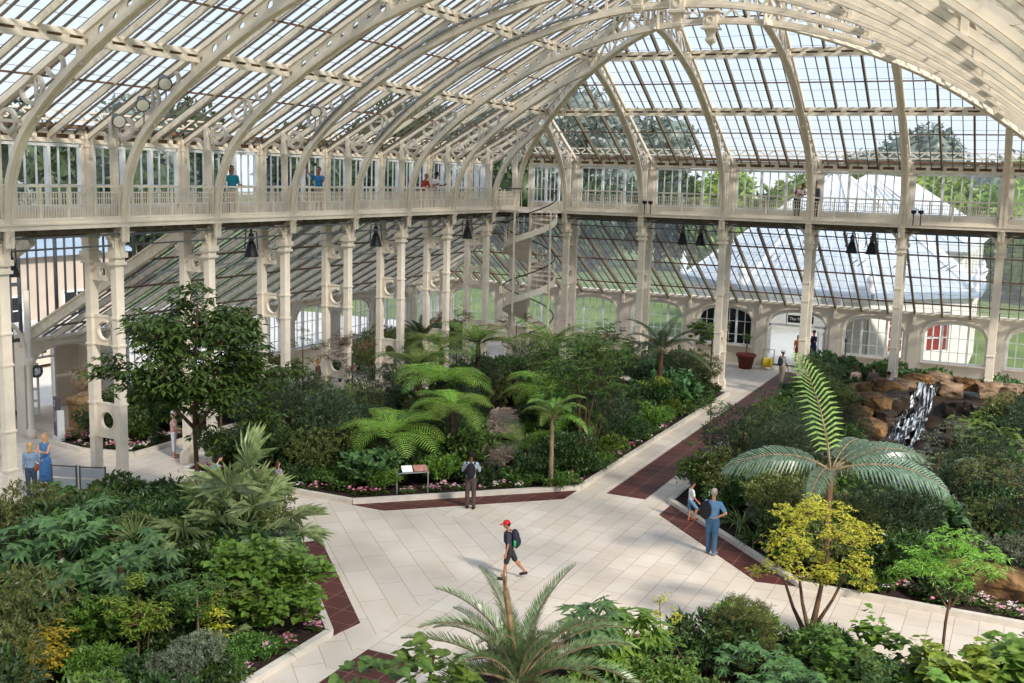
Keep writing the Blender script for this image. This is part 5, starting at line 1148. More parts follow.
leafy_tree('large_leaved_climber', 15.7, -6.3, [[(0, 0, -.1, .03), (-.3, .3, 1.4, .03), (-.2, .5, 2.5, .02)], [(0, 0, .8, .02), (.8, .2, 1.9, .015), (1.3, .3, 2.1, .01)]], [(-.3, .3, 2.4, .4), (.3, .3, 2.3, .35), (.8, .1, 2.15, .35), (-.7, .4, 2.3, .3), (1.2, .2, 2.1, .3), (0, 0, 2.0, .4), (.6, 0, 1.7, .5)], G['bright'], 'broad-leaved climber nearest the camera, bottom centre left', L=.16, per=4, dens=55, seed=52, shape='heart', cat='climber')
leafy_tree('large_leaved_climber', 14.9, -7.0, [[(0, 0, -.1, .03), (-.1, .1, 1.6, .03), (.0, .2, 2.6, .02)]], [(0, .2, 2.6, .25), (.1, .3, 2.3, .3), (.5, .5, 2.5, .2), (-.1, 0, 2.1, .35)], G['mid'], 'broad dark leaves on a stem at the bottom, over the near grating', L=.19, per=4, dens=50, seed=53, shape='heart', cat='climber')
for i, (x, y, fm_, sh, L_, lb_) in enumerate(((20.3, 1.3, 'bright', 'heart', .12, 'leafy climbing shrub between the golden tree and the right path'), (21.3, .6, 'mid', 'heart', .13, 'mixed green leafy shrub at the bottom right'), (22.3, .4, 'lime', 'heart', .15, 'lime green large-leaved shrub at the bottom right'), (23.2, 1.0, 'bright', 'heart', .2, 'broad-leaved shrub in the bottom right corner'), (20.0, .0, 'mid', 'heart', .11, 'small heart-leaved vine below the golden tree'), (21.0, -.8, 'deep', 'leaf', .14, 'dark leafy shrub along the bottom edge, right'), (19.4, -1.0, 'tetra', 'lobed', .22, 'dark lobed-leaved plant under the feathery bush'), (22.6, -.9, 'bright', 'heart', .18, 'big heart-leaved shrub at the very bottom right'), (18.0, -1.9, 'mid', 'leaf', .12, 'green shrub at the bottom, right of the date palm'), (24.0, 2.2, 'deep', 'heart', .18, 'dark broad-leaved shrub at the right frame edge'))):
    leafy_tree('foreground_shrub', x, y, [[(0, 0, -.1, .03), (0, 0, .9, .02)]], C_(70+i, 11, 0, 0, .95, .65, .55, .25, .4), G[fm_], lb_, L=L_, W_=L_*.42, per=5, dens={'heart': 75, 'lobed': 42, 'leaf': 120}[sh], seed=60+i, shape=sh, cat='shrub')
# ---- mid-size shrubs: prototypes then copies
def proto(i, name, fm_, **k_):
    return shrub(name, 100+i, fm_, cat='shrub', **k_)
KINDS_ = {
 'rounded_shrub': (G['deep'], dict(rx=.75, h=1.15, tips=230, m_=7, L=.13, W_=.055)),
 'glossy_shrub': (G['mid'], dict(rx=.7, h=1.0, tips=190, m_=7, L=.15, W_=.07)),
 'fine_leaved_shrub': (G['olive'], dict(rx=.7, h=1.25, tips=300, m_=8, L=.09, W_=.03)),
 'grey_shrub': (G['grey'], dict(rx=.6, h=.95, tips=240, m_=8, L=.09, W_=.03)),
 'bushy_conifer': (G['blue'], dict(rx=.75, h=1.7, tips=330, m_=9, L=.12, W_=.018, upb=.2)),
 'bright_shrub': (G['bright'], dict(rx=.6, h=.8, tips=160, m_=7, L=.13, W_=.06)),
 'broad_leaved_shrub': (G['tetra'], dict(rx=.8, h=1.2, tips=80, m_=4, L=.17, W_=.1, shape='heart')),
 'low_groundcover': (G['mid'], dict(rx=.55, h=.35, tips=150, m_=6, L=.10, W_=.05, stems=0)),
 'dark_groundcover': (G['deep'], dict(rx=.6, h=.45, tips=160, m_=6, L=.12, W_=.05, stems=0)),
}
DESC = {'rounded_shrub': 'rounded dark green shrub', 'glossy_shrub': 'glossy mid green shrub', 'fine_leaved_shrub': 'fine-leaved olive shrub', 'grey_shrub': 'small grey-green shrub', 'bushy_conifer': 'dark blue-green needle-leaved bush', 'bright_shrub': 'bright green low shrub', 'broad_leaved_shrub': 'broad-leaved dull green shrub', 'low_groundcover': 'low mid green ground cover plant', 'dark_groundcover': 'low dark green ground cover plant'}
PROTO = {}
def inst(kind, x, y, sc, label, group, rz=None):
    if kind not in PROTO:
        fm_, k_ = KINDS_[kind]; o = shrub(kind, 100+len(PROTO), fm_, **k_); PROTO[kind] = o
        place(o, x, y, .08, rz, sc, label=label, cat='shrub' if 'ground' not in kind else 'ground cover', group=group); return o
    c = again(PROTO[kind], x, y, .08, rz, sc, label, group)
    if not group and 'group' in c: del c['group']
    return c
def inpoly(x, y, P):
    c = False; n = len(P); j = n-1
    for i in range(n):
        if (P[i][1] > y) != (P[j][1] > y) and x < (P[j][0]-P[i][0])*(y-P[i][1])/(P[j][1]-P[i][1])+P[i][0]: c = not c
        j = i
    return c
def edge(x, y, P):
    b = 1e9; n = len(P)
    for i in range(n):
        ax, ay = P[i]; bx_, by_ = P[(i+1) % n]; dx, dy = bx_-ax, by_-ay; t = max(0, min(1, ((x-ax)*dx+(y-ay)*dy)/(dx*dx+dy*dy))); b = min(b, math.hypot(x-ax-t*dx, y-ay-t*dy))
    return b
KEEP = [(-6.3, 8.2, .95), (16.25, 9.9, .8), (16.9, 8.8, .55), (15.3, 15.8, .9), (14.75, 11.4, .5), (16.9, 28.4, 1.5), (18.3, 28.2, 1.0), (19.6, 24.5, 2.9), (20.3, 20, 1.6), (18.6, 20.5, 1.4), (17.6, 24, 1.1), (9.1, -1.6, 1.25), (7.6, -6.0, 1.0), (8.1, -4.2, .85), (8.95, -3.5, .75), (9.3, -3.0, .6), (8.3, -5.3, .6), (9.0, -4.5, .6), (8.3, 11.3, 1.0), (8.9, 12.5, .9), (19.3, 17.6, 2.0), (19.7, 14.2, 1.7), (20.2, 12.2, .8), (7, .1, .5), (18.55, .9, .6), (16.3, -4.6, .6), (17, .1, .4), (10.3, 9.4, .4), (7.2, 12.9, .9), (6.6, 14.4, 1.2), (6.0, 16.2, 1.1), (5.6, 17.6, .9), (7.4, 11.6, .9), (19.3, 22.5, 3.0), (19.3, 17.5, 1.7), (19.6, 14.0, 1.3), (21.0, 27.5, 2.2), (18.5, 27, 1.5), (22.5, 27.5, 2), (22.4, 8.0, 1.0), (21.3, 7.9, .7), (6.8, 8.4, .7), (10.15, 10.75, .3), (1.45, 27.65, 1.4)]
def fill(P, n, kinds, bedname, seed, mind=.55, e_=.75, hmul=1, box=None, scr=(.75, 1.2)):
    r = random.Random(seed); pts = []; tries = 0
    while len(pts) < n and tries < n*60:
        tries += 1; x = r.uniform(min(p[0] for p in P), max(p[0] for p in P)); y = r.uniform(min(p[1] for p in P), max(p[1] for p in P))
        if box and not (box[0] < x < box[1] and box[2] < y < box[3]): continue
        if not inpoly(x, y, P) or edge(x, y, P) < e_: continue
        if any(math.hypot(x-a, y-b) < mind for a, b in pts) or any(math.hypot(x-a, y-b) < c for a, b, c in KEEP): continue
        pts.append((x, y)); k_ = kinds[r.randrange(len(kinds))]
        inst(k_, x, y, r.uniform(*scr)*hmul, '%s among others filling %s' % (DESC[k_], bedname), '%s in %s' % (DESC[k_].replace('bush', 'bushe')+'s', bedname), rz=r.uniform(0, 6.28))
fill(BA, 78, ['rounded_shrub', 'glossy_shrub', 'fine_leaved_shrub', 'rounded_shrub', 'bushy_conifer', 'broad_leaved_shrub'], 'the fern bed', 1, .72, .85, 1.4)
fill(BA, 60, ['low_groundcover', 'dark_groundcover', 'bright_shrub'], 'the fern bed', 2, .55, .6, 1.2, box=(-1, 11, 6, 17))
fill([(1.5, 7.2), (4.9, 7.2), (4.9, 12), (-.2, 14), (-.3, 9.6)], 13, ['bushy_conifer', 'fine_leaved_shrub'], 'the left end of the fern bed', 3, .75, .3, 1.35)
fill(BB, 82, ['rounded_shrub', 'grey_shrub', 'fine_leaved_shrub', 'broad_leaved_shrub', 'bushy_conifer', 'glossy_shrub'], 'the waterfall bed', 4, .7, 1.15, 1.35)
fill(BB, 60, ['low_groundcover', 'dark_groundcover', 'bright_shrub', 'grey_shrub'], 'the waterfall bed', 5, .5, .6, 1.2, box=(13, 25, 6, 20))
fill(BD, 85, ['rounded_shrub', 'glossy_shrub', 'fine_leaved_shrub', 'rounded_shrub', 'broad_leaved_shrub', 'bright_shrub'], 'the near left bed', 6, .6, .7, 1.4, box=(0, 8.3, -8, 3))
fill(BD, 60, ['low_groundcover', 'dark_groundcover', 'grey_shrub', 'bright_shrub'], 'the near left bed', 7, .45, .45, 1.2, box=(5, 11, -7, 3))
fill(BC, 62, ['rounded_shrub', 'glossy_shrub', 'dark_groundcover', 'low_groundcover', 'bright_shrub'], 'the foreground bed', 8, .55, .6, 1.2, box=(13.5, 25, -7, 3))
fill(BE, 20, ['rounded_shrub', 'glossy_shrub', 'broad_leaved_shrub', 'fine_leaved_shrub'], 'the small left bed', 9, .8, .9, 1.5)
fill([(-6.8, 17), (-3.5, 17), (-3.5, 34), (-6.8, 34)], 14, ['rounded_shrub', 'fine_leaved_shrub', 'glossy_shrub'], 'the left aisle', 10, 1.0, .3, 1.3)
fill([(.5, 30.8), (8.5, 30.8), (8.5, 33), (.5, 33)], 12, ['rounded_shrub', 'glossy_shrub', 'bright_shrub'], 'the far aisle', 12, .9, .2, 1.3)
fill([(13.8, 31), (24, 31), (24, 35), (13.8, 35)], 24, ['rounded_shrub', 'glossy_shrub', 'bright_shrub', 'broad_leaved_shrub'], 'the right far aisle', 13, .9, .2, 1.2)
for i, (x, y, k_) in enumerate(((8.5, -4.9, 'low_groundcover'), (9.2, -4.3, 'dark_groundcover'), (8.0, -5.3, 'bright_shrub'), (9.7, -3.7, 'low_groundcover'), (8.8, -5.6, 'dark_groundcover'), (9.6, -4.9, 'grey_shrub'), (8.2, -3.6, 'dark_groundcover'), (9.8, -2.9, 'low_groundcover'), (7.9, -4.7, 'low_groundcover'), (9.1, -3.9, 'low_groundcover'), (8.6, -3.0, 'dark_groundcover'), (7.3, -5.2, 'dark_groundcover'), (10.0, -4.2, 'low_groundcover'), (9.0, -5.1, 'low_groundcover'))):
    inst(k_, x, y, 1.0, '%s among others filling the near left bed' % DESC[k_], '%s in the near left bed' % (DESC[k_].replace('bush', 'bushe')+'s'))
leafy_tree('lime_shrub', 9.2, 32.2, [[(0, 0, -.1, .05), (0, 0, 1.9, .03)]], C_(45, 8, 0, 0, 2.2, .9, .4, .3, .5), G['lime'], 'lime green broad shrub below the left side of the dark window', L=.2, per=4, dens=60, seed=34, shape='heart', cat='shrub')
# foliage ball of the potted tree
f, _ = shrub_mesh(77, .3, .55, 60, 5, .08, .04, stems=0); f.v = [(x, y, z+1.35) for x, y, z in f.v]; f.build('foliage', G['mid'], bpy.data.objects['potted_tree'])
# ---- flowers along the kerbs
FL = [mat('pink petal', (232, 176, 188), .6), mat('pale pink petal', (244, 222, 222), .6), mat('deep pink petal', (222, 140, 164), .6)]
def flower_mesh(seed, n=15):
    r = random.Random(seed); f = MB()
    for i in range(45):
        a = r.uniform(0, 6.28); rr = r.uniform(0, .18); leaf(f, Vector((cos(a)*rr, sin(a)*rr, r.uniform(.02, .14))), (Vector((cos(a), sin(a), .3))).normalized(), Vector((0, 0, 1)), .09, .045, 0)
    for i in range(n):
        a = r.uniform(0, 6.28); rr = r.uniform(0, .2); c = Vector((cos(a)*rr, sin(a)*rr, r.uniform(.13, .22))); nr = Vector((r.uniform(-.5, .5), r.uniform(-.7, .2), 1)).normalized(); t = nr.orthogonal().normalized(); b = nr.cross(t); R_ = r.uniform(.026, .042)
        for k_ in range(5):
            a0 = 2*pi*k_/5; d = t*cos(a0)+b*sin(a0); e1 = t*cos(a0+.55)+b*sin(a0+.55); e2 = t*cos(a0-.55)+b*sin(a0-.55)
            f.add([c, c+e2*R_*.8, c+d*R_*1.15+nr*.006, c+e1*R_*.8], [(0, 1, 2, 3)], 1)
    return f
FP = []
for s_ in range(3):
    for c_ in range(2):
        f = flower_mesh(s_*7+c_, 13+3*s_); me = bpy.data.meshes.new('flower_clump'); me.from_pydata(f.v, [], f.f); me.materials.append(G['mid']); me.materials.append(FL[(s_+c_) % 3]); me.polygons.foreach_set('material_index', f.mi); me.update(); FP.append(me)
def flowers(pts, d0, d1, step, bedname, seed, prob=.85):
    r = random.Random(seed)
    for (ax, ay), (bx_, by_) in zip(pts, pts[1:]):
        L_ = math.hypot(bx_-ax, by_-ay); n = int(L_/step); nx, ny = -(by_-ay)/L_, (bx_-ax)/L_
        for i in range(n):
            if r.random() > prob: continue
            t = (i+r.uniform(.1, .9))/n; q = r.uniform(d0, d1); o = bpy.data.objects.new('flower_clump', FP[r.randrange(len(FP))]); COL.objects.link(o)
            o.location = (ax+(bx_-ax)*t+nx*q, ay+(by_-ay)*t+ny*q, .09); o.rotation_euler = (0, 0, r.uniform(0, 6)); s2 = r.uniform(.8, 1.25); o.scale = (s2,)*3
            tag(o, 'clump of pink and white flowers '+bedname, 'flowers', 'pink flowers '+bedname)
flowers([(-.5, 6.62), (5.7, 6.62), (10.88, 11.35), (10.93, 22)], .2, .65, .3, 'along the kerb of the fern bed', 1, .8)
fill([(10.0, 10.3), (10.6, 11.2), (10.75, 28), (8.6, 28), (8.6, 17), (9.4, 14), (9.4, 10.8)], 46, ['low_groundcover', 'dark_groundcover', 'bright_shrub', 'rounded_shrub'], 'the path edge of the fern bed', 14, .55, .12, 1.25)
fill([(14.2, 11.6), (18.6, 6.8), (21.5, 6.9), (21.5, 9), (17, 12), (15, 22), (14.1, 28)], 60, ['low_groundcover', 'dark_groundcover', 'rounded_shrub', 'glossy_shrub', 'fine_leaved_shrub'], 'the path edge of the waterfall bed', 15, .55, .3, 1.25)
flowers([(18.55, 6.45), (13.8, 11.4)], -.7, -.2, .36, 'behind the diagonal kerb of the waterfall bed', 2, .55)
flowers([(24.5, 6.45), (18.6, 6.45)], -1.0, -.2, .16, 'below the boulders of the waterfall bed', 3, .95)
flowers([(10.42, -5), (10.45, -1.25), (6.3, 3.0)], .2, .5, .4, 'inside the kerb of the near left bed', 4, .5)
flowers([(18.1, 3.0), (13.6, -1.3)], .2, .6, .3, 'behind the bottom grating', 5, .7)
flowers([(24, 3.0), (18.1, 3.0)], .2, .6, .4, 'along the path below the golden tree', 8, .6)
flowers([(-3.4, 7.3), (-5.3, 6.85), (-7.0, 7.1)], -1.3, -.25, .14, 'around the stone urn and the first columns', 6, .95)
flowers([(-3.4, 10.5), (-3.4, 7.3)], -1.0, -.2, .2, 'beside the left columns', 7, .9)
# ---- rocks, waterfall, gravel slope
def rock(x, y, z, sx, sy, sz, m_, label=None, group=None, seed=0, rz=0, name='boulder'):
    bm = bmesh.new(); bmesh.ops.create_icosphere(bm, subdivisions=4, radius=1); r = random.Random(seed); off = Vector((r.uniform(0, 99), r.uniform(0, 99), 0))
    pl_ = [(Vector((r.choice((-1, 1))*(q_ % 3 == 0), r.choice((-1, 1))*(q_ % 3 == 1), r.choice((-1, 1, 1))*(q_ % 3 == 2)))+rv(r)*.35, r.uniform(.5, .8)) for q_ in range(15)]; pl_ = [(a_.normalized(), b_) for a_, b_ in pl_]
    for v in bm.verts:
        p = v.co.copy()
        for n_, d_ in pl_:
            k_ = p.dot(n_)
            if k_ > d_: p -= n_*(k_-d_)
        p *= 1+.2*noise.noise(p*1.6+off)+.10*noise.noise(p*4+off)+.05*noise.noise(p*11+off); v.co = Vector((p.x*sx, p.y*sy, p.z*sz))
    me = bpy.data.meshes.new(name); bm.to_mesh(me); bm.free(); me.materials.append(m_); o = bpy.data.objects.new(name, me); COL.objects.link(o); o.location = (x, y, z); o.rotation_euler = (0, 0, rz); o.scale = (1.3, 1.3, 1.35)
    return tag(o, label, 'rock', group)
rock(22.7, 8.0, .35, .75, .5, .5, M['rock'], 'big ochre boulder behind the flowers at the right edge', seed=1)
rock(21.75, 8.2, .3, .6, .45, .4, M['rock'], 'ochre boulder left of the big one, partly mossy', seed=2)
rock(22.0, 7.35, .2, .42, .3, .25, M['rockpale'], 'small pale boulder in front of the two big ones', seed=3)
r = random.Random(5); RI = 0
for (x, y, z, sx, sy, sz, m_) in [(17.0, 26.6, 1.15, .7, .5, .5, 'rock'), (17.9, 26.5, 1.45, .65, .45, .3, 'rock'), (18.7, 26.9, 1.55, .6, .5, .3, 'rockpale'), (20.3, 26.9, 1.65, .55, .45, .35, 'rockpale'), (20.9, 27.3, 1.8, .55, .45, .3, 'rock'), (21.7, 27.1, 1.7, .6, .5, .35, 'rockpale'), (22.5, 27.2, 1.7, .6, .5, .35, 'rockpale'), (23.4, 26.9, 1.5, .7, .6, .4, 'rock'), (24.2, 27.0, 1.5, .6, .6, .4, 'rockpale'), (22.1, 26.5, 1.35, .5, .35, .25, 'rock'), (23.0, 26.3, 1.15, .6, .4, .3, 'rockpale'),
          (19.0, 27.4, 1.8, .5, .4, .3, 'rock'), (19.9, 27.6, 1.85, .5, .4, .28, 'rockpale'), (17.6, 24.9, 1.0, .8, .55, .6, 'rock'), (17.2, 23.4, .8, .7, .55, .55, 'rock'), (17.8, 22.2, .6, .75, .5, .45, 'rock'), (17.3, 20.9, .45, .6, .5, .4, 'rock'), (18.1, 19.7, .4, .55, .4, .3, 'rockpale'), (17.5, 18.5, .3, .55, .4, .35, 'rock'), (18.5, 25.5, .95, .6, .4, .65, 'rockdark'), (18.3, 23.8, .55, .5, .45, .5, 'rockdark'), (20.6, 25.6, .9, .65, .4, .65, 'rockdark'), (21.5, 25.7, .95, .65, .45, .6, 'rockdark'), (22.4, 25.6, .9, .6, .4, .55, 'rockdark'), (20.8, 24.0, .55, .65, .5, .5, 'rockdark'), (20.7, 22.2, .4, .6, .5, .45, 'rockdark'), (18.8, 21.4, .3, .4, .4, .3, 'rockdark'), (20.2, 20.2, .3, .6, .5, .4, 'rockdark'), (18.9, 18.4, .25, .5, .4, .35, 'rockdark'), (19.6, 23.3, .35, .35, .3, .3, 'rockdark'), (23.3, 25.4, .8, .6, .4, .5, 'rock'), (17.0, 12.5, .3, .7, .35, .35, 'rock'), (17.9, 13.2, .3, .6, .4, .3, 'rock'), (16.5, 22.2, .5, .5, .5, .45, 'rock'), (16.6, 24.6, .6, .5, .5, .5, 'rockpale')]:
    RI += 1
    lb_ = ('flat brown rock on the ledge above the waterfall' if y > 26.5 else 'wet dark rock beside the falling water' if m_ == 'rockdark' else 'ochre rock stacked at the side of the waterfall' if y > 17 else 'ochre rock lying under the large feather palm')
    rock(x, y, z, sx, sy, sz, M[m_], lb_, lb_.replace('rock', 'rocks'), seed=10+RI, rz=r.uniform(-.4, .4))
md = MB(); N1, N2 = 22, 18; vs = []
for i in range(N1+1):
    for j in range(N2+1):
        x = 16.4+8.2*i/N1; y = 17+12.5*j/N2; t = max(0, min(1, (y-25.2)/1.0)); t2_ = max(0, min(1, (y-18.5)/6.5)); side_ = min(1, abs(x-19.5)/2.4); zz = .05+1.25*t+(1-t)*t2_*(.25+.55*side_)+.15*noise.noise(Vector((x, y, 0))*1.3)
        zz *= min(1, (x-16.4)/.8+.02)*min(1, (24.6-x)/.5+.05)*min(1, (29.5-y)/.6+.02)*min(1, (y-17)/.8); vs.append((x, y, max(.02, zz)+.06))
md.add(vs, [(i*(N2+1)+j, (i+1)*(N2+1)+j, (i+1)*(N2+1)+j+1, i*(N2+1)+j+1) for i in range(N1) for j in range(N2)], 0, True)
md.build('rock_mound', M['rockdark'], label='dark earth and rock mound under the waterfall', cat='mound')
wm = mat('white falling water', (190, 198, 206), .2, 0, 3, col2=(30, 30, 30), stretch=(5, .5, .5), detail=12)
wm.node_tree.nodes['Color Ramp'].color_ramp.elements[0].position = .5; wm.node_tree.nodes['Color Ramp'].color_ramp.elements[1].position = .62; wd = mat('dark pool water', (40, 44, 42), .06, 0, 3, col2=(66, 74, 74), spec=.6)
wfr = empty('waterfall', (19.5, 24, .1), label='narrow white water cascading down between dark rocks', cat='waterfall'); r = random.Random(8)
for q_, (x0, w0) in enumerate(((19.6, .26), (19.25, .10), (19.95, .10))):
    wf_ = MB(); pr_ = None
    for i in range(46):
        t = i/45; y = 26.5-.9*min(1, t*3)-6.8*max(0, t-.25)/.75; z = (1.75-1.0*min(1, t*3.2)) if t < .32 else .75-.6*(t-.32)/.68+(.07 if i % 6 < 3 else -.03); x = x0-.1-.5*t+.10*sin(t*6+q_*2); wd_ = w0*(.7+.5*abs(sin(i*.7+q_))); c = [(x+wd_*(k_/3-1)+r.uniform(-.04, .04)-19.5, y-24, z+.05*sin(k_*2.1+i)+.07-.1) for k_ in range(7)]
        if pr_: wf_.add(pr_+c, [(k_, k_+1, 8+k_, 7+k_) for k_ in range(6)], 0, True)
        pr_ = c
    wf_.build('water_stream', wm, wfr)
b_ = MB(); b_.add([(19.4+1.35*cos(2*pi*k_/20)*(1+.15*sin(k_*1.7)), 15.2+3.4*sin(2*pi*k_/20), .13) for k_ in range(20)], [tuple(range(20))]); b_.build('pool', wd, label='dark pool below the waterfall', cat='pool')
gs_ = MB(); vs = []
for i in range(11):
    for j in range(13):
        x = 7.9-2.4*i/10-.9*j/12; y = 12.0+6.0*j/12; vs.append((x+.1*sin(y*2), y, .1+.55*(j/12)+.1*noise.noise(Vector((x, y, 3)))))
gs_.add(vs, [(i*13+j, (i+1)*13+j, (i+1)*13+j+1, i*13+j+1) for i in range(10) for j in range(12)], 0, True)
pm = mat('pinkish gravel', (196, 168, 146), .9, 0, 16, col2=(118, 92, 76), bump=1, detail=2); gs_.build('gravel_slope', pm, label='pale pinkish stony slope in the middle of the fern bed', cat='gravel', kind='stuff')
gq = MB(); r = random.Random(9)
for i in range(700):
    y = r.uniform(12, 18); j = (y-12)/6.0; x = r.uniform(5.6, 7.9)-.9*j; gq.box((x, y, .13+.55*j), (r.uniform(.05, .13), r.uniform(.05, .11), r.uniform(.03, .07)), rz=r.uniform(0, 3))
gq.build('gravel_stones', mat('pale stones', (204, 180, 160), .9, .35, 3), label='loose pale stones scattered on the slope', cat='gravel', kind='stuff')
b_ = MB(); b_.tube([(5.6, 13.8, .35), (6.5, 14.2, .45), (7.6, 15.4, .5)], [.12, .14, .1], n=9); b_.build('fallen_log', M['barkdark'], label='dark fallen log lying across the stony slope', cat='log')
# ---- trees and hill outside
def outer_tree(x, y, h, rad, fm_, label, seed, n=7):
    r = random.Random(seed); root = empty('outdoor_tree', (x, y, -.25), label=label, cat='tree', group='trees outside beyond the glass'); t = MB(); t.tube([(0, 0, 0), (0, 0, h*.5)], [.5, .3]); t.build('trunk', M['bark'], root)
    f = MB()
    for k_ in range(n):
        v = rv(r); c = Vector((v.x*rad*.6, v.y*rad*.6, h*.58+v.z*h*.27)); rr = rad*r.uniform(.45, .7)
        for i in range(420):
            d = rv(r).normalized(); p = c+d*rr*r.uniform(.75, 1.05)
            leaf(f, p, (rv(r)+d*.5).normalized(), (d+Vector((0, 0, .5))).normalized(), rad*.15, rad*.09)
        bm = bmesh.new(); bmesh.ops.create_icosphere(bm, subdivisions=2, radius=rr*.86); f.add([v_.co*(1+.2*noise.noise(v_.co*.8))+c for v_ in bm.verts], [tuple(v_.index for v_ in q.verts) for q in bm.faces], 0, True); bm.free()
    f.build('foliage', fm_, root); return root
OTm = [leafmat('outdoor dark leaf', (70, 88, 52), (44, 60, 38), scale=.1), leafmat('outdoor fresh leaf', (140, 160, 66), (90, 112, 46), scale=.1), leafmat('outdoor haze-paled leaf', (146, 156, 148), (118, 130, 124), scale=.1, val=.1)]  # last leaf colour is paled to paint distance haze into it
r = random.Random(21); k2 = 0
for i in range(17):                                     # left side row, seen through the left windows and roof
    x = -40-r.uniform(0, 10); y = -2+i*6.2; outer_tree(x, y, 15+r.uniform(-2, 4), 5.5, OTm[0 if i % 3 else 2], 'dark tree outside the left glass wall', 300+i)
for i in range(9):
    x = -30+i*7.4; outer_tree(x, 92+r.uniform(-5, 8), 10.5+r.uniform(-1.5, 1.2), 6, OTm[1 if 2 < i < 8 else 0], 'leafy tree beyond the end gallery windows', 330+i)
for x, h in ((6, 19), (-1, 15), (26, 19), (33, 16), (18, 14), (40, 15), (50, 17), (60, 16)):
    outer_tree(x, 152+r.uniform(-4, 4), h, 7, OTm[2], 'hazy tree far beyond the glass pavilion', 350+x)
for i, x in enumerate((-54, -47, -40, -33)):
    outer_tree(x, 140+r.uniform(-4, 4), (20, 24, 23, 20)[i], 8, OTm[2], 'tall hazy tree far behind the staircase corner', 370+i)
for i in range(4):
    outer_tree(28+i*7, 84+r.uniform(-3, 3), 10+r.uniform(-1, 1), 4.5, OTm[0], 'dark tree right of the glass wing', 380+i)
# ================================================================ people
def capsule(mb, p, q, ra, rb, n=12, flat=None):
    p = Vector(p); q = Vector(q); d = q-p; L_ = d.length
    if L_ < 1e-5: d = Vector((0, 0, 1)); L_ = 1e-5
    d.normalize(); a = d.cross(Vector((0, 1, 0))) if abs(d.y) < .9 else d.cross(Vector((1, 0, 0))); a.normalize(); b = d.cross(a)
    fa, fb = flat or (1, 1); rings = []
    for k_ in range(4): t = -pi/2+pi/2*(k_+.35)/4; rings.append((p+d*ra*sin(t), ra*cos(t)))
    for k_ in range(5): t = k_/4; rings.append((p.lerp(q, t), ra+(rb-ra)*t))
    for k_ in range(4): t = pi/2*(k_+.65)/4; rings.append((q+d*rb*sin(t), rb*cos(t)))
    vs = [c+(a*cos(2*pi*j/n)*fa+b*sin(2*pi*j/n)*fb)*r_ for c, r_ in rings for j in range(n)]; m_ = len(rings)
    mb.add(vs, [(i*n+j, i*n+(j+1) % n, (i+1)*n+(j+1) % n, (i+1)*n+j) for i in range(m_-1) for j in range(n)]+[tuple(range(n))[::-1], tuple((m_-1)*n+j for j in range(n))], 0, True)
def ellip(mb, c, r_, M3=None, n=12):
    bm = bmesh.new(); bmesh.ops.create_uvsphere(bm, u_segments=n, v_segments=n-2, radius=1); c = Vector(c)
    vs = []
    for v in bm.verts:
        p = Vector((v.co.x*r_[0], v.co.y*r_[1], v.co.z*r_[2])); p = M3 @ p if M3 else p; vs.append(p+c)
    mb.add(vs, [tuple(v.index for v in f.verts) for f in bm.faces], 0, True); bm.free()
def fuse(o, vox=.014, it=3):
    m_ = o.modifiers.new('fuse', 'REMESH'); m_.mode = 'VOXEL'; m_.voxel_size = vox; m_.use_smooth_shade = True
    s_ = o.modifiers.new('smooth', 'SMOOTH'); s_.factor = .5; s_.iterations = it
def rotX(a): return Matrix.Rotation(a, 3, 'X')
def rotY(a): return Matrix.Rotation(a, 3, 'Y')
def rotZ(a): return Matrix.Rotation(a, 3, 'Z')
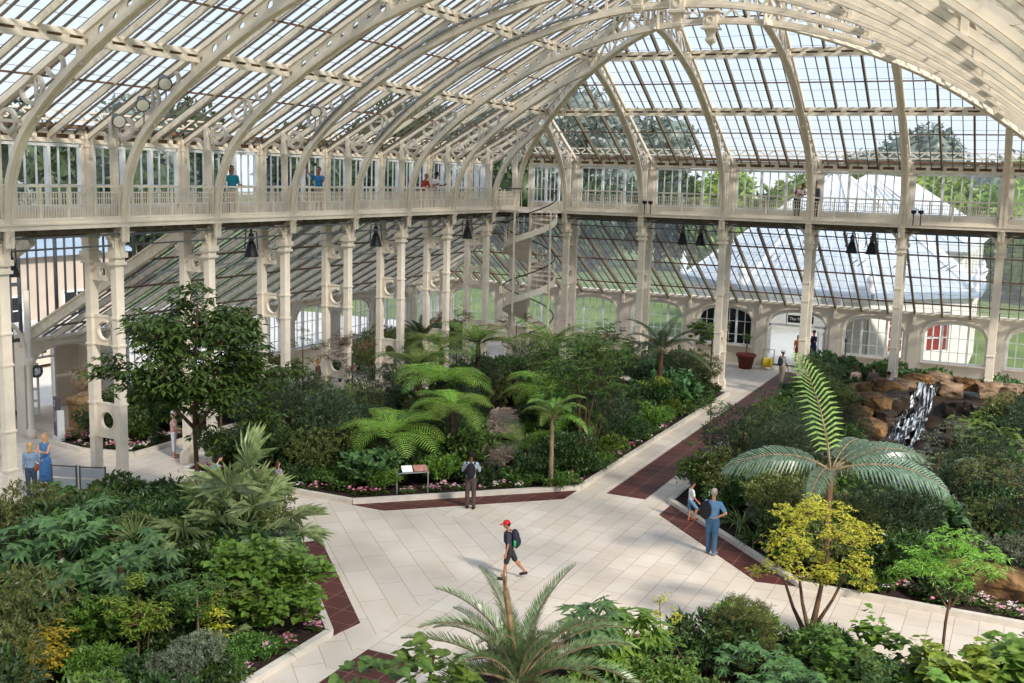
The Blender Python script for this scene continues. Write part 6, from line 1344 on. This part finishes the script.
def person(loc, face, H, label, skin='skinA', hair=(60, 44, 34), hairlen='short', top=(120, 120, 130), sleeve='short', bottom=(60, 60, 66), btype='trousers', shoes=(50, 46, 44),
           lean=0, L=(0, 0), R=(0, 0), AL=(8, 8, 10), AR=(8, 8, 10), head=(0, 0), hat=None, pack=None, glasses=False, crouch=False, fat=1.0, pattern=None, bag=None, vox=.013):
    """face: direction (x, y) the person faces.  L/R: (thigh forward deg, knee bend deg).  AL/AR: (arm forward, arm out, elbow bend)"""
    k_ = H/1.75; rz = atan2(face[1], face[0])-pi/2; root = empty('person', loc, rz=rz, label=label, cat='person')
    hipz = .90; legs = {}; low = 0
    for sd, (th, kn) in ((-1, L), (1, R)):
        hip = Vector((sd*.09, 0, 0)); kv = rotX(radians(th)) @ Vector((0, 0, -.43)); kne = hip+kv+Vector((sd*.005, 0, 0)); av = rotX(radians(th-kn)) @ Vector((0, 0, -.40)); ank = kne+av
        toe = ank+rotX(radians(max(-35, min(10, (th-kn)*.5)))) @ Vector((sd*.02, .15, -.035)); legs[sd] = (hip, kne, ank, toe); low = min(low, ank.z-.075, toe.z-.03)
    hz = -low; Tm = rotX(-radians(lean)); pel = Vector((0, 0, hz))
    def U(v): return pel+Tm @ Vector(v)
    neck = U((0, -.01, .58)); hc = neck+Tm @ rotX(-radians(head[0])*.5) @ Vector((0, .02, .155)); HM = rotZ(radians(head[1])) @ Tm @ rotX(-radians(head[0]))
    HM = HM if lean < 30 else rotZ(radians(head[1])) @ rotX(-radians(head[0]))
    body = MB(); tp = MB(); bt = MB()
    # trunk
    ellip(body, U((0, 0, .02)), (.155*fat, .105*fat, .12), Tm); capsule(body, U((0, 0, .08)), U((0, .005, .36)), .112*fat, .125*fat, flat=(1.15, .82)); ellip(body, U((0, 0, .38)), (.165*fat, .105*fat, .15), Tm)
    capsule(body, U((-.12, 0, .47)), U((.12, 0, .47)), .06, .06); capsule(body, U((0, -.01, .5)), neck+Tm @ Vector((0, .01, .05)), .056, .05)
    # head with face
    ellip(body, hc, (.075, .095, .112), HM, 16); ellip(body, hc+HM @ Vector((0, .03, -.05)), (.056, .06, .06), HM); ellip(body, hc+HM @ Vector((0, .098, -.012)), (.013, .02, .024), HM)
    for s_ in (-1, 1): ellip(body, hc+HM @ Vector((s_*.076, -.005, -.005)), (.012, .02, .03), HM)
    ellip(body, hc+HM @ Vector((0, .088, -.055)), (.022, .01, .008), HM)
    hands = {}
    for sd, (fwd_, out_, eb) in ((-1, AL), (1, AR)):
        sh = U((sd*.175*(.5+.5*fat), 0, .475)); Am = rotX(radians(fwd_)) @ rotY(-sd*radians(out_)) if True else None; Am = (Tm if lean < 25 else Matrix.Identity(3)) @ Am
        el = sh+Am @ Vector((0, 0, -.285)); Fm = Am @ rotX(radians(eb)) if eb >= 0 else Am @ rotY(sd*radians(-eb)); wr = el+Fm @ Vector((0, 0, -.245))
        capsule(body, sh, el, .046, .036); capsule(body, el, wr, .035, .024); hd = wr+Fm @ Vector((0, 0, -.05)); ellip(body, hd, (.018, .04, .05), Fm)
        for j in range(4):
            b0 = wr+Fm @ Vector((0, (j-1.5)*.019, -.085)); b1 = b0+Fm @ Vector((-sd*.006, 0, -.035)); b2 = b1+Fm @ Vector((-sd*.018, 0, -.026-.004*(1 if j in (1, 2) else 0)))
            capsule(body, b0, b1, .0095, .009, 6); capsule(body, b1, b2, .009, .008, 6)
        t0 = wr+Fm @ Vector((-sd*.004, .032, -.035)); capsule(body, t0, t0+Fm @ Vector((-sd*.012, .03, -.045)), .011, .009, 6)
        hands[sd] = hd
        # sleeve
        if sleeve == 'long': capsule(tp, sh, el, .06, .05); capsule(tp, el, el.lerp(wr, .92), .05, .036)
        elif sleeve == 'short': capsule(tp, sh, sh.lerp(el, .72), .064, .056)
    for sd in (-1, 1):
        hip, kne, ank, toe = [v+pel for v in legs[sd]]
        capsule(body, hip, kne, .078*fat, .052); capsule(body, kne, ank, .05, .034); mid = kne.lerp(ank, .3)+(kne-ank).cross(Vector((1, 0, 0))).normalized()*(-.012); ellip(body, mid, (.045, .05, .1)); capsule(body, ank+Vector((0, -.02, -.03)), toe, .036, .03)
        so_ = MB(); capsule(so_, ank+Vector((0, -.03, -.04)), toe, .047, .042, flat=(1, 1)); s2 = so_.build('shoe', cloth('shoe', shoes), root); s2.scale = (k_,)*3
        if btype == 'trousers': capsule(bt, hip, kne, .095*fat, .072); capsule(bt, kne, kne.lerp(ank, .96), .072, .058)
        elif btype == 'capri': capsule(bt, hip, kne, .095*fat, .075); capsule(bt, kne, kne.lerp(ank, .55), .075, .066)
        elif btype == 'shorts': capsule(bt, hip, hip.lerp(kne, .82), .1*fat, .085)
        elif btype in ('dress', 'skirt'): capsule(bt, hip, kne.lerp(ank, .45 if btype == 'dress' else .0), .11*fat, .13)
    if btype in ('dress', 'skirt'): capsule(bt, pel, (legs[-1][1]+legs[1][1])*.5+pel, .14*fat, .17)
    ellip(bt, U((0, 0, .02)), (.172*fat, .122*fat, .13), Tm)
    ellip(tp, U((0, 0, .38)), (.18*fat, .12*fat, .155), Tm); capsule(tp, U((0, 0, .06)), U((0, .005, .36)), .13*fat, .135*fat, flat=(1.15, .85)); capsule(tp, U((-.125, 0, .47)), U((.125, 0, .47)), .072, .072)
    b_ = body.build('body', M[skin], root); fuse(b_, vox); b_.scale = (k_,)*3
    tm_ = mat('patterned cloth', top, .85, 0, 11, col2=pattern, detail=1) if pattern else cloth('top cloth', top)
    o = tp.build('shirt' if btype != 'dress' else 'dress_top', tm_, root); fuse(o, .02); o.scale = (k_,)*3
    o = bt.build({'trousers': 'trousers', 'capri': 'trousers', 'shorts': 'shorts', 'dress': 'skirt', 'skirt': 'skirt'}[btype], cloth('bottom cloth', bottom), root); fuse(o, .02); o.scale = (k_,)*3
    hr_ = MB()
    ellip(hr_, hc+HM @ Vector((0, -.02, .025)), (.084, .096, .105), HM, 14)
    if hairlen == 'long': ellip(hr_, hc+HM @ Vector((0, -.06, -.08)), (.085, .055, .15), HM, 12)
    if hairlen == 'mid': ellip(hr_, hc+HM @ Vector((0, -.045, -.03)), (.09, .07, .1), HM, 12)
    if hairlen == 'tail': ellip(hr_, hc+HM @ Vector((0, -.12, -.04)), (.03, .035, .1), HM, 10)
    if hairlen != 'bald': o = hr_.build('hair', cloth('hair', hair, .35), root); o.scale = (k_,)*3
    ey = MB()
    for s_ in (-1, 1): ellip(ey, hc+HM @ Vector((s_*.03, .087, .008)), (.012 if not glasses else .024, .008, .007 if not glasses else .018), HM, 8)
    if glasses: capsule(ey, hc+HM @ Vector((-.03, .094, .01)), hc+HM @ Vector((.03, .094, .01)), .004, .004, 6)
    o = ey.build('sunglasses' if glasses else 'eye', M['black'], root); o.scale = (k_,)*3
    if hat:
        h_ = MB(); ellip(h_, hc+HM @ Vector((0, -.012, .055)), (.092, .106, .085), HM, 14); ellip(h_, hc+HM @ Vector((0, .12, .045)), (.065, .085, .012), HM, 12)
        if hat[1] == 'brim': ellip(h_, hc+HM @ Vector((0, 0, .045)), (.15, .16, .014), HM, 14)
        o = h_.build('cap', cloth('hat', hat[0]), root); o.scale = (k_,)*3
    if pack:
        colr, px_, big = pack; pk = MB(); c = U((px_, -.19, .3)); ellip(pk, c, (.155*big, .115*big, .25*big), Tm, 14); ellip(pk, c+Tm @ Vector((0, -.07, -.08)), (.12*big, .075*big, .13*big), Tm, 12)
        o = pk.build('backpack', cloth('backpack', colr), None); fuse(o, .02); o.scale = (k_,)*3; o.location = loc; o.rotation_euler = (0, 0, rz); tag(o, 'backpack worn by the '+label.split(' person ')[-1] if False else label_pack(label), 'backpack')
        sp_ = MB()
        for s_ in ((-1, 1) if px_ == 0 else (-1,)):
            pts = [U((s_*.12, -.12, .5)), U((s_*.125, .0, .555)), U((s_*.125, .12, .45)), U((s_*.13, .13, .3)), U((s_*.16, .04, .16))]; sp_.tube(pts, .02, n=6)
        o2 = sp_.build('strap', cloth('strap', colr), o)
        if big > 1.05:
            bo = MB(); bo.lathe([(.04, -.1), (.045, .05), (.02, .09)], n=10); o3 = bo.build('bottle', mat('green bottle', (40, 170, 110), .4), o); o3.location = c+Vector((-.15, .02, -.08))
    if bag:
        bg_ = MB(); c = Vector(bag[1]); bg_.tube([c+Vector((0, -.02, .12)), U((0, -.12, .35)), U((.1, -.02, .55))], .012, n=5); ellip(bg_, c, (.07, .15, .12)); o = bg_.build('handbag', cloth('bag', bag[0]), None); o.scale = (k_,)*3; o.location = loc; o.rotation_euler = (0, 0, rz); tag(o, label_pack(label, 'shoulder bag'), 'bag')
    return root
def label_pack(lb, what='backpack'):
    c = {'red cap': 'black %s with a green bottle worn by the walker in the red cap', 'grey-blue shirt': 'black %s of the man standing at the kerb before the ferns', 'pale blue t-shirt': 'black %s slung on the man in pale blue t-shirt and jeans', 'white cap': 'dark %s of the person in a white cap by the doorway', 'leaning': 'red %s of the person leaning on the end gallery rail', 'denim shirt': 'brown %s carried by the blonde woman in denim shirt'}
    for k_, v in c.items():
        if k_ in lb: return v % what
    return what+' of the '+lb
AW = (-.43, .9); LEFTV = (-.9, -.43); RIGHTV = (.9, .43); TOW = (.43, -.9)
person((12.27, 3.49, 0), LEFTV, 1.46, 'person in a red cap, dark t-shirt and shorts walking left across the paving', skin='skinB', hair=(40, 30, 26), top=(62, 66, 74), bottom=(52, 50, 52), btype='shorts', shoes=(44, 42, 44), L=(14, 6), R=(-26, 16), AL=(6, 8, 12), AR=(-12, 8, 14), lean=6, head=(10, 0), hat=((214, 44, 44), 'cap'), pack=((42, 44, 56), 0, 1.15))
person((8.86, 7.95, 0), AW, 1.68, 'person in grey-blue shirt and dark trousers with back turned, facing the ferns', skin='skinC', hair=(26, 22, 22), top=(168, 178, 190), sleeve='long', bottom=(84, 70, 66), shoes=(36, 32, 32), L=(2, 2), R=(-2, 2), AL=(28, 14, 70), AR=(28, 14, 70), pack=((34, 32, 40), 0, 1.0), head=(12, 0))
person((16.04, 7.66, 0), (.1, .98), 1.74, 'person in pale blue t-shirt and jeans, hand on hip, looking towards the waterfall', skin='skinA', hair=(196, 176, 164), top=(132, 176, 216), bottom=(74, 112, 146), shoes=(110, 118, 126), L=(3, 3), R=(-3, 3), AL=(10, 10, 20), AR=(-18, 40, -98), fat=1.12, pack=((44, 42, 46), -.14, 1.0), head=(4, 10))
person((14.78, 10.0, .0), (.75, .55), 1.16, 'small boy in white t-shirt and denim shorts at the tip of the kerb', skin='skinB', hair=(34, 28, 26), top=(226, 226, 226), bottom=(104, 140, 176), btype='shorts', shoes=(160, 90, 70), L=(0, 2), R=(40, 62), AL=(6, 8, 20), AR=(14, 8, 30), head=(10, 0), lean=3)
person((-2.5, 2.45, 0), (-.55, .8), 1.62, 'blonde person in denim shirt with brown shoulder bag at the left edge', hair=(196, 160, 112), hairlen='long', top=(126, 150, 178), sleeve='long', bottom=(56, 72, 96), shoes=(170, 150, 130), bag=((150, 84, 52), (.17, .02, .95)), AR=(20, 10, 60))
person((-2.95, 3.35, 0), (.2, -.95), 1.66, 'blonde person in long blue denim dress at the left edge, with white cloth', skin='skinA', hair=(206, 170, 122), hairlen='long', top=(84, 128, 176), sleeve='none', bottom=(70, 120, 178), btype='dress', shoes=(180, 160, 140), AL=(40, 8, 70), AR=(20, 14, 60))
person((-2.25, 7.93, 0), (.75, .6), 1.56, 'white-haired person in red patterned blouse and white cropped trousers', hair=(232, 226, 216), hairlen='mid', top=(196, 120, 108), pattern=(222, 200, 188), bottom=(222, 222, 228), btype='capri', shoes=(190, 150, 120), AL=(-10, 24, 70), AR=(30, 10, 50), fat=1.12)
person((-1.75, 8.3, 0), (-.8, -.5), 1.62, 'person in white top and dark patterned trousers, half hidden behind the tree trunk', hair=(120, 96, 70), top=(228, 228, 226), sleeve='long', bottom=(88, 66, 66), shoes=(50, 42, 40))
person((1.5, 5.4, 0), (.5, .8), 1.6, 'dark-haired person in pale blue top crouching beyond the fan palm', hair=(30, 24, 26), hairlen='long', top=(140, 172, 206), sleeve='long', bottom=(150, 150, 164), L=(95, 125), R=(80, 130), AL=(40, 6, 50), AR=(40, 6, 50), lean=24)
person((3.75, 5.7, 0), (.2, .9), 1.2, 'child in a grey lilac dress standing at the kerb behind the fan palm', hair=(90, 60, 44), hairlen='long', top=(164, 150, 162), bottom=(158, 146, 160), btype='dress', shoes=(60, 50, 50), AL=(30, 8, 40))
person((12.55, 32.6, 0), (.35, .9), 1.7, 'person in white cap and shirt with backpack entering the far doorway', skin='skinB', top=(232, 230, 226), bottom=(196, 180, 160), hat=((236, 234, 230), 'brim'), L=(8, 4), R=(-8, 8), pack=((60, 58, 70), 0, .9))
person((12.6, 40.2, .02), (-.3, -.9), 1.75, 'person in navy top and cap talking inside the doorway', skin='skinB', top=(44, 50, 74), bottom=(40, 60, 80), hat=((34, 38, 56), 'cap'), AL=(50, 20, 40), sleeve='long')
person((11.9, 39.6, .02), (.3, -.9), 1.5, 'person in orange top and red trousers inside the doorway', skin='skinB', hair=(60, 40, 30), hairlen='long', top=(214, 110, 70), bottom=(176, 56, 50))
person((13.4, 41.0, .02), (-.5, -.8), 1.65, 'person in black top raising an arm inside the doorway', skin='skinB', top=(50, 46, 50), bottom=(200, 120, 60), AL=(70, 20, 20), hair=(40, 30, 28), hairlen='long')
person((14.4, 41.6, .02), (-.4, -.9), 1.72, 'person in burnt orange coat at the right side of the doorway', skin='skinA', top=(196, 96, 48), sleeve='long', bottom=(160, 70, 40), btype='dress', hair=(150, 90, 50))
person((16.3, 29.9, .09), (-.3, .95), 1.62, 'person in white and pink floral top behind the rocks', top=(226, 208, 200), pattern=(200, 130, 130), sleeve='short', bottom=(90, 80, 80), hair=(90, 60, 48), hairlen='mid')
person((17.05, 29.75, .09), AW, 1.74, 'person in grey-brown jacket between two others behind the rocks', top=(122, 108, 104), sleeve='long', bottom=(70, 66, 70), hair=(50, 36, 32), fat=1.1)
person((17.75, 29.2, .09), (-.7, .5), 1.62, 'person in light blue shirt nearest the waterfall ledge', skin='skinB', top=(172, 200, 228), sleeve='long', bottom=(60, 70, 90), hair=(60, 42, 34), head=(20, 0))
person((-4.0, 18.4, 0), (.9, .3), 1.68, 'tanned person in dark red clothes standing in the left aisle behind a column', skin='skinB', top=(92, 48, 48), sleeve='long', bottom=(80, 44, 46), hair=(170, 110, 70))
GZ = 7.95
person((-.5, 8.9, GZ), (.8, -.55), 1.66, 'dark-haired person in teal top and sunglasses on the left gallery', skin='skinB', hair=(52, 34, 30), hairlen='long', top=(36, 140, 160), sleeve='short', bottom=(196, 176, 158), btype='shorts', shoes=(60, 50, 46), glasses=True, AR=(10, 30, 20), AL=(20, 8, 70), L=(8, 4), R=(-6, 4))
person((-.5, 13.6, GZ), (.3, -.95), 1.7, 'person in bright blue polo shirt raising a camera on the left gallery', skin='skinB', hair=(30, 24, 24), top=(58, 140, 200), bottom=(206, 190, 166), btype='shorts', AR=(112, 20, 30), AL=(60, 14, 60), glasses=True)
cm = MB(); cm.box((0, 0, 0), (.12, .07, .08)); cm.lathe([(.03, 0), (.03, .06)], (0, 0, 0), n=10); cm.build('camera_body', M['black'], loc=(-.36, 13.17, GZ+1.78), label='small black camera held up by the person in the blue polo', cat='camera')
person((-.45, 20.8, GZ), (.9, -.2), 1.62, 'grey-haired person in red top leaning on the left gallery rail', skin='skinB', hair=(170, 120, 96), top=(178, 70, 66), bottom=(214, 190, 176), btype='shorts', lean=22, AL=(50, 8, 60), AR=(50, 8, 60))
person((-.45, 21.7, GZ), (.9, -.3), 1.7, 'dark-haired person in white top leaning on the left gallery rail, right of the red top', skin='skinC', hair=(28, 22, 22), hairlen='tail', top=(226, 214, 210), bottom=(216, 200, 190), btype='shorts', lean=18, AL=(50, 8, 70), AR=(50, 8, 70), head=(20, 0))
person((13.35, 29.5, GZ), (.75, -.6), 1.7, 'person with red backpack leaning forward on the end gallery rail', skin='skinC', hair=(110, 50, 40), top=(214, 206, 200), bottom=(64, 56, 60), lean=30, AL=(50, 8, 40), AR=(50, 8, 40), pack=((190, 70, 60), 0, .75))
person((14.05, 29.75, GZ), (-.2, -.95), 1.7, 'person in dark clothes mostly hidden behind the end gallery rib', skin='skinC', top=(84, 84, 100), bottom=(50, 46, 52), sleeve='long')
# ================================================================ labels of the repeats, told apart by their neighbours
LMK = [(10.15, 10.75, 'the slender ringed palm'), (5.5, 9.1, 'the front tree fern'), (6.95, 10.3, 'the lime tree fern'), (5.1, 12.9, 'the bright rear tree fern'), (2.6, 15.6, 'the brownish tree fern'), (6.8, 8.15, 'the label stand'), (10, 13.6, 'the multi-stemmed tree'), (9.6, 22.9, 'the blue-green feather palm'), (9.55, 22.3, 'the drooping lime tree'), (.7, 10.6, 'the dark cycad'), (1.45, 27.65, 'the spiral staircase'), (7.6, 14, 'the stony slope'),
       (19, 6.9, 'the large feather palm'), (19.45, 2.55, 'the golden tree'), (15.9, 13.6, 'the slim evergreen'), (14.75, 11.7, 'the thin sapling'), (16.25, 9.9, 'the striped flax'), (22.7, 8, 'the big ochre boulder'), (19.4, 21, 'the waterfall'), (22.3, 18.6, 'the big-leaved climber'), (15.3, 15.8, 'the olive arching palm'), (19.5, 14.5, 'the dark pool'), (23.6, 10.2, 'the dark evergreen'),
       (6.95, .15, 'the big fan palm'), (9.1, -1.6, 'the ivy-leaved bush'), (7.6, -6, 'the golden bush'), (8.1, -4.2, 'the lime bush'), (8.95, -3.5, 'the round citrus'), (5.2, -3.4, 'the rice-paper plant'), (4.75, 1.35, 'the tall umbrella tree'), (16.3, -4.6, 'the date palm'), (18.55, .9, 'the feathery bush'), (21.95, 2.55, 'the thin-trunked feathery tree'), (22.3, .4, 'the lime large-leaved shrub'),
       (-6.75, 8.35, 'the stone urn'), (-.35, 7.62, 'the column by the crossing'), (9.9, 36.4, 'the terracotta pot'), (12.3, 37.7, 'the signed doorway'), (16.6, 28, 'the dark doorway shrub'), (-.35, 19, 'the left columns'), (2.3, 29.4, 'the staircase column'), (21, 27.8, 'the rock ledge'), (6.4, 3.0, 'the left kerb corner'), (6.0, 6.6, 'the kerb corner of the ferns'), (14.0, 11.4, 'the tip of the waterfall bed'), (10.45, -1.25, 'the lower left kerb corner')]
AX = Vector((-sin(-YAW), cos(YAW), 0)).normalized(); AX = Vector((sin(YAW), cos(YAW), 0)); BX = Vector((cos(YAW), -sin(YAW), 0))
seen = {}
for o in list(COL.objects):
    lb = o.get('label', '')
    if o.parent or not lb: continue
    g = o.get('group', '')
    fl = g.startswith('pink flowers')
    if ' among others filling ' in lb or fl:
        kind_ = 'clump of pink flowers' if fl else lb.split(' among others')[0]
        c = sorted((math.hypot(o.location.x-a, o.location.y-b), n_, a, b) for a, b, n_ in LMK)
        size = '' if fl else ('small ' if max(o.scale) < 1.15 else 'large ' if max(o.scale) > 1.55 else '')
        cand = []
        for d_, n_, a, b in c[:6]:
            v = Vector((o.location.x-a, o.location.y-b, 0)); f_ = v.dot(AX); s_ = v.dot(BX)
            rel = ('behind ' if f_ > 0 else 'in front of ') if abs(f_) > abs(s_) else ('right of ' if s_ > 0 else 'left of ')
            if n_ == c[0][1] and d_ < .9: rel = 'close beside ' if abs(f_) < .5 else rel
            cand.append(('' if d_ < 2.2 else 'well ')+rel+n_)
        done = None
        opts = [cand[0]]+[cand[0]+', '+x for x in cand[1:]]+cand[1:]
        for q in opts:
            t_ = (size+kind_+' '+q).strip()
            if t_ not in seen and len(t_.replace('-', ' ').split()) <= 16: done = t_; break
        if not done: done = size+kind_+' '+cand[0]
        seen[done] = 1; o['label'] = done
dup_ = {}
for o in COL.objects:
    if o.get('label') and o.get('group') and not o.parent: dup_.setdefault(o['label'], []).append(o)
for k_, L_ in dup_.items():
    if 1 < len(L_) <= 17 and (' among' not in k_) and 'outside' not in k_ and 'beyond' not in k_ and len(k_.replace('-', ' ').split()) <= 12 and L_[0].get('category') in ('flowers', 'shrub', 'ground cover'):
        L_.sort(key=lambda o: (o.location-CAMPOS).dot(BX)/(o.location-CAMPOS).dot(AX))
        for i, o in enumerate(L_): o['label'] = k_+', '+ORD[i]+' from the left'
# countable copies of the outdoor trees: name them from left to right
for key in ('dark tree outside the left glass wall', 'leafy tree beyond the end gallery windows', 'hazy tree far beyond the glass pavilion', 'tall hazy tree far behind the staircase corner', 'dark tree right of the glass wing'):
    L_ = sorted([o for o in COL.objects if o.get('label') == key], key=lambda o: (o.location-CAMPOS).dot(BX)/(o.location-CAMPOS).dot(AX))
    for i, o in enumerate(L_):
        if i < len(ORD): o['label'] = key+', '+ORD[i]+' from the left'
for key in set(o.get('label') for o in COL.objects if o.get('category') == 'rock'):
    L_ = sorted([o for o in COL.objects if o.get('label') == key], key=lambda o: (o.location-CAMPOS).dot(BX)/(o.location-CAMPOS).dot(AX))
    if len(L_) > 1:
        for i, o in enumerate(L_): o['label'] = key+', '+ORD[i]+' from the left'
bpy.context.view_layer.update()
for o in list(COL.objects):      # real meshes for lettering
    if o.type == 'FONT':
        me = bpy.data.meshes.new_from_object(o.evaluated_get(bpy.context.evaluated_depsgraph_get())); n_ = bpy.data.objects.new(o.name+'_text', me); COL.objects.link(n_); n_.parent = o.parent; n_.location = o.location; n_.rotation_euler = o.rotation_euler; n_['kind'] = 'stuff'; bpy.data.objects.remove(o)
